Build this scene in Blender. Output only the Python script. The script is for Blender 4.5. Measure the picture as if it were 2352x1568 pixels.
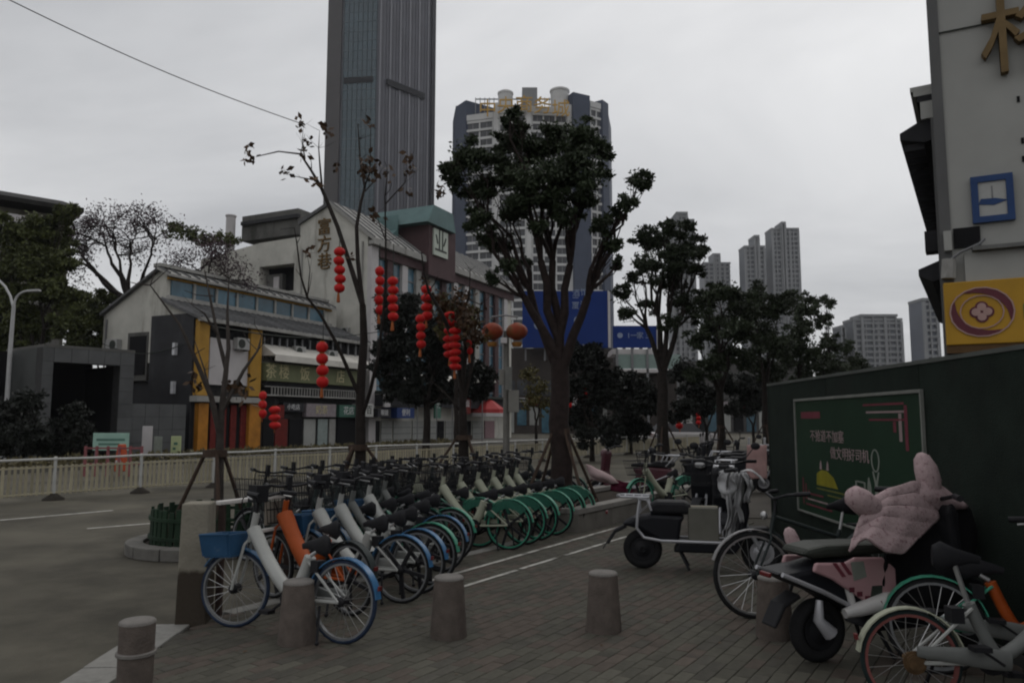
import bpy, math, random
import numpy as np
from mathutils import Vector, Matrix

for _o in list(bpy.data.objects):
    bpy.data.objects.remove(_o)
SC = bpy.context.scene
COL = SC.collection
R = math.radians
V = Vector
rnd = random.Random(11)

# ---------------------------------------------------------------- camera
PITCH = R(5.94)
EYE = V((0, 0, 1.6))
cam_d = bpy.data.cameras.new('camera')
cam_d.sensor_width = 36
cam_d.lens = 26.59
cam_d.clip_end = 6000
cam = bpy.data.objects.new('camera', cam_d)
COL.objects.link(cam)
cam.location = EYE
cam.rotation_euler = (R(90) + PITCH, 0, 0)
SC.camera = cam

# ---------------------------------------------------------------- overcast sky
W = bpy.data.worlds.new('World')
SC.world = W
W.use_nodes = True
nt = W.node_tree
nt.nodes.clear()
def wn(t, **k):
    n = nt.nodes.new(t)
    for a, b in k.items():
        setattr(n, a, b)
    return n
SUN_EL, SUN_ROT = 48, 30
sky = wn('ShaderNodeTexSky', sky_type='NISHITA', sun_disc=False, sun_elevation=R(SUN_EL), sun_rotation=R(SUN_ROT))
tc = wn('ShaderNodeTexCoord')
sep = wn('ShaderNodeSeparateXYZ')
nt.links.new(tc.outputs['Generated'], sep.inputs[0])
up = wn('ShaderNodeMath', operation='MAXIMUM'); up.inputs[1].default_value = 0.0
nt.links.new(sep.outputs['Z'], up.inputs[0])
den = wn('ShaderNodeMath', operation='ADD'); den.inputs[1].default_value = 0.22
nt.links.new(up.outputs[0], den.inputs[0])
flat = wn('ShaderNodeVectorMath', operation='DIVIDE')       # project the direction on a flat cloud deck
cmb = wn('ShaderNodeCombineXYZ')
for i in range(3):
    nt.links.new(den.outputs[0], cmb.inputs[i])
nt.links.new(tc.outputs['Generated'], flat.inputs[0]); nt.links.new(cmb.outputs[0], flat.inputs[1])
nz = wn('ShaderNodeTexNoise'); nz.inputs['Scale'].default_value = 0.8; nz.inputs['Detail'].default_value = 7; nz.inputs['Roughness'].default_value = 0.56
nz.inputs['Distortion'].default_value = 0.4
mpp = wn('ShaderNodeMapping'); mpp.inputs['Location'].default_value = (-1.857, -4.444, -1.248); mpp.inputs['Scale'].default_value = (0.75, 1.25, 1.0)
nt.links.new(flat.outputs[0], mpp.inputs['Vector']); nt.links.new(mpp.outputs[0], nz.inputs['Vector'])
mr = wn('ShaderNodeMapRange'); mr.inputs['From Min'].default_value = 0.3; mr.inputs['From Max'].default_value = 0.7
mr.inputs['To Min'].default_value = 0.72; mr.inputs['To Max'].default_value = 1.14
nt.links.new(nz.outputs['Fac'], mr.inputs['Value'])
grad = wn('ShaderNodeMath', operation='MULTIPLY_ADD'); grad.inputs[1].default_value = 0.45; grad.inputs[2].default_value = 0.92
nt.links.new(up.outputs[0], grad.inputs[0])
lum = wn('ShaderNodeMath', operation='MULTIPLY')
nt.links.new(mr.outputs[0], lum.inputs[0]); nt.links.new(grad.outputs[0], lum.inputs[1])
cc = wn('ShaderNodeMix', data_type='RGBA'); cc.inputs['A'].default_value = (6.3, 6.42, 6.7, 1); cc.inputs['B'].default_value = (7.3, 7.25, 7.15, 1)
nt.links.new(nz.outputs['Fac'], cc.inputs['Factor'])
mul = wn('ShaderNodeVectorMath', operation='SCALE')
nt.links.new(cc.outputs['Result'], mul.inputs[0]); nt.links.new(lum.outputs[0], mul.inputs['Scale'])
mx = wn('ShaderNodeMix', data_type='RGBA'); mx.inputs['Factor'].default_value = 0.95
nt.links.new(sky.outputs[0], mx.inputs['A']); nt.links.new(mul.outputs[0], mx.inputs['B'])
bg = wn('ShaderNodeBackground'); bg.inputs['Strength'].default_value = 0.1
nt.links.new(mx.outputs['Result'], bg.inputs['Color'])
wo = wn('ShaderNodeOutputWorld')
nt.links.new(bg.outputs[0], wo.inputs['Surface'])

sun_d = bpy.data.lights.new('sun', 'SUN')
sun_d.energy = 0.5
sun_d.angle = R(40)
sun_d.color = (1.0, 0.96, 0.9)
sun = bpy.data.objects.new('sun', sun_d)
COL.objects.link(sun)
sun.location = (10, 10, 60)
_a, _e = R(SUN_ROT), R(SUN_EL)
_sd = V((math.sin(_a) * math.cos(_e), math.cos(_a) * math.cos(_e), math.sin(_e)))
sun.rotation_euler = (-_sd).to_track_quat('-Z', 'Y').to_euler()

vs = SC.view_settings
vs.view_transform = 'Standard'
vs.look = 'None'
vs.exposure = 0.0
vs.gamma = 1.0
vs.use_curve_mapping = False
SC.cycles.pixel_filter_type = 'BLACKMAN_HARRIS'
SC.cycles.filter_width = 2.1

# ---------------------------------------------------------------- measuring: a point of the picture (2352 wide) to a place
FPX, CX, CY = 1737.0, 1176.0, 784.0
def ray(x, y):
    a, b = (x - CX) / FPX, (CY - y) / FPX
    return V((a, math.cos(PITCH) - b * math.sin(PITCH), math.sin(PITCH) + b * math.cos(PITCH)))
def at(x, y, Y):
    r = ray(x, y)
    return EYE + r * (Y / r.y)
def gp(x, y, z=0.0):
    r = ray(x, y)
    return EYE + r * ((z - EYE.z) / r.z)

# ---------------------------------------------------------------- materials
MATS = {}
def mat(name, col, rough=0.65, var=0.18, scale=6.0, metal=0.0, bump=0.0, bscale=None, rand=0.0, emit=None, stain=None, trans=0.0, detail=4):
    if name in MATS:
        return MATS[name]
    m = bpy.data.materials.new(name)
    m.use_nodes = True
    t = m.node_tree
    p = t.nodes['Principled BSDF']
    p.inputs['Roughness'].default_value = rough
    p.inputs['Metallic'].default_value = metal
    p.inputs['Specular IOR Level'].default_value = 0.5 if rough < 0.45 else 0.18
    co = t.nodes.new('ShaderNodeTexCoord')
    n = t.nodes.new('ShaderNodeTexNoise')
    n.inputs['Scale'].default_value = scale
    n.inputs['Detail'].default_value = detail
    n.inputs['Roughness'].default_value = 0.6
    t.links.new(co.outputs['Object'], n.inputs['Vector'])
    mr_ = t.nodes.new('ShaderNodeMapRange')
    mr_.inputs['From Min'].default_value = 0.28; mr_.inputs['From Max'].default_value = 0.72
    mr_.inputs['To Min'].default_value = 1 - var; mr_.inputs['To Max'].default_value = 1 + var
    t.links.new(n.outputs['Fac'], mr_.inputs['Value'])
    last = mr_.outputs[0]
    if rand:
        oi = t.nodes.new('ShaderNodeObjectInfo')
        r2 = t.nodes.new('ShaderNodeMapRange')
        r2.inputs['To Min'].default_value = 1 - rand; r2.inputs['To Max'].default_value = 1 + rand
        t.links.new(oi.outputs['Random'], r2.inputs['Value'])
        mm = t.nodes.new('ShaderNodeMath'); mm.operation = 'MULTIPLY'
        t.links.new(last, mm.inputs[0]); t.links.new(r2.outputs[0], mm.inputs[1])
        last = mm.outputs[0]
    sc = t.nodes.new('ShaderNodeVectorMath'); sc.operation = 'SCALE'
    sc.inputs[0].default_value = col[:3]
    t.links.new(last, sc.inputs['Scale'])
    out = sc.outputs[0]
    if stain:                                   # (colour, noise scale, threshold, z stretch): weather marks with a shape of their own
        scol, ss, th, zst = stain
        mp = t.nodes.new('ShaderNodeMapping'); mp.inputs['Scale'].default_value = (1, 1, zst)
        t.links.new(co.outputs['Object'], mp.inputs['Vector'])
        n2 = t.nodes.new('ShaderNodeTexNoise'); n2.inputs['Scale'].default_value = ss; n2.inputs['Detail'].default_value = 6; n2.inputs['Roughness'].default_value = 0.65
        t.links.new(mp.outputs[0], n2.inputs['Vector'])
        r3 = t.nodes.new('ShaderNodeMapRange'); r3.inputs['From Min'].default_value = th; r3.inputs['From Max'].default_value = th + 0.16
        t.links.new(n2.outputs['Fac'], r3.inputs['Value'])
        mxx = t.nodes.new('ShaderNodeMix'); mxx.data_type = 'RGBA'
        t.links.new(r3.outputs[0], mxx.inputs['Factor'])
        t.links.new(out, mxx.inputs['A']); mxx.inputs['B'].default_value = (*scol, 1)
        out = mxx.outputs['Result']
    t.links.new(out, p.inputs['Base Color'])
    if bump:
        nb = t.nodes.new('ShaderNodeTexNoise'); nb.inputs['Scale'].default_value = bscale or scale * 6; nb.inputs['Detail'].default_value = 4
        t.links.new(co.outputs['Object'], nb.inputs['Vector'])
        b = t.nodes.new('ShaderNodeBump'); b.inputs['Strength'].default_value = bump; b.inputs['Distance'].default_value = 0.02
        t.links.new(nb.outputs['Fac'], b.inputs['Height'])
        t.links.new(b.outputs[0], p.inputs['Normal'])
    if emit:
        p.inputs['Emission Color'].default_value = (*emit[:3], 1); p.inputs['Emission Strength'].default_value = emit[3]
    if trans:
        p.inputs['Transmission Weight'].default_value = trans
    MATS[name] = m
    return m

# ---------------------------------------------------------------- mesh building
ORG = {}
MESHES = {}
class MB:
    def __init__(s):
        s.v, s.f, s.mi = [], [], []
    def add(s, vs_, fs, mi=0):
        o = len(s.v)
        s.v += [tuple(a) for a in vs_]
        s.f += [tuple(o + i for i in f) for f in fs]
        s.mi += [mi] * len(fs)
        return s
    BF = [(0, 3, 2, 1), (4, 5, 6, 7), (0, 1, 5, 4), (1, 2, 6, 5), (2, 3, 7, 6), (3, 0, 4, 7)]
    def hexa(s, p, mi=0):
        return s.add(p, MB.BF, mi)
    def box(s, x0, x1, y0, y1, z0, z1, M=None, mi=0):
        p = [V((x0, y0, z0)), V((x1, y0, z0)), V((x1, y1, z0)), V((x0, y1, z0)), V((x0, y0, z1)), V((x1, y0, z1)), V((x1, y1, z1)), V((x0, y1, z1))]
        if M is not None:
            p = [M @ q for q in p]
        return s.hexa(p, mi)
    def bar(s, a, b, w, h=None, mi=0, upv=V((0, 0, 1))):
        """a rectangular bar from a to b, w wide and h deep"""
        a, b = V(a), V(b); h = h or w
        d = (b - a).normalized()
        x = d.cross(upv)
        if x.length < 1e-4:
            x = d.cross(V((0, 1, 0)))
        x.normalize(); y = x.cross(d)
        x *= w / 2; y *= h / 2
        p = [a - x - y, a + x - y, a + x + y, a - x + y, b - x - y, b + x - y, b + x + y, b - x + y]
        return s.hexa(p, mi)
    def tube(s, pts, r, n=6, mi=0, cap=True, sq=1.0):
        pts = [V(p) for p in pts]
        rs = r if isinstance(r, (list, tuple)) else [r] * len(pts)
        o = len(s.v)
        prev = None
        for i, p in enumerate(pts):
            d = (pts[min(i + 1, len(pts) - 1)] - pts[max(i - 1, 0)])
            if d.length < 1e-6:
                d = V((0, 0, 1))
            d.normalize()
            if prev is None:
                x = d.cross(V((0, 1, 0)) if abs(d.y) < 0.9 else V((1, 0, 0)))
            else:
                x = prev - d * prev.dot(d)
            x.normalize(); prev = x
            y = d.cross(x)
            for k in range(n):
                a = 2 * math.pi * k / n
                s.v.append(tuple(p + (x * math.cos(a) + y * math.sin(a) * sq) * rs[i]))
        for i in range(len(pts) - 1):
            for k in range(n):
                k2 = (k + 1) % n
                s.f.append((o + i * n + k, o + i * n + k2, o + (i + 1) * n + k2, o + (i + 1) * n + k)); s.mi.append(mi)
        if cap:
            s.f.append(tuple(o + k for k in range(n))[::-1]); s.mi.append(mi)
            e = o + (len(pts) - 1) * n
            s.f.append(tuple(e + k for k in range(n))); s.mi.append(mi)
        return s
    def lathe(s, prof, n=16, M=None, mi=0):
        """prof: (radius, z) from bottom to top; closed by caps"""
        o = len(s.v)
        for r, z in prof:
            for k in range(n):
                a = 2 * math.pi * k / n
                p = V((r * math.cos(a), r * math.sin(a), z))
                s.v.append(tuple(M @ p if M is not None else p))
        for i in range(len(prof) - 1):
            for k in range(n):
                k2 = (k + 1) % n
                s.f.append((o + i * n + k, o + i * n + k2, o + (i + 1) * n + k2, o + (i + 1) * n + k)); s.mi.append(mi)
        s.f.append(tuple(o + k for k in range(n))[::-1]); s.mi.append(mi)
        e = o + (len(prof) - 1) * n
        s.f.append(tuple(e + k for k in range(n))); s.mi.append(mi)
        return s
    def ball(s, c, rx, ry=None, rz=None, n=10, m=7, mi=0, M=None):
        ry = ry or rx; rz = rz or rx
        prof = []
        o = len(s.v); c = V(c)
        for i in range(m + 1):
            t = math.pi * (i + 0.02) / (m + 0.04)
            for k in range(n):
                a = 2 * math.pi * k / n
                p = V((rx * math.sin(t) * math.cos(a), ry * math.sin(t) * math.sin(a), -rz * math.cos(t)))
                s.v.append(tuple(c + (M @ p if M is not None else p)))
        for i in range(m):
            for k in range(n):
                k2 = (k + 1) % n
                s.f.append((o + i * n + k, o + i * n + k2, o + (i + 1) * n + k2, o + (i + 1) * n + k)); s.mi.append(mi)
        s.f.append(tuple(o + k for k in range(n))[::-1]); s.mi.append(mi)
        s.f.append(tuple(o + m * n + k for k in range(n))); s.mi.append(mi)
        return s
    def prism(s, poly, fn, d0, d1, mi=0):
        """poly in (a,b); fn(a,b,d) -> point"""
        n = len(poly)
        p = [fn(a, b, d0) for a, b in poly] + [fn(a, b, d1) for a, b in poly]
        fs = [tuple(range(n))[::-1], tuple(range(n, 2 * n))] + [(i, (i + 1) % n, n + (i + 1) % n, n + i) for i in range(n)]
        return s.add(p, fs, mi)
    def ring(s, c, R0, R1, w, a0=0, a1=2 * math.pi, n=28, mi=0):
        """annulus in the xz plane, w wide along y, angles a0..a1"""
        c = V(c); full = abs(a1 - a0 - 2 * math.pi) < 1e-6
        o = len(s.v); N = n if full else n + 1
        for i in range(N):
            a = a0 + (a1 - a0) * i / n
            for rr, yy in ((R0, -w / 2), (R1, -w / 2), (R1, w / 2), (R0, w / 2)):
                s.v.append(tuple(c + V((rr * math.cos(a), yy, rr * math.sin(a)))))
        for i in range(n):
            j = (i + 1) % N
            for k in range(4):
                k2 = (k + 1) % 4
                s.f.append((o + i * 4 + k, o + j * 4 + k, o + j * 4 + k2, o + i * 4 + k2)); s.mi.append(mi)
        if not full:
            s.f.append((o, o + 1, o + 2, o + 3)); s.mi.append(mi)
            e = o + n * 4
            s.f.append((e + 3, e + 2, e + 1, e)); s.mi.append(mi)
        return s
    def torus(s, c, R_, r, n=30, m=7, mi=0):
        c = V(c); o = len(s.v)
        for i in range(n):
            a = 2 * math.pi * i / n
            for k in range(m):
                b = 2 * math.pi * k / m
                q = R_ + r * math.cos(b)
                s.v.append(tuple(c + V((q * math.cos(a), r * math.sin(b), q * math.sin(a)))))
        for i in range(n):
            for k in range(m):
                i2, k2 = (i + 1) % n, (k + 1) % m
                s.f.append((o + i * m + k, o + i2 * m + k, o + i2 * m + k2, o + i * m + k2)); s.mi.append(mi)
        return s
    def mesh(s, name, mats, off=None, smooth=None):
        me = bpy.data.meshes.new(name)
        vv = s.v if off is None else [(a - off[0], b - off[1], c - off[2]) for a, b, c in s.v]
        me.from_pydata(vv, [], s.f)
        for m in (mats if isinstance(mats, (list, tuple)) else [mats]):
            me.materials.append(m)
        if any(s.mi):
            me.polygons.foreach_set('material_index', s.mi)
        if smooth is not None:
            me.polygons.foreach_set('use_smooth', [True] * len(me.polygons))
            me.set_sharp_from_angle(angle=R(smooth))
        me.update()
        return me
    def build(s, name, mats, parent=None, world=True, smooth=None, bevel=0.0, kind=None):
        off = ORG.get(parent.name) if (world and parent is not None) else None
        o = bpy.data.objects.new(name, s.mesh(name, mats, off, smooth))
        COL.objects.link(o)
        if parent is not None:
            o.parent = parent
            if parent.name in ORG:
                ORG[o.name] = ORG[parent.name]
        if bevel:
            b = o.modifiers.new('soft', 'BEVEL'); b.width = bevel; b.segments = 2; b.limit_method = 'ANGLE'; b.angle_limit = R(35)
        if kind:
            o['kind'] = kind
        return o

def obj(name, me, parent=None, loc=None, M=None):
    o = bpy.data.objects.new(name, me)
    COL.objects.link(o)
    if parent is not None:
        o.parent = parent
        if parent.name in ORG:
            ORG[o.name] = ORG[parent.name]
    if M is not None:
        o.matrix_local = M
    elif loc is not None:
        o.location = loc
    return o
def tag(o, label, cat, group=None):
    o['label'] = label; o['category'] = cat
    if group:
        o['group'] = group
    return o
def thing(name, label, cat, loc=(0, 0, 0), rz=0.0, group=None):
    o = bpy.data.objects.new(name, None)
    o.empty_display_size = 0.2
    COL.objects.link(o)
    o.location = loc; o.rotation_euler = (0, 0, rz)
    ORG[o.name] = tuple(loc)
    return tag(o, label, cat, group)
def dup(root, loc, rz, label, group=None, tilt=0.0):
    r = root.copy(); COL.objects.link(r)
    r.location = loc; r.rotation_euler = (tilt, 0, rz)
    r['label'] = label
    if group:
        r['group'] = group
    for ch in root.children:
        c = ch.copy(); COL.objects.link(c); c.parent = r
        for g in ch.children:
            d = g.copy(); COL.objects.link(d); d.parent = c
    return r
def struct(o):
    o['kind'] = 'structure'
    return o

class Frame:
    """a facade: p0 on the ground, u along it, n out of it"""
    def __init__(s, p0, u, n):
        s.p0 = V((p0[0], p0[1], 0)); s.u = V((u[0], u[1], 0)).normalized(); s.n = V((n[0], n[1], 0)).normalized()
    def pt(s, a, z, d=0.0):
        return s.p0 + s.u * a + s.n * d + V((0, 0, z))
    def px(s, x, y, d=0.0):
        r = ray(x, y); p = s.p0 + s.n * d
        t = (p - EYE).dot(s.n) / r.dot(s.n)
        q = EYE + r * t
        return (q - s.p0).dot(s.u), q.z
    def box(s, mb, a0, a1, z0, z1, d0, d1, mi=0):
        p = [s.pt(a0, z0, d1), s.pt(a1, z0, d1), s.pt(a1, z0, d0), s.pt(a0, z0, d0), s.pt(a0, z1, d1), s.pt(a1, z1, d1), s.pt(a1, z1, d0), s.pt(a0, z1, d0)]
        return mb.hexa(p, mi)
    def M(s, a, z, d):
        m = Matrix((s.u, V((0, 0, 1)), s.n)).transposed().to_4x4()
        m.translation = s.pt(a, z, d)
        return m

def fbox(fr, name, m, parent, a0, a1, z0, z1, d0, d1, bevel=0.0):
    mb = MB(); fr.box(mb, a0, a1, z0, z1, d0, d1)
    return mb.build(name, m, parent, bevel=bevel)
def pxbox(fr, name, m, parent, x0, x1, y0, y1, d0, d1, bevel=0.0):
    """box on a facade whose corners are read at the picture's (x0,y0 top) (x1,y1 bottom)"""
    xm, ym = (x0 + x1) / 2, (y0 + y1) / 2
    a0, a1 = fr.px(x0, ym, d1)[0], fr.px(x1, ym, d1)[0]
    z1, z0 = fr.px(xm, y0, d1)[1], fr.px(xm, y1, d1)[1]
    return fbox(fr, name, m, parent, min(a0, a1), max(a0, a1), z0, z1, d0, d1, bevel)

def text(name, s, size, m, M, parent, ext=0.01, sx=1.0):
    cu = bpy.data.curves.new(name, 'FONT')
    cu.body = s; cu.size = size; cu.extrude = ext; cu.align_x = 'CENTER'; cu.align_y = 'CENTER'; cu.resolution_u = 2
    t = bpy.data.objects.new('lettering_source', cu)
    COL.objects.link(t)
    dg = bpy.context.evaluated_depsgraph_get()
    me = bpy.data.meshes.new_from_object(t.evaluated_get(dg))
    bpy.data.objects.remove(t); bpy.data.curves.remove(cu)
    me.materials.clear(); me.materials.append(m)
    me.transform(M @ Matrix.Diagonal((sx, 1, 1, 1)))
    off = ORG.get(parent.name) if parent is not None else None
    if off:
        me.transform(Matrix.Translation(-V(off)))
    return obj(name, me, parent)

def leaves(name, pts, size, m, parent, seed=1, flat=0.55, asp=0.5):
    """one crown: a small leaf-shaped face at every point"""
    rs = np.random.RandomState(seed)
    P = np.asarray(pts, dtype=np.float64); n = len(P)
    off = ORG.get(parent.name) if parent is not None else None
    if off is not None:
        P = P - np.array(off)
    d = rs.normal(size=(n, 3)); d[:, 2] -= 0.25; d /= np.linalg.norm(d, axis=1)[:, None]
    q = rs.normal(size=(n, 3)); q[:, 2] *= flat
    w = np.cross(d, q); w /= (np.linalg.norm(w, axis=1)[:, None] + 1e-9)
    L = size * rs.uniform(0.6, 1.35, size=(n, 1))
    v = np.empty((n, 4, 3))
    v[:, 0] = P; v[:, 1] = P + d * L * 0.5 + w * L * asp * 0.5; v[:, 2] = P + d * L; v[:, 3] = P + d * L * 0.5 - w * L * asp * 0.5
    me = bpy.data.meshes.new(name)
    me.vertices.add(n * 4); me.vertices.foreach_set('co', v.reshape(-1))
    me.loops.add(n * 4); me.loops.foreach_set('vertex_index', np.arange(n * 4, dtype=np.int32))
    me.polygons.add(n); me.polygons.foreach_set('loop_start', np.arange(0, n * 4, 4, dtype=np.int32))
    me.materials.append(m)
    me.update(calc_edges=True)
    return obj(name, me, parent)

def clump_points(lobes, per_m3, seed, sub=16):
    """leaf positions: every lobe (x,y,z,r) breaks up in smaller sprays with gaps between"""
    rs = np.random.RandomState(seed)
    out = []
    for x, y, z, r in lobes:
        ns = max(5, int(sub * (0.55 + r)))
        nl = max(14, int(per_m3 * r ** 2.2 / ns))
        for _ in range(ns):
            d = rs.normal(size=3); d /= np.linalg.norm(d)
            c = np.array([x, y, z]) + d * r * rs.uniform(0.15, 1.12) * np.array([1, 1, 0.9])
            rr = r * rs.uniform(0.12, 0.34)
            k = int(nl * rs.uniform(0.4, 1.5) * (rr / (0.23 * r)) ** 1.5)
            g = rs.normal(size=(k, 3)); g /= (np.linalg.norm(g, axis=1)[:, None] + 1e-9)
            out.append(c + g * rr * rs.uniform(0.1, 1.0, size=(k, 1)) ** 0.7 * np.array([1.25, 1.25, 0.65]))
        k = int(per_m3 * r ** 2.2 * 0.12)
        g = rs.normal(size=(k, 3)); g = g / np.linalg.norm(g, axis=1)[:, None] * r * rs.uniform(0.1, 0.95, size=(k, 1))
        out.append(np.array([x, y, z]) + g)
    return np.concatenate(out)

def wiggle(a, b, n, amp, rr):
    a, b = V(a), V(b); L = (b - a).length
    out = [a]
    for i in range(1, n):
        t = i / n
        out.append(a.lerp(b, t) + V((rr.uniform(-1, 1), rr.uniform(-1, 1), rr.uniform(-0.6, 0.6))) * amp * L)
    out.append(b)
    return out
def ordinal(i):
    return ['first', 'second', 'third', 'fourth', 'fifth', 'sixth', 'seventh', 'eighth', 'ninth', 'tenth', 'eleventh', 'twelfth', 'thirteenth', 'fourteenth'][i]
ROADDIR = V((0.55, 0.835, 0)).normalized()
ROADLEFT = V((-0.835, 0.55, 0)).normalized()
# ================================================================ ground, road, pavement
M_road = mat('asphalt', (0.083, 0.076, 0.059), 0.85, 0.36, 0.6, bump=0.6, bscale=70, stain=((0.044, 0.04, 0.031), 0.4, 0.48, 1), detail=8)
M_bed = mat('joint_sand', (0.05, 0.046, 0.038), 0.95, 0.2, 8)
M_pav_far = mat('paving_far', (0.058, 0.052, 0.044), 0.85, 0.22, 1.2, bump=0.3, bscale=25, detail=8)
M_pav = [mat('paver_grey', (0.074, 0.07, 0.056), 0.85, 0.2, 9, bump=0.4, bscale=90, rand=0.2, stain=((0.044, 0.041, 0.034), 1.1, 0.5, 1)),
         mat('paver_red', (0.078, 0.064, 0.053), 0.85, 0.2, 9, bump=0.4, bscale=90, rand=0.15, stain=((0.052, 0.046, 0.041), 6, 0.55, 1)),
         mat('paver_dark', (0.063, 0.059, 0.049), 0.85, 0.2, 9, bump=0.4, bscale=90, rand=0.15)]
M_line = mat('worn_white_paint', (0.36, 0.35, 0.32), 0.8, 0.25, 9, stain=((0.1, 0.095, 0.088), 5, 0.5, 1))
M_kerb = mat('kerb_granite', (0.2, 0.195, 0.18), 0.8, 0.15, 14, bump=0.3, stain=((0.11, 0.1, 0.09), 3, 0.58, 1), rand=0.1)

mb = MB()
mb.add([(-1300, -300, 0), (1300, -300, 0), (1300, 1500, 0), (-1300, 1500, 0)], [(0, 1, 2, 3)])
struct(mb.build('road', M_road))

KERB = [V((-2.45, 1.0, 0)), V((-2.64, 4.6, 0)), V((-2.62, 6.4, 0))]
POST = V((-2.5, 6.15, 0))
def left_edge_x(y):
    if y < 6.2:
        return -2.45 - 0.04 * (y - 1.0)
    return -2.62 + (y - 6.2) * 0.55 / 0.835
pave = struct(bpy.data.objects.new('pavement', None)); COL.objects.link(pave); ORG[pave.name] = (0, 0, 0)
mb = MB()
far_l = POST + ROADDIR * 75
mb.prism([(-2.45, 0.5), (-2.62, 6.2), (far_l.x - 0.1, far_l.y), (far_l.x + 22, far_l.y), (14, 0.5)], lambda a, b, d: V((a, b, d)), 0.003, 0.012)
mb.build('paving_bed', M_bed, pave)
PAV_END = 12.5
mb = MB()
x_end = left_edge_x(PAV_END)
mb.prism([(x_end, PAV_END), (far_l.x - 0.1, far_l.y), (far_l.x + 22, far_l.y), (14, PAV_END)], lambda a, b, d: V((a, b, d)), 0.015, 0.028)
mb.build('paving_sheet', M_pav_far, pave)
# running-bond pavers laid along the road
cells = []
for i in range(-60, 190):
    for j in range(-70, 90):
        a = i * 0.2 + (0.1 if j % 2 else 0)
        p = ROADDIR * a - ROADLEFT * (j * 0.1) + V((-1.0, 5.0, 0))
        if not (2.6 < p.y < PAV_END) or p.x < left_edge_x(p.y) + 0.17 or p.x > 3.35 + (0.3 if p.y > 10.1 else 0):
            continue
        if abs(p.x) > p.y * 0.72 + 0.2:
            continue
        cells.append((p.length, p, rnd.random()))
cells.sort(key=lambda c: c[0] if c[1].y > 4.0 else 99)
def paver_mesh(k):
    m_ = MB(); w, l, h, c = 0.0484, 0.0983, 0.02, 0.004
    lo = [(-l, -w, 0), (l, -w, 0), (l, w, 0), (-l, w, 0)]
    mid = [(x, y, h - c) for x, y, _ in lo]
    hi = [(x - math.copysign(c, x), y - math.copysign(c, y), h) for x, y, _ in lo]
    m_.add(lo + mid + hi, [(i, (i + 1) % 4, 4 + (i + 1) % 4, 4 + i) for i in range(4)] + [(4 + i, 4 + (i + 1) % 4, 8 + (i + 1) % 4, 8 + i) for i in range(4)] + [(8, 9, 10, 11)])
    return m_
PV = [paver_mesh(k).mesh('paver', M_pav[k]) for k in range(3)]
pv_all = paver_mesh(0)
rz_road = math.atan2(ROADDIR.y, ROADDIR.x)
rest = MB()
for n_, (dist, p, q) in enumerate(cells):
    patch = math.sin(p.x * 1.3 + 0.5) * math.cos(p.y * 0.9) + 0.4 * math.sin(p.x * 3.1 + p.y * 2.3)
    k = 1 if q < 0.25 + 0.3 * max(0, patch) else (2 if q > 0.82 else 0)
    z = 0.011 + rnd.uniform(-0.0015, 0.0015)
    tx, ty = rnd.gauss(0, 0.008), rnd.gauss(0, 0.006)
    Mx = Matrix.Translation((p.x, p.y, z)) @ Matrix.Rotation(rz_road + rnd.gauss(0, 0.008), 4, 'Z') @ Matrix.Rotation(tx, 4, 'X') @ Matrix.Rotation(ty, 4, 'Y')
    if n_ < 300:
        obj('paver', PV[k], pave, M=Mx)
    else:
        rest.add([Mx @ V(v) for v in pv_all.v], pv_all.f, k)
rest.build('paver_field', M_pav, pave, kind='stuff')
# painted parking lines
def ground_strip(name, a, b, w, z, m, parent, gaps=()):
    m_ = MB()
    d = (b - a).normalized(); nn = V((-d.y, d.x, 0)) * w / 2
    L = (b - a).length
    cuts = [0.0]
    for g0, g1 in gaps:
        cuts += [g0, g1]
    cuts.append(L)
    for i in range(0, len(cuts), 2):
        steps = max(1, int((cuts[i + 1] - cuts[i]) / 0.25))
        pts = [a + d * (cuts[i] + (cuts[i + 1] - cuts[i]) * t / steps) for t in range(steps + 1)]
        vv = []
        for p in pts:
            j1, j2 = rnd.uniform(0.9, 1.08), rnd.uniform(0.9, 1.08)
            vv += [p - nn * j1 + V((0, 0, z)), p + nn * j2 + V((0, 0, z))]
        m_.add(vv, [(2 * t, 2 * t + 2, 2 * t + 3, 2 * t + 1) for t in range(steps)])
    return m_.build(name, m, parent)
ground_strip('painted_line', gp(985, 1342), gp(1460, 1204), 0.06, 0.037, M_line, pave)
ground_strip('painted_line', gp(1048, 1360), gp(1440, 1237), 0.055, 0.037, M_line, pave, gaps=((1.05, 1.12), (1.9, 2.1)))
kb = struct(bpy.data.objects.new('kerb', None)); COL.objects.link(kb); ORG[kb.name] = (0, 0, 0)
def kerb_run(a, b, step, w):
    d = (b - a).normalized(); nn = V((-d.y, d.x, 0)); L = (b - a).length; t = 0
    while t < L - 0.05:
        l = min(step * rnd.uniform(0.97, 1.03), L - t)
        m_ = MB()
        Mx = Matrix((d, nn, V((0, 0, 1)))).transposed().to_4x4(); Mx.translation = a + d * t
        m_.box(0.004, l - 0.004, -w / 2, w / 2, 0, 0.036 + rnd.uniform(-0.003, 0.003), Mx)
        m_.build('kerb_stone', M_kerb, kb, bevel=0.008)
        t += l
kerb_run(V((-2.46, 2.6, 0)), V((-2.64, 6.05, 0)), 0.8, 0.3)
kerb_run(POST + ROADDIR * 0.3, POST + ROADDIR * 16, 0.8, 0.16)
# road markings seen left of the tree pit
rm = struct(bpy.data.objects.new('road_marking', None)); COL.objects.link(rm); ORG[rm.name] = (0, 0, 0)
ground_strip('lane_line', gp(200, 1214), gp(420, 1196), 0.1, 0.006, M_line, rm)
ground_strip('lane_line', gp(-60, 1200), gp(260, 1172), 0.12, 0.006, M_line, rm)

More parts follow.
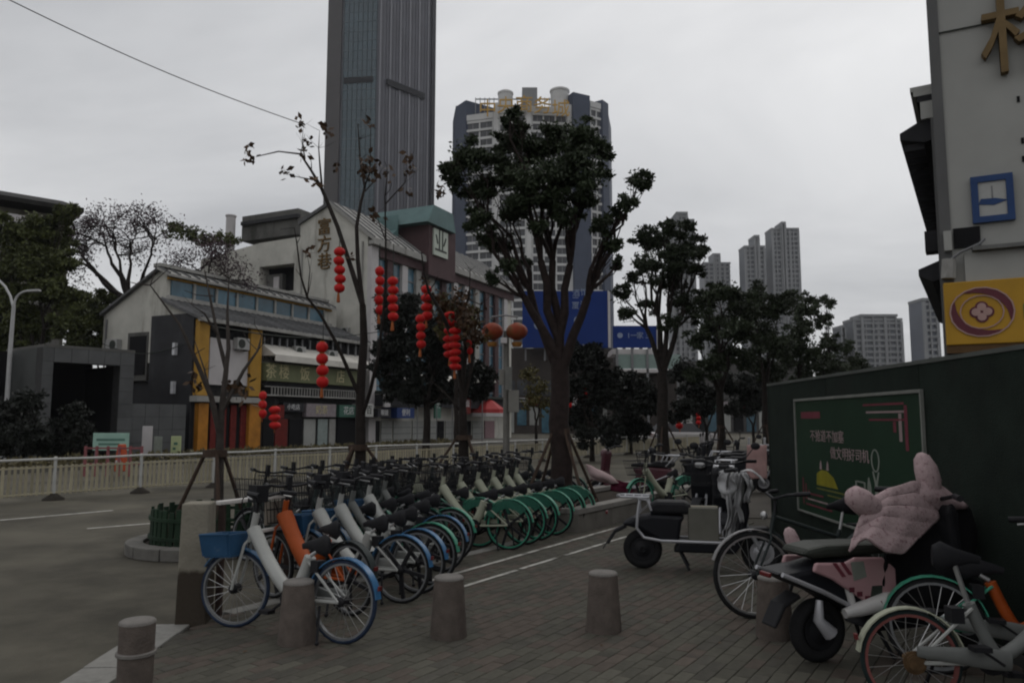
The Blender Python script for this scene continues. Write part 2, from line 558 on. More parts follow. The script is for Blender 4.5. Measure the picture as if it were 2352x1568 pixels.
# ================================================================ far towers
M_glass_teal = mat('curtain_glass_teal', (0.024, 0.05, 0.066), 0.22, 0.3, 0.12, stain=((0.03, 0.062, 0.076), 0.06, 0.5, 0.3))
M_steel_grey = mat('mullion_grey', (0.085, 0.084, 0.098), 0.55, 0.12, 0.3)
M_band_dark = mat('plant_floor_dark', (0.01, 0.0105, 0.013), 0.6, 0.1, 0.5)
M_glass_slate = mat('curtain_glass_slate', (0.05, 0.052, 0.068), 0.3, 0.25, 0.15)
M_white_clad = mat('white_tile_cladding', (0.46, 0.46, 0.455), 0.7, 0.1, 0.3, stain=((0.28, 0.28, 0.28), 0.3, 0.6, 0.3))
M_blue_clad = mat('blue_grey_cladding', (0.045, 0.056, 0.085), 0.6, 0.12, 0.3)
M_win_dark = mat('dark_window_glass', (0.02, 0.022, 0.027), 0.3, 0.3, 0.6, rand=0.4)
M_concrete_far = mat('pale_concrete', (0.2, 0.205, 0.21), 0.8, 0.1, 0.1)
M_far_glass = mat('far_glass', (0.085, 0.093, 0.105), 0.45, 0.15, 0.1)
M_gold = mat('gold_lettering', (0.42, 0.25, 0.05), 0.5, 0.2, 3)

H_T = 205.0
P = [(-72.0, 282.5), (-51.6, 280.0), (-32.2, 300.0), (-35.0, 324.0), (-72.0, 326.0)]
tw = thing('office_tower', 'tallest dark glass office tower with vertical fins, its top beyond the picture', 'tower', (-50, 300, 0))
mb = MB(); mb.prism(P, lambda a, b, d: V((a, b, d)), 0, H_T)
mb.build('wall', M_glass_slate, tw)
def edge_frame(p, q, flip=False):
    u = V((q[0] - p[0], q[1] - p[1], 0)).normalized()
    n = V((u.y, -u.x, 0))
    return Frame(p, u, n), (V(q) - V(p)).length
fL, wL = edge_frame(P[0], P[1])
fR, wR = edge_frame(P[1], P[2])
fbox(fL, 'corner_pier', mat('grey_stone_pier', (0.07, 0.066, 0.067), 0.6, 0.1, 0.2), tw, 0.0, 5.6, 0, H_T, 0.02, 0.8)
fbox(fL, 'glass_field', M_glass_teal, tw, 6.4, wL - 0.7, 8, H_T - 2, 0.02, 0.25)
mbs = None
z = 10.0
SP = MB(); fL.box(SP, 6.4, wL - 0.7, 0, 0.55, 0.26, 0.34)
for k in range(48):
    o = obj('spandrel', MESHES.setdefault('spandrel', SP.mesh('spandrel', mat('teal_spandrel', (0.03, 0.054, 0.07), 0.4, 0.15, 0.3), off=(-50, 300, 0))), tw)
    o.location = (0, 0, 10 + k * 3.95)
FN = MB(); fL.box(FN, 0, 0.16, 8, H_T - 2, 0.27, 0.48)
for k in range(8):
    o = obj('mullion', MESHES.setdefault('mulL', FN.mesh('mullion', mat('teal_mullion', (0.045, 0.06, 0.066), 0.5), off=(-50, 300, 0))), tw)
    o.location = fL.u * (6.4 + k * (wL - 7.3) / 7)
fbox(fL, 'plant_floor_band', M_band_dark, tw, 6.9, wL - 2.0, 131.2, 133.6, 0.36, 0.6)
for k in range(17):
    a = 0.2 + k * (wR - 2.4) / 16
    wd = [0.55, 0.28, 0.3][k % 3]
    fbox(fR, 'fin', M_steel_grey if k % 3 else mat('fin_pale', (0.2, 0.2, 0.22), 0.5, 0.1, 0.2), tw, a, a + wd, 0, H_T, 0.02, [0.45, 0.12, 0.2][k % 3])
fbox(fR, 'end_pier', mat('end_pier_dark', (0.026, 0.026, 0.033), 0.5, 0.1, 0.2), tw, wR - 1.9, wR - 0.02, 0, H_T, 0.02, 0.9)
fbox(fR, 'plant_floor_band', M_band_dark, tw, 3.6, wR - 5.6, 131.2, 133.6, 0.05, 1.1)

# apartment tower, bowed front with blue piers
ap = thing('apartment_tower', 'white apartment tower with blue-grey corner piers and gold letters on its roofline', 'tower', (5, 245, 0))
def pxX(x, Y):
    return (x - CX) / FPX * Y
def zpx(y, Y):
    return at(CX, y, Y).z
SEG = [  # x0, Y0, x1, Y1, kind, columns, top pixel
    (1035, 266, 1042, 252, 'pier', 0, 262), (1042, 252, 1066, 246.5, 'pier', 0, 238), (1066, 247, 1132, 244, 'bay', 2, 262),
    (1132, 243, 1144, 242.4, 'rib', 0, 236), (1144, 242.8, 1210, 241.4, 'bay', 2, 246), (1210, 240.6, 1222, 240.6, 'rib', 0, 236),
    (1222, 241.4, 1308, 242.6, 'bay', 3, 246), (1308, 242, 1322, 242.6, 'rib', 0, 240), (1322, 241.5, 1362, 244.5, 'pier', 0, 216),
    (1362, 246.5, 1392, 249.5, 'bay', 2, 236), (1392, 248.5, 1406, 252, 'pier', 0, 234), (1406, 252, 1412, 264, 'pier', 0, 280)]
WIN_MESH = {}
for x0, Y0, x1, Y1, kd, nc, tp in SEG:
    p, q = (pxX(x0, Y0), Y0), (pxX(x1, Y1), Y1)
    fr, w = edge_frame(p, q)
    top = zpx(tp, (Y0 + Y1) / 2)
    if kd == 'pier':
        fbox(fr, 'blue_pier', M_blue_clad, ap, 0, w, 0, top, -14, 0)
    elif kd == 'rib':
        fbox(fr, 'white_rib', M_white_clad, ap, 0.003, w - 0.003, 0, top, -6, 0)
    else:
        fbox(fr, 'bay_core', M_win_dark, ap, 0.05, w - 0.05, 0, top - 1.5, -16, -0.5)
        g = MB()
        nf = int((top - 4) / 2.97)
        zt = top - 3.2
        cw = w / nc
        for c in range(nc + 1):
            a = min(max(c * cw - 0.22, 0.05), w - 0.5)
            fr.box(g, a, a + 0.45, 0, top - 0.01, -0.49, 0.0)
        for k in range(nf + 1):
            zz = zt - k * 2.97
            fr.box(g, 0.06, w - 0.06, zz + 0.2, zz + 1.02, -0.48, 0.18 if (k + nc) % 2 else 0.05)
        fr.box(g, 0.02, w - 0.02, zt + 1.16, top, -1.2, 0.22)
        g.build('facade_grid', M_white_clad, ap)
        for c in range(nc):
            for k in range(nf + 1):
                zz = zt - (k + 1) * 2.97 + 1.15
                if zz < 38:
                    continue
                key = (nc, round(cw, 2))
                if key not in WIN_MESH:
                    wm = MB(); ww = cw - 0.5
                    wm.box(0, ww, -0.02, 0.05, 0, 2.1)
                    wm.box(ww * 0.48, ww * 0.52, -0.09, -0.021, 0, 2.1, mi=1)
                    WIN_MESH[key] = wm.mesh('window', [M_win_dark, mat('window_frame_grey', (0.2, 0.2, 0.2), 0.6)])
                o = obj('window', WIN_MESH[key], ap)
                pp = fr.pt(c * cw + 0.25, zz - 0.1, -0.3)
                o.location = pp - V(ORG[ap.name]); o.rotation_euler = (0, 0, math.atan2(fr.u.y, fr.u.x))
zr = zpx(240, 246)
for (xa, xb, ya, dep) in ((1143, 1178, 211, 246), (1268, 1312, 206, 246)):
    m_ = MB(); cxx = pxX((xa + xb) / 2, dep); rr = (xb - xa) / 2 / FPX * dep
    m_.lathe([(rr, zr - 6), (rr, zpx(ya + 8, dep)), (rr * 1.08, zpx(ya + 7, dep)), (rr * 1.08, zpx(ya + 3, dep)), (rr * 0.8, zpx(ya, dep))], 20, Matrix.Translation((cxx, dep, 0)))
    m_.build('roof_drum', M_white_clad, ap)
m_ = MB(); m_.box(pxX(1200, 246), pxX(1236, 246), 244, 250, zr - 4, zpx(207, 246)); m_.build('roof_house', M_concrete_far, ap)
m_ = MB()
for k in range(22):
    xx = pxX(1088 + k * 11, 247)
    m_.box(xx, xx + 0.25, 247, 247.25, zr - 3, zr + 2.8)
m_.box(pxX(1088, 247), pxX(1330, 247), 247.3, 247.5, zr + 2.2, zr + 2.6)
m_.build('roof_railing', M_concrete_far, ap)
for k, ch in enumerate('中央商务城'):
    xx = 1120 + k * 42
    text('lettering', ch, 6.2, M_gold, Matrix.Translation(at(xx, 252 - 10 * math.sin(k / 4 * math.pi), 239.4)) @ Matrix.Rotation(R(90), 4, 'X'), ap, 0.2)

def far_tower(name, label, x0, x1, ytop, Y, steps, glass=M_far_glass, wallm=M_concrete_far, group=None, ribs=6, floors=30, rot=0.0):
    """steps: (x0,x1,ytop) blocks standing on or beside the main one"""
    X0, X1 = pxX(x0, Y), pxX(x1, Y)
    t = thing(name, label, 'tower', ((X0 + X1) / 2, Y, 0), 0, group)
    for i, (a, b, yt) in enumerate([(x0, x1, ytop)] + list(steps)):
        A, B, H = pxX(a, Y + 14), pxX(b, Y), zpx(yt, Y)
        dY = 0 if i == 0 else -0.7 * i
        m_ = MB(); m_.box(A, B, Y + 1.5 + dY, Y + 14 + dY, 0, H); m_.build('wall', glass, t)
        s = MB(); nfl = floors if i == 0 else floors
        zz = 20.0
        while zz < H - 1.5:
            s.box(A + 0.1, B - 0.1, Y + dY + 0.5, Y + 1.49 + dY, zz, zz + 1.25); zz += 3.3
        s.box(A - 0.2, B + 0.2, Y + dY + 0.2, Y + 14.2 + dY, H, H + 1.4)
        s.build('floor_band', wallm, t)
        nr = max(2, int(ribs * (B - A) / (X1 - X0)))
        for k in range(nr + 1):
            xx = A + (B - A - 1.2) * k / nr
            fb = MB(); fb.box(xx, xx + (1.5 if k % 2 == 0 else 0.7), Y + dY + 0.1, Y + 1.6 + dY, 0, H - 0.3); fb.build('wall_rib', wallm, t)
    return t
GT = 'distant high-rise towers'
far_tower('residential_tower', 'wide grey twin-stepped tower, tallest of the distant group right of the trees', 1706, 1768, 568, 520, [(1768, 1848, 528), (1728, 1754, 545), (1790, 1816, 515)], group=GT)
far_tower('residential_tower', 'small grey tower between the round-topped one and the twin-stepped one', 1612, 1686, 606, 560, [(1634, 1662, 586)], group=GT)
far_tower('residential_tower', 'grey tower half hidden behind the second evergreen street tree', 1538, 1604, 508, 430, [(1550, 1588, 492)], group=GT)
far_tower('residential_tower', 'broad low slab of grey flats left of the yellow sign, above the green hoarding', 1942, 2080, 736, 430, [(1958, 2068, 727), (1915, 1942, 752)], group=GT, ribs=5)
far_tower('glass_tower', 'bluish narrow tower just left of the yellow sign', 2096, 2165, 690, 380, [], glass=mat('far_blue_glass', (0.05, 0.06, 0.085), 0.4, 0.15, 0.1), group=GT, ribs=4)
# ================================================================ buildings across the road
US, NS = V((0.428, 0.904, 0)), V((0.904, -0.428, 0))
UG, NG = V((-0.904, 0.428, 0)), V((-0.428, -0.904, 0))
M_dirty_white = mat('weathered_white_render', (0.44, 0.43, 0.39), 0.85, 0.16, 0.8, stain=((0.22, 0.21, 0.18), 0.9, 0.54, 0.2), detail=8)
M_grey_render = mat('grey_render', (0.1, 0.098, 0.092), 0.85, 0.2, 0.8, stain=((0.05, 0.05, 0.045), 0.7, 0.52, 0.3))
M_dark_clad = mat('charcoal_cladding', (0.026, 0.026, 0.029), 0.6, 0.25, 0.9, stain=((0.05, 0.05, 0.052), 0.8, 0.58, 0.4))
M_stone_tile = mat('grey_stone_tile', (0.085, 0.087, 0.088), 0.6, 0.14, 1.4, rand=0.1)
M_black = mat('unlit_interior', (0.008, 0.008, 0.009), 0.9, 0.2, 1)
M_roof_tile = mat('grey_roof_tile', (0.1, 0.1, 0.102), 0.8, 0.3, 2.5, stain=((0.2, 0.2, 0.2), 2.0, 0.6, 1), rand=0.2)
M_trim = mat('pale_grey_trim', (0.27, 0.265, 0.25), 0.75, 0.15, 1.5, stain=((0.15, 0.14, 0.13), 1.5, 0.55, 0.5))
M_blue_glass = mat('blue_window_glass', (0.04, 0.1, 0.14), 0.2, 0.3, 1.2, rand=0.3)
M_teal_roof = mat('teal_sheet_roof', (0.085, 0.145, 0.145), 0.5, 0.15, 1.0)
M_yellow = mat('ochre_paint', (0.36, 0.2, 0.035), 0.6, 0.2, 1.2, stain=((0.22, 0.12, 0.03), 1.5, 0.6, 0.5))
M_orange = mat('orange_lacquer', (0.36, 0.15, 0.02), 0.5, 0.25, 2)
M_white_panel = mat('white_sign_panel', (0.42, 0.4, 0.4), 0.5, 0.08, 1.5)
M_red_dark = mat('dark_red_cloth', (0.12, 0.015, 0.012), 0.7, 0.3, 4)
M_maroon = mat('maroon_pilaster', (0.065, 0.038, 0.04), 0.7, 0.2, 1)
M_green_sign = mat('olive_green_sign', (0.14, 0.15, 0.08), 0.6, 0.15, 1)
M_awning = mat('white_awning_cloth', (0.5, 0.48, 0.44), 0.8, 0.12, 0.8, stain=((0.33, 0.31, 0.28), 1.2, 0.6, 0.4))
M_shutter = mat('pale_roller_shutter', (0.27, 0.275, 0.26), 0.6, 0.12, 1.2, rand=0.1)
M_brass = mat('weathered_bronze_letters', (0.13, 0.08, 0.03), 0.6, 0.25, 4)
M_grey_metal = mat('grey_metal', (0.16, 0.16, 0.165), 0.5, 0.15, 3, metal=0.3)
M_cream = mat('cream_lettering', (0.45, 0.4, 0.24), 0.6, 0.1, 3)

# ---- A: low tiled house with the shops
fA = Frame((-15.5, 37), US, NS); gA = Frame((-15.5, 37), UG, NG)
A = thing('shop_house', 'low two-storey shop row with grey tiled roof, clerestory windows and an ochre-framed shop', 'building', (-15.5, 37, 0))
LA = 13.6
G7 = 6.9
zr_ = 9.3
def gab(poly, name, m, parent, fr, d0, d1):
    m_ = MB(); m_.prism(poly, lambda a, b, d: fr.pt(a, b, d), d0, d1)
    return m_.build(name, m, parent)
gab([(0.02, 4.5), (0.02, 6.75), (2.3, 7.7), (2.3, 8.95), (2.6, 9.3), (6.9, 7.2), (6.9, 4.5)], 'gable_wall', M_dirty_white, A, gA, -LA, 0)
fbox(gA, 'side_wall', M_dark_clad, A, 0.02, 6.9, 0, 4.49, -LA, -0.25)
fbox(gA, 'side_cladding', M_dark_clad, A, 0.02, 3.0, 0, 6.85, 0.0, 0.22)
fbox(gA, 'side_panel', M_grey_render, A, 3.4, 4.9, 3.6, 6.1, -0.24, 0.05)
for k in range(2):
    fbox(gA, 'wall_lamp', mat('white_lamp', (0.5, 0.5, 0.52), 0.4), A, 1.05, 1.22, 2.9 + k * 1.9, 3.5 + k * 1.9, 0.221, 0.4)
fbox(gA, 'window', M_black, A, 3.5, 4.7, 3.9, 5.9, 0.051, 0.09)
fbox(gA, 'door', M_black, A, 0.9, 2.2, 0.05, 2.3, 0.221, 0.26)
# roofs
def slope(name, fr, a0, a1, t0, z0, t1, z1, th, m, parent, tiles=0):
    """roof slab running along the street; t is measured back from the facade (negative d)"""
    m_ = MB()
    p = [fr.pt(a0, z0, -t0), fr.pt(a1, z0, -t0), fr.pt(a1, z1, -t1), fr.pt(a0, z1, -t1)]
    m_.hexa([q - V((0, 0, th)) for q in p] + p)
    roof = m_.build(name, m, parent)
    if tiles:
        tm = MB()
        d = (p[3] - p[0]); L = d.length; d.normalize()
        tm.tube([V((0, 0, 0)), d * L], 0.075, 5)
        me = tm.mesh('roof_tile_row', M_roof_tile)
        n = int((a1 - a0) / tiles)
        for k in range(n):
            o = obj('roof_tile_row', me, roof)
            o.location = fr.pt(a0 + 0.1 + k * (a1 - a0 - 0.2) / (n - 1), z0 + 0.02, -t0) - V(ORG[parent.name])
    return roof
slope('lower_roof', fA, -0.35, LA, -0.55, 6.6, 2.28, 7.72, 0.14, M_roof_tile, A, tiles=0.42)
slope('upper_roof', fA, -0.3, LA - 0.6, 1.85, 8.97, 2.7, 9.38, 0.13, M_trim, A, tiles=0.6)
slope('back_roof', fA, -0.25, LA - 0.6, 2.72, 9.38, 6.95, 7.25, 0.14, M_roof_tile, A)
fbox(fA, 'eave_board', M_trim, A, -0.35, LA, 6.42, 6.6, 0.42, 0.56)
fbox(fA, 'ridge_coping', M_trim, A, -0.3, LA - 0.6, 9.386, 9.55, -2.95, -2.45)
fbox(fA, 'clerestory_sill', M_trim, A, 0.0, LA - 0.7, 7.7, 7.92, -2.3, -2.1)
for k in range(8):
    a0 = 0.25 + k * 1.5
    fbox(fA, 'window', M_blue_glass, A, a0, a0 + 1.32, 7.94, 8.72, -2.29, -2.22)
    fbox(fA, 'clerestory_post', M_trim, A, a0 + 1.33, a0 + 1.47, 7.925, 8.8, -2.29, -2.13)
fbox(fA, 'clerestory_head', M_yellow, A, 0.0, LA - 0.7, 8.74, 8.84, -2.29, -2.12)
# street front, read off the photograph
s_l, s_r = 0.0, LA
fbox(fA, 'front_wall', M_grey_render, A, 0.05, LA - 0.05, 0, 6.4, -0.4, -0.02)
pxbox(fA, 'sign_panel', M_white_panel, A, 481, 574, 780, 885, 0, 0.14)
pxbox(fA, 'sign_head', M_black, A, 481, 574, 748, 779, 0, 0.10)
pxbox(fA, 'ochre_pillar', M_yellow, A, 456, 480, 733, 908, 0, 0.3, 0.02)
pxbox(fA, 'ochre_pillar', M_yellow, A, 575, 601, 748, 910, 0, 0.3, 0.02)
pxbox(fA, 'shop_cornice', M_trim, A, 452, 606, 911, 924, 0, 0.5, 0.02)
pxbox(fA, 'orange_pillar', M_orange, A, 455, 478, 925, 1042, 0, 0.3, 0.02)
pxbox(fA, 'orange_pillar', M_orange, A, 572, 599, 925, 1040, 0, 0.3, 0.02)
pxbox(fA, 'shop_doorway', M_black, A, 479, 571, 926, 1042, 0, 0.05)
for k in range(4):
    pxbox(fA, 'door_curtain', M_red_dark, A, 483 + k * 23, 496 + k * 23, 930, 1041, 0.06, 0.12)
pxbox(fA, 'upper_window', M_black, A, 604, 828, 775, 822, 0, 0.05)
for k in range(13):
    x = 606 + k * 17.5
    pxbox(fA, 'window_bar', M_grey_metal, A, x, x + 3, 774 + k * 1.2, 824, 0.051, 0.13)
aw = MB()
a0, z1 = fA.px(602, 836, 0.1); a1 = fA.px(829, 850, 0.1)[0]
aw.hexa([fA.pt(a0, 5.08, 1.0), fA.pt(a1, 5.08, 1.0), fA.pt(a1, 5.08, 0.02), fA.pt(a0, 5.08, 0.02), fA.pt(a0, 5.13, 1.0), fA.pt(a1, 5.13, 1.0), fA.pt(a1, 5.75, 0.02), fA.pt(a0, 5.75, 0.02)])
fA.box(aw, a0, a1, 4.78, 5.13, 1.001, 1.03)
aw.build('awning', M_awning, A)
fbox(fA, 'sign_band', M_green_sign, A, a0, a1, 3.72, 4.7, 0.02, 0.5, 0.02)
for ch, x in zip('茶楼饭店', (622, 652, 700, 782)):
    a = fA.px(x, 878, 0.5)[0]
    text('lettering', ch, 0.85, M_cream, fA.M(a, 4.2, 0.505), A, 0.015)
fbox(fA, 'soffit_gap', M_black, A, a0, a1, 3.45, 3.71, 0.0, 0.4)
for k in range(34):
    a = a0 + 0.5 + k * 0.24
    fbox(fA, 'baluster', M_trim, A, a, a + 0.06, 3.0, 3.4, 0.32, 0.38)
fbox(fA, 'balcony_rail', M_trim, A, a0, a1, 3.4, 3.449, 0.3, 0.4)
fbox(fA, 'balcony_slab', M_trim, A, a0, a1, 2.92, 2.999, 0.0, 0.45)
# small shop signs and shop fronts
def sign(fr, host, x0, x1, y0, y1, m, txt, tm, d=0.3):
    s = pxbox(fr, 'shop_sign', m, host, x0, x1, y0, y1, 0.0, d, 0.015)
    if txt:
        b0, b1 = fr.px(x0, (y0 + y1) / 2, d)[0], fr.px(x1, (y0 + y1) / 2, d)[0]
        zc = (fr.px((x0 + x1) / 2, y0, d)[1] + fr.px((x0 + x1) / 2, y1, d)[1]) / 2
        hh = abs(fr.px((x0 + x1) / 2, y0, d)[1] - fr.px((x0 + x1) / 2, y1, d)[1])
        sz = min(hh * 0.72, abs(b1 - b0) / max(1, len(txt)) * 0.95)
        text('lettering', txt, sz, tm, fr.M((b0 + b1) / 2, zc, d + 0.005), host, 0.012)
    return s
M_white_let = mat('white_lettering', (0.55, 0.55, 0.55), 0.6)
M_dark_let = mat('dark_lettering', (0.03, 0.035, 0.03), 0.6)
M_sign_dark = mat('black_sign', (0.018, 0.018, 0.022), 0.5)
M_sign_mauve = mat('mauve_sign', (0.22, 0.19, 0.2), 0.5)
M_sign_green = mat('sea_green_sign', (0.05, 0.12, 0.09), 0.5)
sign(fA, A, 650, 698, 925, 945, M_sign_dark, '小吃店', M_white_let)
sign(fA, A, 704, 772, 927, 957, M_sign_mauve, '奶茶', M_cream)
sign(fA, A, 780, 822, 930, 958, M_sign_green, '花店', M_white_let)
for (x0, x1, m_) in ((604, 628, M_black), (632, 660, M_red_dark), (664, 692, M_black), (698, 724, M_shutter), (730, 752, mat('pale_door_glass', (0.2, 0.24, 0.23), 0.3)), (756, 770, M_trim), (774, 826, M_black)):
    pxbox(fA, 'shop_front', m_, A, x0, x1, 962, 1038, 0.0, 0.06)

# ---- B: tall white gable building
fB = Frame((-9.7, 50), US, NS); gB = Frame((-9.7, 50), UG, NG)
B = thing('white_gable_building', 'tall weathered white gabled building with bronze letters on its blank end wall', 'building', (-9.7, 50, 0))
LB = 22.5
gab([(0, 0), (0, 14.0), (3.2, 16.5), (5.85, 15.4), (5.85, 0)], 'gable_wall', M_dirty_white, B, gB, -LB, 0)
wt = [gB.px(680, 545)[1], gB.px(560, 566)[1], gB.px(560, 600)[0]]
gw = MB()
for poly in ([(5.86, 0), (5.86, wt[0]), (gB.px(676, 600)[0], wt[0]), (gB.px(676, 600)[0], 0)],
             [(gB.px(676, 600)[0] + 0.001, gB.px(640, 608)[1]), (gB.px(676, 600)[0] + 0.001, wt[0]), (gB.px(596, 600)[0], wt[1] + 0.1), (gB.px(596, 600)[0], gB.px(640, 608)[1])],
             [(gB.px(676, 600)[0] + 0.001, 0), (gB.px(676, 600)[0] + 0.001, gB.px(640, 670)[1]), (gB.px(596, 600)[0], gB.px(640, 670)[1]), (gB.px(596, 600)[0], 0)],
             [(gB.px(596, 600)[0] + 0.001, 0), (gB.px(596, 600)[0] + 0.001, wt[1] + 0.1), (15.5, wt[1] - 0.6), (15.5, 0)]):
    gw.prism(poly, lambda a, b, d: gB.pt(a, b, d), -1.2, -0.02)
gw.build('side_wall', M_dirty_white, B)
fbox(gB, 'rear_block', M_grey_render, B, 5.9, 15.4, 0, wt[1] - 0.8, -LB, -1.25)
fbox(gB, 'window', M_black, B, gB.px(676, 600)[0] + 0.02, gB.px(596, 600)[0] - 0.02, gB.px(640, 670)[1], gB.px(640, 608)[1], -1.24, -1.0)
pxbox(gB, 'window_jamb', M_grey_render, B, 612, 648, 630, 668, -0.99, -0.6)
pxbox(gB, 'open_shutter', M_white_panel, B, 628, 640, 636, 669, -0.59, -0.5)
pxbox(gB, 'roof_room', M_grey_render, B, 556, 684, 488, 546, -7.0, -3.0)
pxbox(gB, 'roof_parapet', M_dark_clad, B, 553, 684, 500, 508, -2.99, -2.7)
m_ = MB(); cc_ = at(529, 540, 58)
m_.lathe([(0.36, cc_.z - 3), (0.36, at(529, 499, 58).z), (0.42, at(529, 498, 58).z), (0.42, at(529, 495, 58).z)], 14, Matrix.Translation((cc_.x, 58, 0)))
m_.build('flue', M_white_panel, B, smooth=40)
slope('roof_slab', fB, -0.3, LB, -0.7, 13.75, 3.2, 16.75, 0.25, M_trim, B, tiles=0.9)
slope('back_roof', fB, -0.2, LB, 3.22, 16.75, 5.9, 15.6, 0.25, M_roof_tile, B)
fbox(fB, 'eave_board', M_trim, B, -0.3, LB, 13.3, 13.55, 0.3, 0.72)
for k, ch in enumerate('富方巷'):
    a, z = gB.px(745, 523 + k * 40, 0.05)
    text('lettering', ch, 1.25, M_brass, Matrix.Translation(gB.pt(a, z, 0.06)) @ Matrix((-gB.u, V((0, 0, 1)), gB.n)).transposed().to_4x4(), B, 0.05)
# street front: pilasters and tall blue window strips
fbox(fB, 'corner_pilaster', M_white_panel, B, 0.0, 0.75, 0, 13.25, 0.0, 0.35)
k = 0; a = 0.85
while a < LB - 1.6:
    fbox(fB, 'window_strip', M_blue_glass, B, a, a + 1.0, 3.6, 12.6, 0.01, 0.08)
    for zz in range(8):
        fbox(fB, 'window_transom', M_grey_metal, B, a, a + 1.0, 3.9 + zz * 1.1, 3.98 + zz * 1.1, 0.081, 0.15)
    fbox(fB, 'pilaster', (M_maroon, M_trim, M_white_panel)[(k * 2 + k // 3) % 3], B, a + 1.05, a + 1.75, 3.6, 13.0, 0.01, 0.3)
    a += 1.85; k += 1
fbox(fB, 'fascia', M_maroon, B, 0.8, LB - 0.2, 12.65, 13.28, 0.305, 0.4)
# stair tower with the teal roof and sign
pxbox(fB, 'stair_tower', M_maroon, B, 985, 1046, 520, 640, -3.0, 0.9)
st0, st1 = fB.px(982, 540, 1.3)[0], fB.px(1047, 540, 1.3)[0]
zt0 = fB.px(1010, 520, 1.3)[1]
m_ = MB(); m_.prism([(st0, zt0), (st1, zt0), (st1 - 0.5, zt0 + 1.45), (st0 + 0.9, zt0 + 1.45)], lambda a, b, d: fB.pt(a, b, d), -4.0, 1.3)
m_.build('teal_roof', M_teal_roof, B)
s2 = fB.px(890, 545, -1.0)[0]
m_ = MB(); m_.prism([(s2, 14.6), (st0 - 0.1, 14.6), (st0 - 0.1, 16.9), (s2 + 1.5, 15.7)], lambda a, b, d: fB.pt(a, b, d), -6.0, -1.2)
m_.build('teal_roof', M_teal_roof, B)
pxbox(fB, 'sign_panel', mat('pale_green_sign', (0.42, 0.46, 0.4), 0.5, 0.05), B, 997, 1029, 530, 590, 0.91, 1.05)
a, z = fB.px(1013, 560, 1.06)
text('lettering', '业', 1.9, M_dark_let, fB.M(a, z, 1.06), B, 0.02)
# ground-floor shops in front of B
fbox(fB, 'shop_canopy', mat('canopy_dark', (0.03, 0.035, 0.03), 0.7), B, 0.6, LB, 3.35, 3.55, 0.32, 1.8)
fbox(fB, 'sign_backing', M_sign_dark, B, 0.6, LB, 2.55, 3.3, 0.3, 1.2)
sign(fB, B, 838, 858, 927, 957, mat('white_sign', (0.4, 0.4, 0.38), 0.5), '百', M_dark_let, 1.3)
sign(fB, B, 868, 898, 938, 958, M_sign_dark, '眼镜', M_white_let, 1.3)
sign(fB, B, 912, 952, 936, 960, mat('deep_blue_sign', (0.01, 0.03, 0.12), 0.5), '便利', M_white_let, 1.3)
for i, (x0, x1, m_) in enumerate(((836, 872, M_black), (876, 900, M_shutter), (904, 944, M_shutter), (948, 972, M_shutter), (976, 984, M_black), (988, 1002, M_shutter), (1006, 1020, M_black), (1024, 1048, M_shutter), (1052, 1082, M_black), (1086, 1110, M_shutter), (1114, 1136, mat('pink_shutter', (0.22, 0.14, 0.15), 0.6)))):
    f = pxbox(fB, 'roller_shutter' if m_ is not M_black else 'shop_doorway', m_, B, x0, x1, 966, 1030, 0.0, 0.1)
    if m_ is M_shutter:
        for q in range(3):
            pxbox(fB, 'shutter_rail', M_grey_metal, f, x0, x1, 980 + q * 14, 982 + q * 14, 0.101, 0.13)
ta = at(1118, 950, 63)
m_ = MB(); Mx = Matrix.Translation((ta.x, ta.y, 0))
m_.lathe([(1.5, 2.2), (1.5, 2.5), (0.7, 3.1), (0.2, 3.4)], 8, Mx); m_.build('entrance_canopy', mat('red_canopy', (0.3, 0.03, 0.03), 0.6), B)
m_ = MB(); m_.lathe([(1.62, 1.9), (1.62, 2.19)], 8, Mx); m_.build('canopy_valance', M_white_panel, B)

# ---- C: grey stone-tiled gatehouse
fC = Frame((-19.3, 31), (0.61, 0.79), (0.79, -0.61)); gC = Frame((-19.3, 31), (-0.79, 0.61), (-0.61, -0.79))
Cb = thing('stone_tiled_gatehouse', 'low grey stone-tiled gatehouse with a big black opening', 'building', (-19.3, 31, 0))
ax0, ax1 = fC.px(118, 910)[0], fC.px(272, 910)[0]
zt = fC.px(195, 835)[1]; ztop = fC.px(200, 803)[1]; aE = fC.px(305, 900)[0]; zb = 0.55
def tile_wall(fr, a0, a1, z0, z1, d, host, tw=0.62, th=0.6):
    na = max(1, round((a1 - a0) / tw)); nzz = max(1, round((z1 - z0) / th))
    for i in range(na):
        for j in range(nzz):
            w_, h_ = (a1 - a0) / na, (z1 - z0) / nzz
            fbox(fr, 'stone_tile', M_stone_tile, host, a0 + i * w_ + 0.008, a0 + (i + 1) * w_ - 0.008, z0 + j * h_ + 0.008, z0 + (j + 1) * h_ - 0.008, d, d + 0.03 + rnd.uniform(0, 0.006))
m_ = MB()
fC.box(m_, 0, ax0, 0, ztop, -0.6, 0); fC.box(m_, ax1, aE, 0, ztop, -0.6, 0); fC.box(m_, ax0 + 0.001, ax1 - 0.001, zt, ztop, -0.6, 0)
fC.box(m_, aE + 0.001, aE + 2.6, 0, 2.35, -2.2, -0.1)
m_.build('wall', mat('tile_grout', (0.04, 0.04, 0.04), 0.9), Cb)
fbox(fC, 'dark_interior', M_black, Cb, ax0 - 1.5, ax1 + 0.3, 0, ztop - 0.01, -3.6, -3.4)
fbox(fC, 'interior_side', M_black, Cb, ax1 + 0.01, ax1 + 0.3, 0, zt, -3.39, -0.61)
fbox(fC, 'roof_slab', M_grey_render, Cb, 0, aE, ztop + 0.001, ztop + 0.12, -4, 0.04)
tile_wall(fC, 0.0, ax0, 0, ztop, 0.0, Cb)
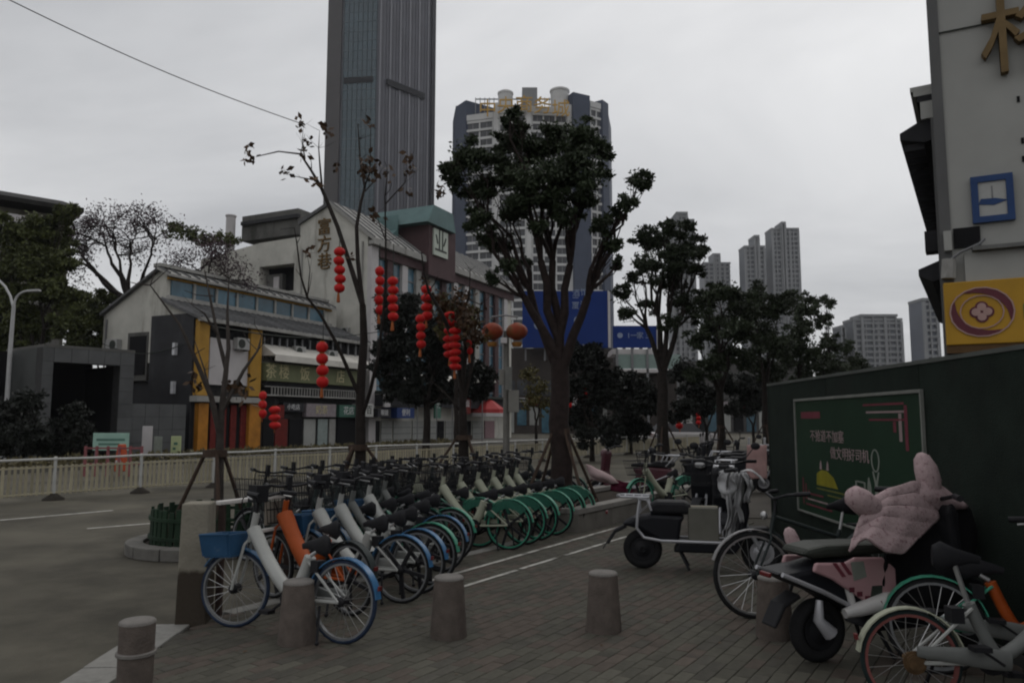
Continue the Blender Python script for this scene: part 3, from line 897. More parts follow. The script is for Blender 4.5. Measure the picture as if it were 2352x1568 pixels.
tile_wall(fC, ax1, aE, 0, ztop, 0.0, Cb)
tile_wall(fC, ax0, ax1, zt, ztop, 0.0, Cb)
tile_wall(fC, aE, aE + 2.6, 0, 2.35, -0.1, Cb)
fbox(gC, 'side_wall', mat('stone_side_shade', (0.05, 0.053, 0.052), 0.7, 0.25, 0.8), Cb, 0.62, 9, 0, ztop, -0.5, 0)  # shading of the side face is put into its darker stone colour

# ---- far left tenement behind the trees
fT = Frame((-34.5, 48), (0.75, 0.66), (0.66, -0.75))
TE = fT.px(158, 560)[0]
T = thing('old_tenement', 'old beige tenement with a dark overhanging roof at the left edge', 'building', (-34.5, 48, 0))
fbox(fT, 'wall', mat('stained_beige_render', (0.2, 0.19, 0.155), 0.85, 0.2, 0.5, stain=((0.07, 0.07, 0.055), 0.5, 0.5, 0.4)), T, -6, TE, 0, 15.6, -12, 0)
ev = MB()
ev.hexa([fT.pt(-8, 15.7, 1.6), fT.pt(TE + 0.5, 15.7, 1.6), fT.pt(TE + 0.5, 15.7, -6), fT.pt(-8, 15.7, -6), fT.pt(-8, 16.0, 1.6), fT.pt(TE + 0.5, 16.0, 1.6), fT.pt(TE + 0.5, 18.2, -6), fT.pt(-8, 18.2, -6)])
ev.build('roof', mat('black_tile_roof', (0.02, 0.019, 0.018), 0.9, 0.3, 1.5), T)
for fl in range(4):
    zz = 2.8 + fl * 3.2
    fbox(fT, 'balcony', M_trim, T, -3, TE - 0.4, zz, zz + 1.0, 0.01, 1.1)
    for k in range(4):
        if -0.8 + k * 2.6 < TE - 0.3:
          fbox(fT, 'window', M_black, T, -2.4 + k * 2.6, -0.8 + k * 2.6, zz + 1.15, zz + 2.6, 0.005, 0.08)
fbox(fT, 'roof_tank', M_white_panel, T, TE - 4.0, TE - 1.4, 13.6, 14.8, 1.12, 1.9)

# ---- blue-billboard building farther down the street, glass canopy beyond
bb = thing('billboard_building', 'dark low building under the two blue billboards behind the big tree', 'building', (8, 92, 0))
mb = MB(); mb.box(pxX(1150, 92), pxX(1420, 92), 92, 104, 0, zpx(800, 92)); mb.build('wall', mat('brown_shop_wall', (0.05, 0.042, 0.038), 0.8, 0.3, 0.5), bb)
for k in range(9):
    x0 = pxX(1160 + k * 28, 92)
    m_ = MB(); m_.box(x0, x0 + 1.1, 91.9, 92, 1.0 if k % 3 else 0.1, 3.2); m_.build('shop_front', M_blue_glass if k % 2 else M_shutter, bb)
    m_ = MB(); m_.box(x0, x0 + 1.2, 91.9, 92, 4.6, 6.4); m_.build('window', M_win_dark, bb)
    m_ = MB(); m_.box(x0 - 0.1, x0 + 1.3, 91.7, 91.95, 3.4, 4.3); m_.build('shop_sign', [M_sign_green, M_white_panel, M_red_dark, M_sign_dark][k % 4], bb)
M_bill = mat('billboard_blue', (0.003, 0.022, 0.13), 0.75, 0.12, 0.3)
M_bill_let = mat('billboard_letters', (0.2, 0.24, 0.33), 0.6)
def billboard(x0, x1, y0, y1, Y, label):
    t = thing('billboard', label, 'billboard', (pxX((x0 + x1) / 2, Y), Y, zpx(y1, Y)))
    m_ = MB(); m_.box(pxX(x0, Y), pxX(x1, Y), Y, Y + 0.5, zpx(y1, Y), zpx(y0, Y)); m_.build('panel', M_bill, t)
    m_ = MB()
    for k in range(5):
        xx = pxX(x0, Y) + 0.4 + (pxX(x1, Y) - pxX(x0, Y) - 1.0) * k / 4
        m_.bar((xx, Y + 0.8, zpx(y1, Y) - 1.5), (xx, Y + 0.8, zpx(y0, Y) - 0.3), 0.2)
        m_.bar((xx, Y + 0.8, zpx(y0, Y) - 0.4), (xx, Y + 2.8, zpx(y1, Y) - 1.4), 0.15)
    m_.build('steel_frame', M_grey_metal, t)
    m_ = MB(); m_.box(pxX(x1, Y) + 0.01, pxX(x1, Y) + 0.3, Y - 0.1, Y + 0.5, zpx(y1, Y), zpx(y0, Y)); m_.build('edge_trim', M_white_panel, t)
    return t
b1 = billboard(1200, 1398, 668, 798, 90, 'large blue rooftop billboard behind the big evergreen tree')
Rx = Matrix.Rotation(R(90), 4, 'X')
for s, x, y, sz in (('酒', 1323, 674, 0.95), ('馆', 1342, 672, 0.95), ('二', 1322, 690, 0.95), ('度', 1322, 703, 0.85), ('湾', 1341, 700, 0.95)):
    text('lettering', s, sz, M_bill_let, Matrix.Translation(at(x, y, 89.97)) @ Rx, b1, 0.02)
m_ = MB(); c = at(1326, 736, 89.98); m_.ball((c.x, 89.97, c.z), 0.42, 0.04, 0.5); c2 = at(1322, 762, 89.98); m_.bar((c.x, 89.97, c.z - 0.4), (c2.x, 89.97, c2.z), 0.3, 0.04)
m_.build('spoon_emblem', M_bill_let, b1)
m_ = MB(); c = at(1236, 745, 89.98); m_.ball((c.x, 89.97, c.z), 0.5, 0.04, 0.6); m_.build('round_emblem', M_bill_let, b1)
b2 = billboard(1410, 1510, 748, 798, 84, 'smaller blue billboard right of the large one')
for s, x in (('●', 1424), ('1', 1444), ('一', 1456), ('家', 1470), ('三', 1490)):
    text('lettering', s, 0.8, M_bill_let, Matrix.Translation(at(x, 771, 83.97)) @ Rx, b2, 0.02)
gcn = thing('glass_skywalk', 'pale green glass canopy above the shops, below the smaller billboard', 'canopy', (pxX(1460, 84), 84, 0))
m_ = MB(); m_.box(pxX(1404, 84), pxX(1560, 84), 82, 88, zpx(858, 84), zpx(850, 84)); m_.box(pxX(1404, 84), pxX(1506, 84), 82.4, 87, zpx(816, 84), zpx(804, 84)); m_.build('slab', M_white_panel, gcn)
m_ = MB(); m_.box(pxX(1410, 84), pxX(1556, 84), 82.2, 82.3, zpx(849, 84), zpx(817, 84)); m_.build('glass', mat('green_tint_glass', (0.16, 0.22, 0.2), 0.2, 0.2, 0.5), gcn)
for k in range(5):
    xx = pxX(1410 + k * 34, 84)
    m_ = MB(); m_.box(xx, xx + 0.25, 82, 82.19, 0, zpx(805 if k < 3 else 850, 84)); m_.build('post', M_grey_metal, gcn)
m_ = MB(); m_.box(pxX(1404, 84), pxX(1560, 84), 84, 88, 0, zpx(859, 84) - 0.05); m_.build('shop_wall', mat('brown_shop_wall', (0.05,) * 3), gcn)
# far row closing the street on the right, mostly behind trees
fr_ = thing('street_end_shops', 'dim row of shops closing the street between the far tree trunks', 'building', (28, 95, 0))
mb = MB(); mb.box(pxX(1560, 95), pxX(1860, 95), 95, 110, 0, 9.0); mb.build('wall', mat('dim_shop_wall', (0.07, 0.068, 0.066), 0.8, 0.4, 0.25), fr_)
for k in range(10):
    x0 = pxX(1566 + k * 29, 95)
    m_ = MB(); m_.box(x0, x0 + 1.2, 94.9, 95, 0.2, 2.8); m_.build('shop_front', [M_shutter, M_black, M_blue_glass][k % 3], fr_)
    m_ = MB(); m_.box(x0, x0 + 1.3, 94.7, 94.95, 3.0, 3.9); m_.build('shop_sign', [M_red_dark, M_white_panel, M_sign_green, M_sign_mauve][k % 4], fr_)
# ================================================================ right side: hoarding and the building behind it
M_hoard = mat('green_turf_hoarding', (0.011, 0.017, 0.013), 0.9, 0.35, 3, bump=0.5, bscale=120, stain=((0.015, 0.016, 0.014), 0.8, 0.55, 1))
M_hoard_edge = mat('hoarding_edge', (0.075, 0.08, 0.074), 0.6, 0.2, 4)
M_frame_thin = mat('poster_frame', (0.16, 0.165, 0.15), 0.5, 0.15, 4)
HA, HB = V((3.42, 10.1, 0)), V((3.2, 2.2, 0))
hu = (HB - HA).normalized(); hn = V((hu.y, -hu.x, 0))
if hn.x > 0:
    hn = -hn
fH = Frame(HA, hu, hn)
HL = (HB - HA).length
hoard = thing('green_hoarding', 'dark green site hoarding about two metres high with a framed poster', 'hoarding', tuple(HA))
for k in range(4):
    a0, a1 = k * HL / 4, (k + 1) * HL / 4
    fbox(fH, 'hoarding_panel', M_hoard, hoard, a0 + 0.004, a1 - 0.004, 0.04, 2.05, -0.06, 0)
fbox(fH, 'end_panel', M_hoard, hoard, -0.045, 0.002, 0.04, 2.05, -1.6, 0.004)
fbox(fH, 'top_rail', M_hoard_edge, hoard, -0.05, HL, 2.053, 2.085, -0.07, 0.008)
fbox(fH, 'base_rail', mat('hoarding_base', (0.05, 0.05, 0.048), 0.8), hoard, -0.05, HL, 0.03, 0.1, 0.0, 0.03)
for k in range(5):
    a = 0.1 + k * (HL - 0.2) / 4
    fbox(fH, 'back_post', M_grey_metal, hoard, a - 0.03, a + 0.03, 0.03, 2.04, -0.13, -0.062)
# poster on the hoarding
pa0, pa1 = fH.px(1828, 1040, 0.03)[0], fH.px(2118, 1040, 0.03)[0]
pz0, pz1 = 0.57, 1.82
po = thing('poster_board', 'framed green public poster with pink corner stripes and a yellow food cover', 'poster', tuple(fH.pt((pa0 + pa1) / 2, pz0, 0.01)))
fbox(fH, 'poster_sheet', mat('poster_green', (0.012, 0.03, 0.017), 0.5, 0.2, 2), po, pa0, pa1, pz0, pz1, 0.004, 0.014)
t_ = 0.022
for nm, q in (('frame', (pa0 - t_, pa1 + t_, pz1, pz1 + t_ * 1.3)), ('frame', (pa0 - t_, pa1 + t_, pz0 - t_, pz0)), ('frame', (pa0 - t_, pa0, pz0 + 0.001, pz1 - 0.001)), ('frame', (pa1, pa1 + t_, pz0 + 0.001, pz1 - 0.001))):
    fbox(fH, nm, M_frame_thin, po, q[0], q[1], q[2], q[3], 0.003, 0.032, 0.003)
M_pink = mat('poster_pink', (0.13, 0.03, 0.042), 0.5)
M_pinkl = mat('poster_pale_pink', (0.24, 0.18, 0.18), 0.5)
M_pyel = mat('poster_yellow', (0.19, 0.17, 0.016), 0.5)
M_pgrey = mat('poster_pale_grey', (0.17, 0.185, 0.16), 0.5)
M_polive = mat('poster_olive', (0.11, 0.11, 0.03), 0.5)
PW, PH = pa1 - pa0, pz1 - pz0
def pp(name, poly, m, d=0.0155):
    m_ = MB(); m_.prism([(pa0 + u_ * PW, pz0 + v_ * PH) for u_, v_ in poly], lambda a, b, dd: fH.pt(a, b, dd), 0.0142, d)
    return m_.build(name, m, po)
def prect(name, u0, u1, v0, v1, m, d=0.0155):
    return pp(name, [(u0, v0), (u1, v0), (u1, v1), (u0, v1)], m, d)
prect('red_tab', 0.06, 0.26, 0.84, 0.9, M_pink)
for k in range(3):
    prect('corner_stripe', 0.63 + 0.02 * k, 0.9, 0.93 - k * 0.055, 0.945 - k * 0.055, M_pinkl if k % 2 else M_pink)
    prect('corner_stripe', 0.9 - 0.035 * k, 0.918 - 0.035 * k, 0.62 + 0.06 * k, 0.925 - k * 0.055, M_pink if k != 1 else M_pinkl)
    prect('corner_stripe', 0.08 + 0.02 * k, 0.34 - 0.04 * k, 0.06 + k * 0.05, 0.075 + k * 0.05, M_pinkl if k % 2 else M_pink)
    prect('corner_stripe', 0.05 + 0.03 * k, 0.062 + 0.03 * k, 0.06 + k * 0.05, 0.3 - 0.05 * k, M_pink)
for s, u_, v_ in (('不抢道不加塞', 0.31, 0.68), ('做文明好司机', 0.5, 0.545)):
    text('lettering', s, 0.135, M_pinkl, Matrix.Translation(fH.pt(pa0 + u_ * PW, pz0 + v_ * PH, 0.0155)) @ Matrix((fH.u, V((0, 0, 1)), fH.n)).transposed().to_4x4(), po, 0.002, sx=1.15)
pp('food_cover', [(0.2, 0.26), (0.4, 0.26), (0.36, 0.35), (0.3, 0.395), (0.25, 0.395), (0.205, 0.36)], M_pyel)
for u_ in (0.235, 0.30):
    pp('steam_mark', [(u_, 0.4), (u_ + 0.022, 0.4), (u_ + 0.02, 0.45), (u_ + 0.012, 0.48), (u_ + 0.004, 0.45)], M_pinkl)
prect('cover_band', 0.2, 0.46, 0.225, 0.238, M_polive)
prect('table_line', 0.3, 0.78, 0.185, 0.197, M_polive)
prect('table_line', 0.55, 0.8, 0.14, 0.152, M_polive)
prect('table_line', 0.785, 0.797, 0.153, 0.198, M_polive)
for q in ((0.545, 0.557, 0.198, 0.36), (0.61, 0.622, 0.198, 0.36), (0.5575, 0.6095, 0.35, 0.362), (0.5575, 0.6095, 0.285, 0.3), (0.5575, 0.6095, 0.245, 0.255)):
    prect('chair_drawing', *q, M_pgrey)
pp('bottle_drawing', [(0.635, 0.198), (0.665, 0.198), (0.665, 0.33), (0.652, 0.4), (0.644, 0.4), (0.635, 0.33)], M_pgrey)
sp = [(0.7 + 0.03 * math.cos(a), 0.53 + 0.085 * math.sin(a)) for a in [k * math.pi / 8 for k in range(17)]]
for i in range(16):
    a_, b_ = sp[i], sp[i + 1]
    pp('spoon_outline', [a_, b_, (0.7 + (b_[0] - 0.7) * 0.7, 0.53 + (b_[1] - 0.53) * 0.87), (0.7 + (a_[0] - 0.7) * 0.7, 0.53 + (a_[1] - 0.53) * 0.87)], M_pgrey)
pp('spoon_outline', [(0.69, 0.198), (0.71, 0.198), (0.71, 0.36), (0.725, 0.45), (0.715, 0.45), (0.7, 0.38), (0.685, 0.45), (0.675, 0.45), (0.69, 0.36)], M_pgrey)

# building D on the right
fD = Frame((8.95, 15.5), (0.88, -0.47), (-0.47, -0.88))
gD = Frame((8.95, 15.5), (0.525, 0.851), (-0.851, 0.525))
D = thing('corner_shop_building', 'grey-white corner building with a yellow round-emblem sign at the right edge', 'building', (8.82, 15.5, 0))
M_wallD = mat('grey_white_render', (0.29, 0.29, 0.275), 0.85, 0.08, 0.7, stain=((0.2, 0.2, 0.185), 0.8, 0.58, 0.25), bump=0.15, bscale=40)
M_eave = mat('black_timber_eave', (0.016, 0.016, 0.018), 0.8, 0.3, 2)
m_ = MB(); _q = [fD.pt(0.0, 0, -0.02), fD.pt(14, 0, -0.02), fD.pt(14, 0, -0.02) + gD.u * 11, fD.pt(0.0, 0, -0.02) + gD.u * 11]
m_.prism([(p_.x, p_.y) for p_ in _q], lambda a, b, d: V((a, b, d)), 0, 17); m_.build('wall', M_wallD, D)
fbox(fD, 'corner_strip', mat('side_strip_grey', (0.1, 0.1, 0.1), 0.8, 0.1, 1), D, 0.001, 0.2, 0, 17.01, -0.019, 0.02)
# wall joint line, holes
m_ = MB()
q0, q1 = fD.px(2150, 78, 0.01), fD.px(2250, 58, 0.01)
m_.tube([fD.pt(q0[0] + 0.05, q0[1], 0.01), fD.pt(q1[0], q1[1], 0.01), fD.pt(q1[0] + 2.2, q1[1] + 0.1, 0.01)], 0.018, 5); m_.build('wall_cable', M_dark_let, D)
for x, y in ((2336, 235), (2346, 330), (2348, 372)):
    a, z = fD.px(x, y, 0.0); fbox(fD, 'wall_hole', M_black, D, a, a + 0.05, z, z + 0.12, -0.019, 0.004)
# bronze character cut by the frame
a, z = fD.px(2330, 88, 0.1)
text('lettering', '格', 1.85, mat('old_bronze', (0.13, 0.085, 0.035), 0.55, 0.2, 3), fD.M(a + 0.28, z, 0.1), D, 0.09)
# blue framed square emblem
a0, z1 = fD.px(2228, 408, 0.08); a1, z0 = fD.px(2333, 503, 0.08)
ES = thing('blue_square_sign', 'white square sign with a thick blue border on the grey wall', 'sign', tuple(fD.pt((a0 + a1) / 2, z0, 0.03)))
fbox(fD, 'panel', mat('square_sign_white', (0.33, 0.33, 0.32), 0.5, 0.06), ES, a0 + 0.01, a1 - 0.01, z0 + 0.01, z1 - 0.01, 0.0, 0.05)
M_bluef = mat('sign_blue', (0.018, 0.045, 0.13), 0.5, 0.1)
w_ = 0.125
for q in ((a0, a1, z1 - w_, z1), (a0, a1, z0, z0 + w_), (a0, a0 + w_, z0 + w_ + 0.001, z1 - w_ - 0.001), (a1 - w_, a1, z0 + w_ + 0.001, z1 - w_ - 0.001)):
    fbox(fD, 'border', M_bluef, ES, *q, 0.0, 0.09)
ca, cz = (a0 + a1) / 2, (z0 + z1) / 2
m_ = MB(); m_.prism([(ca - 0.25, cz - 0.1), (ca + 0.02, cz - 0.14), (ca + 0.27, cz - 0.06), (ca + 0.05, cz + 0.0), (ca - 0.2, cz + 0.01)], lambda x, y, d: fD.pt(x, y, d), 0.051, 0.065); m_.build('emblem', M_bluef, ES)
m_ = MB(); fD.box(m_, ca - 0.012, ca + 0.012, cz + 0.011, cz + 0.26, 0.051, 0.06); m_.build('emblem_line', M_grey_metal, ES)
# yellow sign
a0, z1 = fD.px(2166, 650, 0.3); z0 = fD.px(2172, 793, 0.3)[1]
YS = thing('yellow_shop_sign', 'yellow shop sign with a purple ringed flower emblem', 'sign', tuple(fD.pt(a0, z0, 0)))
fbox(fD, 'panel', mat('sign_yellow', (0.36, 0.2, 0.018), 0.45, 0.16, 0.8), YS, a0, a0 + 6, z0, z1, 0.02, 0.3, 0.02)
fbox(fD, 'lower_trim', mat('sign_trim_brown', (0.09, 0.05, 0.02), 0.6), YS, a0, a0 + 6, z0 - 0.16, z0 - 0.002, 0.02, 0.26)
M_purp = mat('emblem_purple', (0.1, 0.025, 0.035), 0.5, 0.1)
M_rose = mat('emblem_rose', (0.34, 0.22, 0.2), 0.5, 0.1)
ec = fD.px(2255, 716, 0.31)
def arc_poly(R0, R1, t0, t1, n=18, cx=0, cz=0, taper=True):
    outer = [(cx + R0 * math.cos(t0 + (t1 - t0) * k / n), cz + R0 * math.sin(t0 + (t1 - t0) * k / n)) for k in range(n + 1)]
    inner = []
    for k in range(n, -1, -1):
        f = k / n; r = R0 - (R0 - R1) * (math.sin(math.pi * f) ** 0.7 if taper else 1)
        inner.append((cx + r * math.cos(t0 + (t1 - t0) * f), cz + r * math.sin(t0 + (t1 - t0) * f)))
    return outer, inner
def emblem(name, R0, R1, t0, t1, m, d, taper=True):
    o_, i_ = arc_poly(R0, R1, R(t0), R(t1), taper=taper)
    m_ = MB(); n = len(o_); i_ = i_[::-1]
    for k in range(n - 1):
        m_.prism([(ec[0] + p_[0] * 1.06, ec[1] + p_[1] * 0.95) for p_ in (o_[k], o_[k + 1], i_[k + 1], i_[k])], lambda a, b, dd: fD.pt(a, b, dd), 0.301, d)
    return m_.build(name, m, YS)
emblem('ring', 0.53, 0.505, 0, 360, M_rose, 0.33, False)
emblem('upper_swirl', 0.5, 0.36, -25, 125, M_purp, 0.322)
emblem('lower_swirl', 0.5, 0.34, 150, 310, M_purp, 0.322)
emblem('inner_ring', 0.36, 0.34, 0, 360, M_rose, 0.326, False)
for k in range(4):
    a = k * math.pi / 2 + R(45 * 0)
    for nm, rr, dd, m__ in (('petal_outline', 0.115, 0.315, M_purp), ('petal', 0.078, 0.33, M_rose)):  # a wider purple disc of the emblem behind each rose petal
        m_ = MB(); m_.prism([(ec[0] + 0.1 * math.cos(a) + rr * math.cos(t), ec[1] + 0.1 * math.sin(a) + rr * math.sin(t)) for t in [2 * math.pi * q / 14 for q in range(14)]], lambda x, y, d: fD.pt(x, y, d), 0.301, dd + k * 0.0007)
        m_.build(nm, m__, YS)
a, z = fD.px(2372, 722, 0.31)
text('lettering', '中国福利彩票', 0.6, mat('sign_green_letter', (0.05, 0.12, 0.04), 0.5), fD.M(a + 1.6, z, 0.305), YS, 0.015)
# ledge, vent recess and pipes above the sign
fbox(fD, 'ledge', mat('ledge_grey', (0.12, 0.12, 0.115), 0.8, 0.2, 2), D, 0.55, 14, z1 + 0.62, z1 + 0.7, -0.01, 0.32)
fbox(fD, 'lower_fascia', M_wallD, D, 0.4, 14, z1 + 0.02, z1 + 0.61, -0.01, 0.14)
pxbox(fD, 'vent_recess', M_black, D, 2190, 2252, 522, 568, -0.015, 0.03)
pxbox(fD, 'vent_box', M_wallD, D, 2168, 2186, 530, 575, 0.0, 0.2)
m_ = MB(); q = [fD.px(*p_, 0.2) for p_ in ((2180, 600), (2205, 580), (2250, 560), (2262, 548))]; m_.tube([fD.pt(*p_, 0.2) for p_ in q], 0.03, 6); m_.build('pipe', M_grey_metal, D, smooth=40)
m_ = MB(); q = [fD.px(*p_, 0.12) for p_ in ((2180, 596), (2178, 640))]; m_.tube([fD.pt(*p_, 0.12) for p_ in q], 0.14, 8); m_.build('downpipe', M_trim, D, smooth=40)
fbox(fD, 'shop_front', M_black, D, 0.3, 13, 0.05, z0 - 0.17, -0.01, 0.03)
# road side: cornice and two long tiled eaves
def eave(x, y, Y, length, zi, name):
    p = at(x, y, Y)
    dz = zi - p.z
    a = (p - gD.p0).dot(gD.u)
    out = (p - gD.p0).dot(gD.n)
    m_ = MB()
    pr = [(out, p.z), (out, p.z + 0.14), (0.02, zi + 0.1), (0.02, p.z - 0.1), (0.2, p.z - 0.14)]
    m_.prism(pr, lambda d, b, s_: gD.pt(s_, b, d), a, a + length)
    return m_.build(name, M_eave, D), a, out, p.z
e1, ea, eo, ez = eave(2067, 322, 16.2, 11.5, at(2150, 285, 16.2).z, 'upper_eave')
e2, fa, fo, fz = eave(2110, 634, 16.0, 9, at(2152, 612, 16.0).z, 'lower_eave')
for k in range(24):
    fbox(gD, 'rafter', M_eave, e1, ea + 0.1 + k * 0.48, ea + 0.18 + k * 0.48, ez - 0.26, ez - 0.11, 0.21, eo * 0.9)
zc = at(2130, 217, 16.3).z
for k, (dz0, dz1, dd) in enumerate(((-0.1, 0.0, 0.42), (-0.22, -0.103, 0.36), (-0.36, -0.223, 0.3), (-0.75, -0.363, 0.24))):
    fbox(gD, 'cornice', M_wallD if k != 2 else M_eave, D, ea - 0.1, ea + 11, zc + dz0, zc + dz1, 0.0, dd)
fbox(gD, 'side_bay', mat('side_strip_grey', (0.1,) * 3), D, 0.3, 10, 0, zc - 0.76, 0.0, 0.06)
pxb = at(2136, 560, 16.0)
fbox(gD, 'side_lamp_box', M_eave, D, 0.3, 0.7, pxb.z - 0.2, pxb.z + 0.25, 0.061, 0.3)

# ================================================================ bollards, concrete post, steel rail
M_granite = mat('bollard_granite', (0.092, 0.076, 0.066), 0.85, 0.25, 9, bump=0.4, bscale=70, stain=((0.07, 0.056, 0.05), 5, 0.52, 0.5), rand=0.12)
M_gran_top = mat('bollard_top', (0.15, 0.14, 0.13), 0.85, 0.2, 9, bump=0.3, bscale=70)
def bollard(x, y, label, h=0.43, r0=0.135, r1=0.108):
    p = gp(x, y)
    t = thing('stone_bollard', label, 'bollard', (p.x, p.y, 0.03), rnd.uniform(0, 3), 'granite bollards across the pavement')
    m_ = MB()
    m_.lathe([(r0, 0), (r0, 0.02)] + [(r0 + (r1 - r0) * k / 6, 0.02 + (h - 0.04) * k / 6) for k in range(1, 7)], 22)
    m_.build('shaft', M_granite, t, world=False, smooth=50)
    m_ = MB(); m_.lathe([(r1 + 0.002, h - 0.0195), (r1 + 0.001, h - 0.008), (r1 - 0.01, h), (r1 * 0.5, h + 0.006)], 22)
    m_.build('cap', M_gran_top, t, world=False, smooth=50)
    return t
bollard(682, 1484, 'granite bollard in front of the blue-and-white bike wheel')
bollard(1030, 1470, 'reddish granite bollard at the near end of the white line')
bollard(1387, 1456, 'free-standing granite bollard, midway between bikes and scooters')
bollard(1780, 1471, 'granite bollard in front of the black-tyred bicycle wheel')
b_ = bollard(308, 1596, 'granite bollard with a ring at the kerb, bottom left', 0.4, 0.098, 0.1)
m_ = MB(); m_.lathe([(0.104, 0.2), (0.112, 0.205), (0.112, 0.22), (0.104, 0.225)], 22); m_.build('ring', M_gran_top, b_, world=False, smooth=50)

cp = thing('concrete_post', 'weathered square concrete post, dark and damp in its lower half', 'post', (POST.x, POST.y, 0.0), math.atan2(0.12, 1))
M_conc = mat('post_concrete', (0.2, 0.185, 0.15), 0.9, 0.16, 5, bump=0.4, bscale=40, stain=((0.09, 0.078, 0.06), 3, 0.55, 0.4))
t0_ = M_conc.node_tree
def damp(m, z_mid, col):
    """a damp mark that climbs from the ground with a ragged edge"""
    t = m.node_tree; p = t.nodes['Principled BSDF']
    src = p.inputs['Base Color'].links[0].from_socket
    co = t.nodes.new('ShaderNodeTexCoord'); sp_ = t.nodes.new('ShaderNodeSeparateXYZ'); t.links.new(co.outputs['Object'], sp_.inputs[0])
    nz_ = t.nodes.new('ShaderNodeTexNoise'); nz_.inputs['Scale'].default_value = 7; nz_.inputs['Detail'].default_value = 5; t.links.new(co.outputs['Object'], nz_.inputs['Vector'])
    ad = t.nodes.new('ShaderNodeMath'); ad.operation = 'MULTIPLY_ADD'; ad.inputs[1].default_value = 0.25; t.links.new(nz_.outputs['Fac'], ad.inputs[0]); t.links.new(sp_.outputs['Z'], ad.inputs[2])
    mr_ = t.nodes.new('ShaderNodeMapRange'); mr_.inputs['From Min'].default_value = z_mid + 0.14; mr_.inputs['From Max'].default_value = z_mid + 0.09; t.links.new(ad.outputs[0], mr_.inputs['Value'])
    mx_ = t.nodes.new('ShaderNodeMix'); mx_.data_type = 'RGBA'; t.links.new(mr_.outputs[0], mx_.inputs['Factor']); t.links.new(src, mx_.inputs['A']); mx_.inputs['B'].default_value = (*col, 1)
    t.links.new(mx_.outputs['Result'], p.inputs['Base Color'])
damp(M_conc, 0.44, (0.042, 0.034, 0.026))
m_ = MB(); w0, w1 = 0.118, 0.104
m_.hexa([V((-w0, -w0, 0)), V((w0, -w0, 0)), V((w0, w0, 0)), V((-w0, w0, 0)), V((-w1, -w1, 0.95)), V((w1, -w1, 0.95)), V((w1, w1, 0.95)), V((-w1, w1, 0.95))])
m_.build('shaft', M_conc, cp, world=False, bevel=0.012)
rl = thing('steel_railing', 'short railing with bright steel rails fixed to the concrete post', 'railing', (POST.x + 0.15, POST.y + 0.1, 0))
M_steel = mat('worn_bright_steel', (0.5, 0.48, 0.46), 0.4, 0.15, 6)
M_rail_post = mat('rail_post_brown', (0.045, 0.03, 0.026), 0.7, 0.25, 6)
ra, rb = at(500, 1162, 6.35), at(668, 1147, 7.05)
la, lb = at(503, 1226, 6.35), at(668, 1203, 7.05)
ra.z = 0.92; rb.z = 0.92; la.z = 0.64; lb.z = 0.64
m_ = MB(); m_.bar(ra, rb, 0.06, 0.035); m_.build('top_rail', M_steel, rl, bevel=0.008)
m_ = MB(); m_.bar(la, lb, 0.04, 0.03); m_.build('lower_rail', M_steel, rl, bevel=0.006)
for f in (0.06, 0.97):
    p = ra.lerp(rb, f); m_ = MB(); m_.bar((p.x, p.y, 0), (p.x, p.y, 0.9), 0.05, 0.05); m_.build('rail_post', M_rail_post, rl, bevel=0.005)
m_ = MB(); p, q = ra.lerp(rb, 0.62), ra.lerp(rb, 0.93)
m_.hexa([V((p.x, p.y, 0.68)), V((q.x, q.y, 0.68)), V((q.x, q.y + 0.02, 0.68)), V((p.x, p.y + 0.02, 0.68)), V((p.x, p.y, 0.88)), V((q.x, q.y, 0.88)), V((q.x, q.y + 0.02, 0.88)), V((p.x, p.y + 0.02, 0.88))])
m_.build('notice_plate', mat('beige_plate', (0.2, 0.18, 0.15), 0.6, 0.12), rl)

# ================================================================ road fence
M_fence = mat('fence_cream', (0.32, 0.29, 0.205), 0.6, 0.16, 3, rand=0.25)
M_fence_rail = mat('fence_rail_white', (0.4, 0.4, 0.385), 0.5, 0.12, 4)
M_foot = mat('fence_foot', (0.03, 0.026, 0.022), 0.9, 0.25, 6)
FA, FB2 = V((-12.4, 11.2, 0)), V((10.8, 43.2, 0))
fdir = (FB2 - FA).normalized(); FLn = (FB2 - FA).length
fence = thing('road_fence', 'long cream picket road fence with white rail and dark feet', 'fence', tuple(FA))
n_pan = int(FLn / 1.78)
hz = [0.83 + rnd.uniform(-0.012, 0.012) for _ in range(n_pan + 1)]
off = [rnd.uniform(-0.03, 0.03) for _ in range(n_pan + 1)]
fperp = V((-fdir.y, fdir.x, 0))
def fpt(i, z=0.0):
    p = FA + fdir * (i * 1.78) + fperp * off[i]
    return V((p.x, p.y, z))
PKM = MB(); PKM.box(-0.025, 0.025, -0.01, 0.01, 0.11, 0.7)
pk_me = PKM.mesh('picket', M_fence)
PST = MB(); PST.lathe([(0.032, 0.03), (0.032, 0.8), (0.042, 0.805), (0.042, 0.84), (0.02, 0.87)], 8)
pst_me = PST.mesh('post', M_fence_rail, smooth=40)
FT = MB(); FT.lathe([(0.19, 0.0), (0.18, 0.03), (0.11, 0.075), (0.05, 0.12)], 12)
ft_me = FT.mesh('foot', M_foot, smooth=50)
npk = 0
rest = MB()
TR = MB()
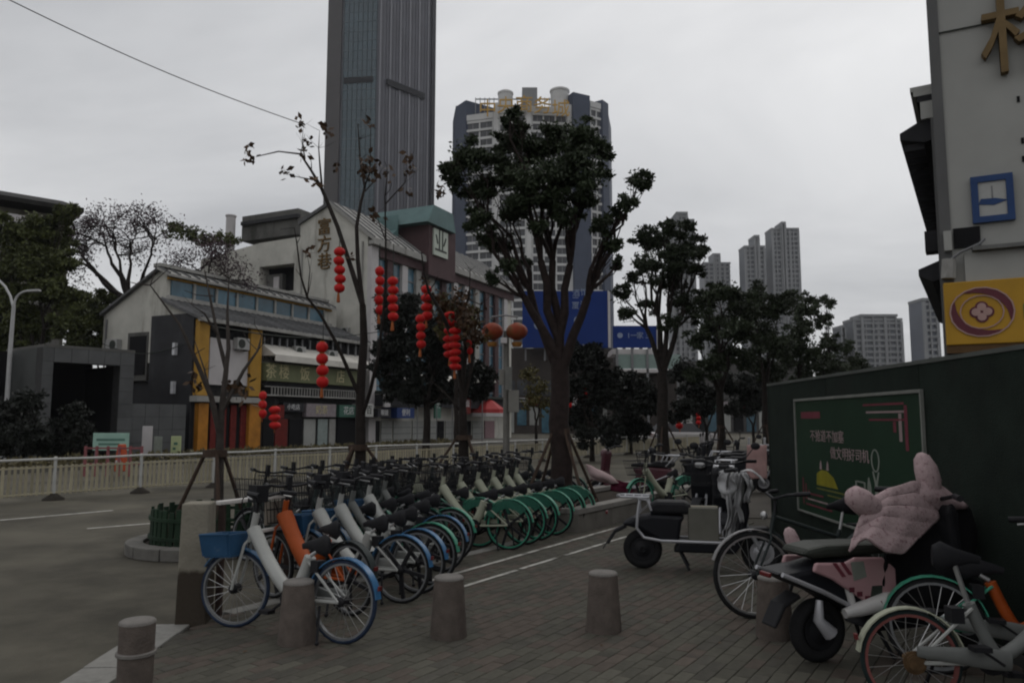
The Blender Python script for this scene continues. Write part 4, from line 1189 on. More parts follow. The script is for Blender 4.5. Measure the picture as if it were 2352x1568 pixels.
for i in range(n_pan):
    a, b = fpt(i), fpt(i + 1)
    o = obj('post', pst_me, fence); o.location = a - FA
    if i == n_pan - 1:
        o = obj('post', pst_me, fence); o.location = b - FA
    o = obj('foot', ft_me, fence); o.location = a - FA; o.scale = (rnd.uniform(0.9, 1.12),) * 3; o.rotation_euler = (0, 0, rnd.uniform(0, 3))
    m_ = MB(); m_.tube([fpt(i, hz[i]), fpt(i).lerp(fpt(i + 1), 0.5) + V((0, 0, (hz[i] + hz[i + 1]) / 2 - rnd.uniform(0, 0.018))), fpt(i + 1, hz[i + 1])], 0.024, 6); m_.build('top_rail', M_fence_rail, fence, smooth=40)
    for zz in (0.66, 0.15):
        m_ = MB(); m_.bar(fpt(i, zz), fpt(i + 1, zz), 0.03, 0.03); m_.build('cross_rail', M_fence, fence)
    for k in range(1, 17):
        p = a.lerp(b, k / 17)
        Mx = Matrix.Translation(p - FA) @ Matrix.Rotation(math.atan2(fdir.y, fdir.x), 4, 'Z') @ Matrix.Rotation(rnd.gauss(0, 0.012), 4, 'Y')
        vis = -40 < CX + FPX * p.x / p.y < 2400
        if vis and npk < 300:
            obj('picket', pk_me, fence, M=Mx); npk += 1
        else:
            rest.add([Mx @ V(v) + FA for v in PKM.v], PKM.f)
rest.build('picket_run', M_fence, fence, kind='stuff')

# ================================================================ trees
M_bark = mat('dark_bark', (0.021, 0.017, 0.015), 0.95, 0.35, 9, bump=0.6, bscale=30)
M_bark_red = mat('reddish_bark', (0.024, 0.017, 0.0155), 0.95, 0.35, 9, bump=0.6, bscale=30)
M_bark_grey = mat('grey_bark', (0.045, 0.038, 0.034), 0.95, 0.3, 9, bump=0.5, bscale=30)
def leafmat(name, col, var=0.5, rand=0.12):
    m = mat(name, col, 0.55, var, 1.4, rand=rand)
    return m
M_leaf = leafmat('evergreen_leaf', (0.026, 0.036, 0.018))
M_leaf2 = leafmat('evergreen_leaf_far', (0.03, 0.04, 0.021))
M_leaf_ol = leafmat('olive_leaf', (0.06, 0.07, 0.022))
M_leaf_yel = leafmat('yellowing_leaf', (0.07, 0.06, 0.018))
M_leaf_dry = leafmat('dry_brown_leaf', (0.06, 0.034, 0.018))
M_leaf_dark = leafmat('dark_leaf', (0.012, 0.014, 0.011))  # near-black green of the dark trees and shrubs
M_leaf_purple = leafmat('purple_twig_leaf', (0.055, 0.035, 0.042))
M_stake = mat('stake_wood', (0.05, 0.034, 0.026), 0.9, 0.3, 8)

def street_tree(name, label, base, rt, zf, lobes, m_leaf, per, size, group=None, seed=1, bark=M_bark, stems=2, lean=(0, 0), cat='tree'):
    """lobes: (x offset, y offset, z, r) round the trunk foot"""
    rr = random.Random(seed)
    t = thing(name, label, cat, (base[0], base[1], 0), 0, group)
    B_ = V((base[0], base[1], 0))
    fork = B_ + V((lean[0], lean[1], zf))
    m_ = MB()
    tp = wiggle(B_, fork, 5, 0.012, rr)
    m_.tube([tp[0] - V((0, 0, 0.05))] + tp[1:], [rt * 1.35, rt * 1.08, rt, rt * 0.95, rt * 0.9, rt * 0.85], 10)
    m_.build('trunk', bark, t, smooth=60)
    m_ = MB()
    order = sorted(range(len(lobes)), key=lambda i: math.atan2(lobes[i][0] - lean[0], max(0.3, lobes[i][2] - zf)))
    ng = max(2, min(6, round(len(lobes) / 4)))
    for g_ in range(ng):
        mem = order[g_ * len(order) // ng:(g_ + 1) * len(order) // ng]
        if not mem:
            continue
        cs = [B_ + V(lobes[i][:3]) for i in mem]
        cen = sum(cs, V((0, 0, 0))) / len(cs)
        zmin = min(c.z for c in cs)
        start = tp[-1] if g_ % 2 == 0 else tp[-1].lerp(tp[-2], 0.45)
        joint = start.lerp(cen, 0.55) + V((-(cen.x - start.x) * 0.08, 0, -0.04 * (cen.z - start.z)))
        stem = wiggle(start, joint, 4, 0.03, rr)
        r0 = rt * (0.5 + 0.06 * len(mem)) * (1.5 / ng ** 0.5)
        r0 = min(r0, rt * 0.62)
        m_.tube(stem, [r0, r0 * 0.92, r0 * 0.84, r0 * 0.76, r0 * 0.7], 8)
        for c, i in zip(cs, mem):
            r = lobes[i][3]
            s0 = stem[-1] if c.z > joint.z - 0.3 else stem[max(1, len(stem) - 3)]
            path = wiggle(s0, c, 5, 0.05, rr)
            r1 = r0 * (0.5 if len(mem) > 2 else 0.6)
            m_.tube(path, [r1 * (1 - 0.78 * q / 5) for q in range(6)], 6)
            for _ in range(5 + int(r * 6)):
                s_ = path[rr.randint(2, 5)]
                d = V((rr.gauss(0, 1), rr.gauss(0, 1), rr.gauss(0.25, 0.8))).normalized()
                e = c + d * r * rr.uniform(0.5, 1.05)
                m_.tube(wiggle(s_, e, 3, 0.09, rr), [r1 * 0.3, r1 * 0.2, r1 * 0.13, r1 * 0.07], 4)
    m_.build('limb', bark, t, smooth=60)
    pts = clump_points([(base[0] + x, base[1] + y, z, r) for x, y, z, r in lobes], per, seed)
    leaves('crown', pts, size, m_leaf, t, seed)
    return t
def px_lobes(base, lst, seed, dy=0.6):
    """lobes read at the picture's (x,y,radius px) at the tree's own distance, spread in depth"""
    rr = random.Random(seed); out = []
    for x, y, rp in lst:
        yy = base[1] + rr.uniform(-dy, dy)
        p = at(x, y, yy)
        out.append((p.x - base[0], yy - base[1], p.z, rp * 1.06 / FPX * base[1]))
    return out
def prop(base, r, h, label, n=3, a0=0.0):
    t = thing('tree_prop', label, 'tree stake', (base[0], base[1], 0), 0, 'wooden props round the street trees')
    for k in range(n):
        a = a0 + 2 * math.pi * k / n
        m_ = MB(); m_.tube([(base[0] + r * math.cos(a), base[1] + r * math.sin(a), 0.0), (base[0] + 0.12 * math.cos(a), base[1] + 0.12 * math.sin(a), h)], [0.028, 0.024], 7)
        m_.build('pole', M_stake, t, smooth=50)
    m_ = MB(); m_.ring((0, 0, 0), 0.1, 0.15, 0.09, n=12)
    m2 = MB(); m2.add([(base[0] + x, base[1] + z, h - 0.02 + y) for x, y, z in m_.v], m_.f); m2.build('binding', M_stake, t)
    return t

T4 = (0.76, 12.0)
street_tree('evergreen_street_tree', 'tall forked evergreen with dark crown, the biggest tree before the white tower', T4, 0.165, 2.55,
            px_lobes(T4, [(1075, 365, 55), (1050, 415, 34), (1105, 435, 52), (1185, 330, 52), (1165, 395, 56), (1235, 345, 58), (1215, 420, 64), (1180, 480, 44), (1275, 310, 44), (1330, 320, 56), (1370, 345, 40), (1345, 395, 58), (1290, 400, 58), (1270, 460, 40), (1330, 460, 40), (1465, 415, 30), (1440, 465, 26), (1418, 490, 20), (1100, 510, 36), (1150, 560, 30), (1190, 285, 30), (1172, 260, 18), (1130, 640, 22), (1400, 560, 22), (1120, 545, 30), (1168, 610, 18), (1385, 515, 24), (1418, 605, 18), (1300, 505, 26), (1235, 520, 24), (1210, 600, 16)], 5), M_leaf, 34000, 0.066, seed=5, bark=M_bark_red, stems=2)
prop(T4, 0.85, 1.45, 'thick wooden props round the biggest evergreen', 4, 0.5)
T5 = (4.4, 22.2)
street_tree('evergreen_street_tree', 'second evergreen street tree, right of the blue billboards', T5, 0.17, 3.0,
            px_lobes(T5, [(1480, 540, 30), (1510, 560, 40), (1540, 530, 30), (1555, 590, 44), (1500, 610, 38), (1585, 565, 34), (1590, 615, 26), (1540, 650, 40), (1470, 600, 22), (1575, 520, 20), (1610, 580, 18), (1455, 640, 24), (1430, 680, 24), (1440, 720, 24), (1570, 690, 32), (1490, 700, 22), (1540, 740, 26), (1600, 720, 28)], 6, 0.9), M_leaf, 10500, 0.095, seed=6)
prop(T5, 0.9, 1.5, 'dark wooden props round the second evergreen', 3, 0.2)
tree_specs = [((7.3, 26.6), [(1625, 690, 34), (1660, 670, 34), (1690, 700, 36), (1640, 740, 42), (1690, 760, 44), (1600, 780, 30), (1665, 810, 40), (1720, 720, 34), (1715, 820, 36), (1630, 840, 30), (1600, 860, 26)], 'third evergreen in the row, standing before the small grey tower'),
              ((10.5, 31.5), [(1730, 690, 32), (1760, 720, 40), (1790, 700, 30), (1750, 770, 44), (1790, 790, 40), (1725, 830, 36), (1770, 850, 38), (1740, 660, 20)], 'fourth evergreen in the row, before the twin-stepped tower'),
              ((13.8, 36.5), [(1820, 690, 28), (1850, 715, 30), (1835, 760, 38), (1870, 690, 18), (1810, 820, 38), (1860, 810, 34), (1845, 860, 30)], 'fifth evergreen in the row, behind the left end of the hoarding'),
              ((17.1, 41.5), [(1902, 695, 18), (1895, 735, 22), (1905, 790, 26), (1880, 830, 30), (1925, 840, 26), (1900, 860, 30)], 'sixth evergreen in the row, thin-topped against the sky'),
              ((21.0, 47.3), [(1945, 800, 20), (1965, 830, 24), (1940, 850, 24), (1985, 850, 18), (2005, 858, 14)], 'farthest low evergreen of the row, just above the hoarding')]
for i, (b, l, lab) in enumerate(tree_specs):
    street_tree('evergreen_street_tree', lab, b, 0.15, 2.6, px_lobes(b, l, 20 + i, 1.2), M_leaf2, 5600, 0.13, 'evergreen street trees in a row', seed=30 + i)
    if i < 2:
        prop(b, 0.9, 1.4, 'props round the %s evergreen in the row' % ordinal(i + 2), 3, 0.4 * i)
SAP = MB
# dense dark bushes and small trees in the middle
def bush_tree(name, label, Y, lst, m, per, size, seed, rt=0.12, zf=1.6, base_x=None, group=None, dy=0.8, cat='tree'):
    xm = base_x if base_x is not None else sum(l[0] for l in lst) / len(lst)
    b = (pxX(xm, Y), Y)
    return street_tree(name, label, b, rt, zf, px_lobes(b, lst, seed, dy), m, per, size, group, seed=seed, stems=2, cat=cat)
bush_tree('dense_tree', 'dense dark round tree behind the red lantern strings', 33, [(900, 740, 42), (940, 715, 38), (975, 745, 40), (905, 800, 46), (960, 800, 46), (1010, 790, 40), (880, 840, 34), (940, 850, 40), (1000, 850, 36), (1050, 830, 34), (1090, 850, 30), (890, 690, 26), (900, 890, 34), (950, 900, 34), (1000, 905, 32), (1050, 890, 34), (1095, 900, 30), (1120, 870, 26)], M_leaf_dark, 7500, 0.16, 51, 0.16, 2.4, group='dark trees across the road')
bush_tree('yellowing_tree', 'small yellow-green tree above the thick red lanterns', 31, [(1040, 715, 34), (1075, 735, 34), (1030, 760, 28), (1085, 775, 26), (1010, 690, 18)], M_leaf_yel, 4200, 0.15, 52, 0.1, 2.8)
bush_tree('small_tree', 'small dark tree right of the biggest trunk, below the blue billboard', 30, [(1340, 820, 36), (1370, 860, 40), (1330, 890, 38), (1385, 910, 36), (1350, 950, 38), (1390, 970, 28), (1320, 960, 26), (1310, 840, 26), (1365, 810, 30), (1345, 1000, 26), (1395, 1005, 24), (1400, 880, 28)], M_leaf_dark, 7500, 0.15, 53, 0.09, 1.3, group='dark trees across the road')
bush_tree('small_tree', 'dark bushy tree left of the second evergreen, under the glass canopy', 36, [(1440, 890, 36), (1475, 930, 36), (1430, 950, 34), (1470, 980, 28), (1410, 920, 26), (1420, 870, 28), (1480, 890, 28), (1440, 1000, 24)], M_leaf_dark, 6800, 0.16, 54, 0.09, 1.3, group='dark trees across the road')
bush_tree('small_tree', 'dark bushy tree right of the second evergreen', 38, [(1570, 850, 34), (1600, 900, 36), (1570, 940, 34), (1620, 930, 28), (1700, 890, 36), (1660, 880, 30)], M_leaf_dark, 6800, 0.16, 55, 0.09, 1.3, group='dark trees across the road')
bush_tree('small_tree', 'dark bushy tree left of the hoarding end, farther down the street', 44, [(1740, 900, 34), (1720, 930, 30), (1755, 870, 28), (1690, 940, 24)], M_leaf_dark, 5000, 0.18, 58, 0.09, 1.3, group='dark trees across the road')
bush_tree('small_tree', 'brown-green tree between the utility pole and the biggest trunk', 40, [(1215, 860, 26), (1240, 890, 28), (1220, 920, 24), (1250, 930, 22)], M_leaf_yel, 1100, 0.17, 56, 0.08, 1.5)
# left: leafy tree, shrubs, spreading tree
bush_tree('leafy_tree', 'leafy olive-green tree before the old tenement at the left edge', 40, [(30, 540, 46), (80, 520, 40), (120, 545, 44), (60, 600, 50), (130, 610, 42), (20, 620, 44), (150, 490, 26), (100, 660, 46), (30, 700, 46), (150, 680, 30), (160, 740, 40), (80, 750, 46), (10, 770, 40)], M_leaf_ol, 3600, 0.22, 61, 0.22, 3.5, base_x=70, dy=1.5)
bush_tree('dark_shrub', 'tall dark shrub against the gatehouse side wall, left edge', 28, [(40, 960, 50), (80, 1000, 46), (20, 1010, 46), (60, 920, 36), (120, 1030, 34)], M_leaf_dark, 4200, 0.16, 62, 0.06, 0.5, group='shrubs before the gatehouse', cat='shrub')
bush_tree('dark_shrub', 'rounded dark shrub before the black gatehouse opening', 28, [(165, 970, 34), (190, 1000, 34), (150, 1015, 34), (180, 940, 24), (215, 1025, 24)], M_leaf_dark, 4200, 0.16, 63, 0.06, 0.5, group='shrubs before the gatehouse', cat='shrub')
bush_tree('dark_tree', 'dark bushy tree filling the gap left of the low shop row, under the spreading tree', 50, [(190, 720, 44), (240, 740, 44), (300, 730, 40), (200, 790, 46), (270, 790, 44), (340, 760, 36), (160, 690, 34), (250, 690, 30), (330, 700, 24)], M_leaf_ol, 4200, 0.2, 66, 0.14, 2.0)
bush_tree('roof_shrub', 'green roof planting beside the white flue', 56, [(500, 548, 18), (530, 552, 20), (470, 552, 18), (440, 540, 20), (415, 530, 24), (395, 525, 18)], M_leaf_ol, 500, 0.3, 64, 0.05, 8.0, cat='shrub')

def fractal(m_, p, d, L, r, depth, rr, tips, droop=0.0):
    if depth == 0 or r < 0.006:
        tips.append(p); return
    q = wiggle(p, p + d * L, 3, 0.07, rr)
    m_.tube(q, [r, r * 0.9, r * 0.82, r * 0.72], 6 if depth > 3 else (4 if depth > 1 else 3), cap=False)
    for _ in range(3 if rr.random() < 0.55 else 2):
        nd = (d + V((rr.gauss(0, 0.62), rr.gauss(0, 0.62), rr.gauss(0.02 - droop, 0.34)))).normalized()
        fractal(m_, q[-1], nd, L * rr.uniform(0.62, 0.85), r * 0.66, depth - 1, rr, tips, droop)
rr = random.Random(4)
sb = (pxX(290, 46), 46)
spt = thing('spreading_tree', 'wide spreading tree with bare dark limbs and thin crown behind the low house', 'tree', (sb[0], sb[1], 0))
m_ = MB(); m_.tube([V((sb[0], sb[1], 0)), V((sb[0] + 0.3, sb[1], 4)), V((sb[0] - 0.1, sb[1], at(285, 690, 46).z))], [0.45, 0.36, 0.34], 9); m_.build('trunk', M_bark, spt, smooth=60)
m_ = MB(); tips = []
fk = V((sb[0] - 0.1, sb[1], at(285, 690, 46).z))
for tx, ty in ((190, 600), (240, 570), (300, 590), (345, 600), (270, 600), (210, 630)):
    c = at(tx, ty, 46 + rr.uniform(-2, 2)); d = (c - fk)
    w_ = wiggle(fk, fk + d * 0.7, 3, 0.06, rr)
    m_.tube(w_, [0.17, 0.15, 0.13, 0.11], 6)
    fractal(m_, w_[-1], (d.normalized() + V((0, 0, 0.3))).normalized(), 1.3, 0.1, 6, rr, tips, 0.03)
m_.build('limb', M_bark, spt, smooth=60)
rs_ = np.random.RandomState(5)
tp_ = np.array([tuple(t) for t in tips])
tp_ = np.repeat(tp_, 3, axis=0) + rs_.normal(size=(len(tp_) * 3, 3)) * 0.22
leaves('crown', tp_, 0.16, M_leaf_purple, spt, 9)
# purple-leaved small tree on the terrace
pb = (pxX(470, 42), 42)
pt_ = thing('purple_tree', 'thin tree with sparse purplish twigs above the tiled roof', 'tree', (pb[0], pb[1], 0))
m_ = MB(); tips = []
m_.tube([V((pb[0], pb[1], 0)), V((pb[0], pb[1], at(470, 650, 42).z))], [0.15, 0.1], 7); m_.build('trunk', M_bark, pt_)
m_ = MB()
for tx, ty in ((440, 600), (480, 590), (520, 620), (400, 610), (545, 640)):
    c = at(tx, ty, 42); fk = V((pb[0], pb[1], at(470, 650, 42).z))
    fractal(m_, fk, (c - fk).normalized(), (c - fk).length * 0.55, 0.06, 4, rr, tips)
m_.build('limb', M_bark, pt_)
tp_ = np.array([tuple(t) for t in tips]); tp_ = np.repeat(tp_, 14, axis=0) + rs_.normal(size=(len(tp_) * 14, 3)) * 0.4
leaves('crown', tp_, 0.15, M_leaf_purple, pt_, 12)

# near bare trees: branches read from the photograph at each tree's own distance
def bare_tree(label, bx, Y, trunk, branches, leafpx, rt, seed, bark, extra=8):
    rr = random.Random(seed)
    b = at(trunk[0][0], trunk[0][1], Y)
    t = thing('bare_tree', label, 'tree', (b.x, Y, 0))
    def path(pl, jy):
        out = []; dy = 0
        for k, (x, y) in enumerate(pl):
            out.append(at(x, y, Y + dy)); dy += jy * rr.uniform(0.1, 0.35)
        return out
    m_ = MB(); q = path(trunk, 0.0); q[0].z = 0.0
    m_.tube(q, [rt * (1.15 - 0.55 * k / (len(q) - 1)) for k in range(len(q))], 9); m_.build('trunk', bark, t, smooth=60)
    m_ = MB()
    ends = []
    for br, r0 in branches:
        q = path(br, rr.choice((-1, 1)) * 0.6)
        m_.tube(q, [r0 * (1 - 0.82 * k / (len(q) - 1)) for k in range(len(q))], 6)
        for _ in range(extra // 2):
            k = rr.randint(len(q) // 2, len(q) - 1)
            d = V((rr.gauss(0, 1), rr.gauss(0, 1), rr.gauss(0.7, 0.7))).normalized()
            e = q[k] + d * rr.uniform(0.1, 0.4)
            m_.tube(wiggle(q[k], e, 2, 0.1, rr), [r0 * 0.2, r0 * 0.14, r0 * 0.08], 4); ends.append(e)
    m_.build('branch', bark, t, smooth=60)
    pts = []
    for x, y, rp, n in leafpx:
        c = at(x, y, Y + rr.uniform(-0.3, 0.3)); r_ = rp / FPX * Y
        for _ in range(n):
            pts.append((c.x + rr.gauss(0, r_ * 0.5), c.y + rr.gauss(0, r_ * 0.5), c.z + rr.gauss(0, r_ * 0.6)))
    if pts:
        leaves('foliage', pts, 0.11, M_leaf_dry, t, seed, asp=0.62)
    return t
bare_tree('bare pruned tree in the round green-fenced pit by the concrete post', 500, 9.75,
          [(500, 1246), (503, 1100), (506, 1000), (510, 930)],
          [([(506, 1000), (485, 910), (445, 815), (412, 745), (345, 655)], 0.045), ([(508, 960), (520, 850), (500, 770), (482, 680), (470, 620)], 0.04),
           ([(510, 930), (525, 800), (522, 720), (526, 640)], 0.04), ([(512, 940), (560, 850), (592, 805), (601, 770)], 0.032), ([(500, 770), (470, 720), (440, 700)], 0.018), ([(485, 910), (470, 850), (440, 760)], 0.02)],
          [(455, 880, 22, 20), (540, 890, 22, 24), (560, 900, 14, 14)], 0.06, 71, M_bark_grey)
bare_tree('tall slim tree with a few dry leaves, second from the concrete post', 825, 11.9,
          [(825, 1199), (828, 1050), (828, 900), (836, 780), (833, 700)],
          [([(833, 700), (808, 620), (775, 520), (746, 450), (735, 425), (715, 392), (690, 354), (640, 348), (588, 360)], 0.045), ([(740, 435), (735, 380), (732, 340), (734, 300)], 0.02), ([(728, 415), (692, 408), (655, 400)], 0.014), ([(700, 360), (694, 330), (697, 290)], 0.012),
           ([(833, 700), (822, 600), (819, 520), (830, 460), (838, 430), (828, 375), (824, 320), (822, 285)], 0.04), ([(836, 432), (850, 395), (852, 290)], 0.016), ([(838, 440), (865, 410), (880, 385)], 0.012),
           ([(828, 915), (800, 850), (773, 788), (735, 720), (706, 683), (691, 635), (682, 560), (676, 523)], 0.034), ([(706, 683), (712, 620), (705, 580)], 0.012),
           ([(830, 960), (850, 900), (868, 820), (880, 728), (886, 640), (886, 553), (884, 450), (890, 400)], 0.034), ([(884, 470), (930, 420), (942, 370)], 0.014), ([(886, 553), (870, 510), (866, 490)], 0.012)],
          [(692, 285, 13, 16), (707, 327, 11, 12), (697, 353, 10, 12), (655, 392, 12, 14), (722, 418, 9, 10), (570, 335, 7, 8), (572, 362, 15, 18), (748, 300, 12, 14), (852, 282, 10, 8), (845, 380, 22, 40), (852, 398, 18, 24), (770, 380, 10, 8), (705, 575, 12, 14), (940, 362, 12, 12), (935, 390, 16, 12), (935, 440, 10, 8), (866, 492, 14, 14), (800, 590, 8, 6), (892, 400, 14, 10), (1016, 440, 14, 18)], 0.085, 72, M_bark)
bare_tree('dark tree hung with the thickest red lantern strings, third from the post', 1067, 14.15,
          [(1067, 1161), (1066, 1060), (1064, 980), (1062, 900)],
          [([(1062, 900), (1050, 800), (1015, 720), (985, 670), (975, 630), (968, 580)], 0.055), ([(1062, 900), (1070, 800), (1062, 720), (1040, 690)], 0.05), ([(1064, 930), (1085, 830), (1090, 760), (1105, 700)], 0.045), ([(1015, 720), (1000, 690), (970, 690)], 0.02), ([(1062, 720), (1078, 680), (1080, 620)], 0.03), ([(1064, 950), (1020, 900), (985, 870)], 0.03)],
          [(1040, 715, 36, 220), (1070, 735, 32, 180), (1090, 770, 24, 120), (975, 640, 12, 20), (1000, 690, 16, 40), (1060, 690, 26, 90)], 0.105, 73, M_bark, 10)
prop((T1 := (-3.79, 9.75)), 0.64, 1.2, 'thin dark props round the first pruned tree', 3, math.pi)
prop((pxX(825, 11.9), 11.9), 1.0, 1.2, 'dark props round the second slim tree', 3, 0.1)
prop((pxX(1067, 14.15), 14.15), 1.0, 1.3, 'props round the third lantern tree', 3, math.pi + 0.1)
# tree pit with green pickets
M_pit = mat('tree_pit_stone', (0.12, 0.115, 0.105), 0.85, 0.2, 5, bump=0.3)
M_pitgreen = mat('pit_fence_green', (0.013, 0.03, 0.016), 0.7, 0.25, 5, rand=0.2)
tpl = thing('tree_pit', 'round stone tree pit ringed by short dark green pickets', 'tree pit', (T1[0], T1[1], 0))
for k in range(14):
    a0, a1 = 2 * math.pi * k / 14 + 0.008, 2 * math.pi * (k + 1) / 14 - 0.008
    m_ = MB(); m_.ring((0, 0, 0), 0.78, 0.98, 0.14, a0, a1, 4)
    m2 = MB(); m2.add([(T1[0] + x, T1[1] + z, 0.07 + y) for x, y, z in m_.v], m_.f); m2.build('kerb_stone', M_pit, tpl, bevel=0.012)
m_ = MB(); m_.lathe([(0.777, 0.0), (0.777, 0.1), (0.3, 0.14)], 20, Matrix.Translation((T1[0], T1[1], 0))); m_.build('soil', mat('soil', (0.03, 0.024, 0.018), 1, 0.4, 8), tpl)
PGM = MB(); PGM.box(-0.035, 0.035, -0.012, 0.012, 0.1, 0.52)
pg_me = PGM.mesh('picket', M_pitgreen)
for k in range(46):
    a = 2 * math.pi * k / 46
    obj('picket', pg_me, tpl, M=Matrix.Translation((0.7 * math.cos(a), 0.7 * math.sin(a), rnd.uniform(-0.03, 0.03))) @ Matrix.Rotation(a + math.pi / 2, 4, 'Z') @ Matrix.Rotation(rnd.gauss(0, 0.04), 4, 'Y'))
for zz in (0.2, 0.42):
    m_ = MB(); m_.ring((0, 0, 0), 0.714, 0.735, 0.04, n=32)
    m2 = MB(); m2.add([(T1[0] + x, T1[1] + z, zz + y) for x, y, z in m_.v], m_.f); m2.build('picket_hoop', M_pitgreen, tpl)
# long stone planter round the big evergreen
PC = V((0.93, 10.8, 0)); PLn = 7.5; PWd = 1.5
def ppt(a, b, z):
    p = PC + ROADDIR * a + ROADLEFT * b; return V((p.x, p.y, z))
pln = thing('stone_planter', 'long low stone planter at the foot of the biggest evergreen', 'planter', tuple(PC))
M_plant = mat('planter_stone', (0.15, 0.14, 0.125), 0.85, 0.18, 3, bump=0.3, bscale=30, stain=((0.08, 0.072, 0.062), 2, 0.55, 0.6))
M_cope = mat('planter_coping', (0.2, 0.19, 0.175), 0.85, 0.15, 4, bump=0.2)
def pbox(name, a0, a1, b0, b1, z0, z1, m, bev=0.008):
    m_ = MB(); m_.hexa([ppt(a0, b0, z0), ppt(a1, b0, z0), ppt(a1, b1, z0), ppt(a0, b1, z0), ppt(a0, b0, z1), ppt(a1, b0, z1), ppt(a1, b1, z1), ppt(a0, b1, z1)])
    if (ppt(1, 0, 0) - ppt(0, 0, 0)).cross(ppt(0, 1, 0) - ppt(0, 0, 0)).z < 0:
        m_.f = [f[::-1] for f in m_.f]
    return m_.build(name, m, pln, bevel=bev)
n_ = 7
for k in range(n_):
    a0, a1 = k * PLn / n_ + 0.004, (k + 1) * PLn / n_ - 0.004
    pbox('wall_stone', a0, a1, 0, 0.14, 0, 0.28, M_plant); pbox('coping_stone', a0 - 0.002, a1 + 0.002, -0.02, 0.2, 0.283, 0.36, M_cope)
    pbox('wall_stone', a0, a1, PWd - 0.14, PWd, 0, 0.28, M_plant); pbox('coping_stone', a0 - 0.002, a1 + 0.002, PWd - 0.2, PWd + 0.02, 0.283, 0.36, M_cope)
pbox('wall_stone', 0.004, 0.14, 0.143, PWd - 0.143, 0, 0.279, M_plant); pbox('coping_stone', -0.02, 0.18, 0.203, PWd - 0.203, 0.283, 0.358, M_cope)
pbox('soil', 0.142, PLn - 0.1, 0.142, PWd - 0.142, 0, 0.27, mat('soil', (0.03,) * 3), 0)
# ================================================================ bicycles
M_tyre = mat('tyre_black', (0.014, 0.014, 0.015), 0.85, 0.2, 20)
M_rim_alu = mat('rim_grey', (0.16, 0.165, 0.17), 0.45, 0.15, 8, metal=0.3)
M_black_pl = mat('black_plastic', (0.012, 0.012, 0.014), 0.55, 0.2, 10)
M_chrome = mat('dull_chrome', (0.36, 0.36, 0.36), 0.35, 0.15, 10, metal=0.7)
M_white_bike = mat('bike_white_paint', (0.3, 0.305, 0.29), 0.4, 0.12, 5, stain=((0.2, 0.19, 0.17), 6, 0.6, 1))
M_blue_bike = mat('bike_blue_paint', (0.03, 0.115, 0.24), 0.28, 0.15, 5, stain=((0.016, 0.05, 0.1), 6, 0.6, 1))
M_green_bike = mat('bike_green_paint', (0.03, 0.22, 0.14), 0.35, 0.18, 5, stain=((0.02, 0.07, 0.045), 6, 0.58, 1))
M_orange_bike = mat('bike_orange_paint', (0.3, 0.06, 0.012), 0.45, 0.15, 5)
M_grey_bike = mat('bike_grey_paint', (0.12, 0.125, 0.12), 0.5, 0.15, 5)
M_dark_bike = mat('bike_dark_paint', (0.02, 0.026, 0.026), 0.5, 0.2, 5)
M_cream_bike = mat('bike_cream_paint', (0.3, 0.31, 0.24), 0.45, 0.12, 5, stain=((0.17, 0.17, 0.12), 6, 0.6, 1))
M_red_rim = mat('rim_faded_red', (0.16, 0.055, 0.05), 0.55, 0.2, 6)
M_rust = mat('rusty_gear', (0.075, 0.045, 0.022), 0.8, 0.4, 18)
M_reflect = mat('red_reflector', (0.1, 0.008, 0.008), 0.35)

def wheel(parent, x, r, tyre=M_tyre, rim=M_rim_alu, mag=True, name='wheel', steer=0.0, spin=0.3, hub=M_black_pl, spokes=None):
    m_ = MB(); m_.ring((0, 0, 0), r * 0.875, r * 0.935, 0.028, n=30)
    w = m_.build(name, rim, parent, world=False, smooth=40)
    w.location = (x, 0, r); w.rotation_euler = (0, spin, steer)
    m_ = MB(); m_.torus((0, 0, 0), r * 0.957, r * 0.062, 32, 7); m_.build('tyre', tyre, w, world=False, smooth=60)
    m_ = MB()
    if mag:
        for k in range(5):
            a = 2 * math.pi * k / 5
            m_.bar((math.cos(a) * 0.03, 0, math.sin(a) * 0.03), (math.cos(a) * r * 0.885, 0, math.sin(a) * r * 0.885), 0.03, 0.022, upv=V((0, 1, 0)))
    else:
        for k in range(22):
            a = 2 * math.pi * k / 22; b = a + (0.5 if k % 2 else -0.5)
            s = 0.03 if k % 4 < 2 else -0.03
            m_.tube([(math.cos(b) * 0.025, s, math.sin(b) * 0.025), (math.cos(a) * r * 0.88, 0, math.sin(a) * r * 0.88)], 0.0022, 3, cap=False)
    m_.build('spoke', spokes or (M_black_pl if mag else M_chrome), w, world=False)
    m_ = MB(); m_.lathe([(0.02, -0.055), (0.036, -0.04), (0.036, 0.04), (0.02, 0.055)], 12, Matrix.Rotation(R(90), 4, 'X')); m_.build('hub', hub, w, world=False, smooth=40)
    return w
def bez(a, b, c, n=8):
    a, b, c = V(a), V(b), V(c)
    return [a * (1 - t) ** 2 + b * 2 * t * (1 - t) + c * t ** 2 for t in [k / n for k in range(n + 1)]]

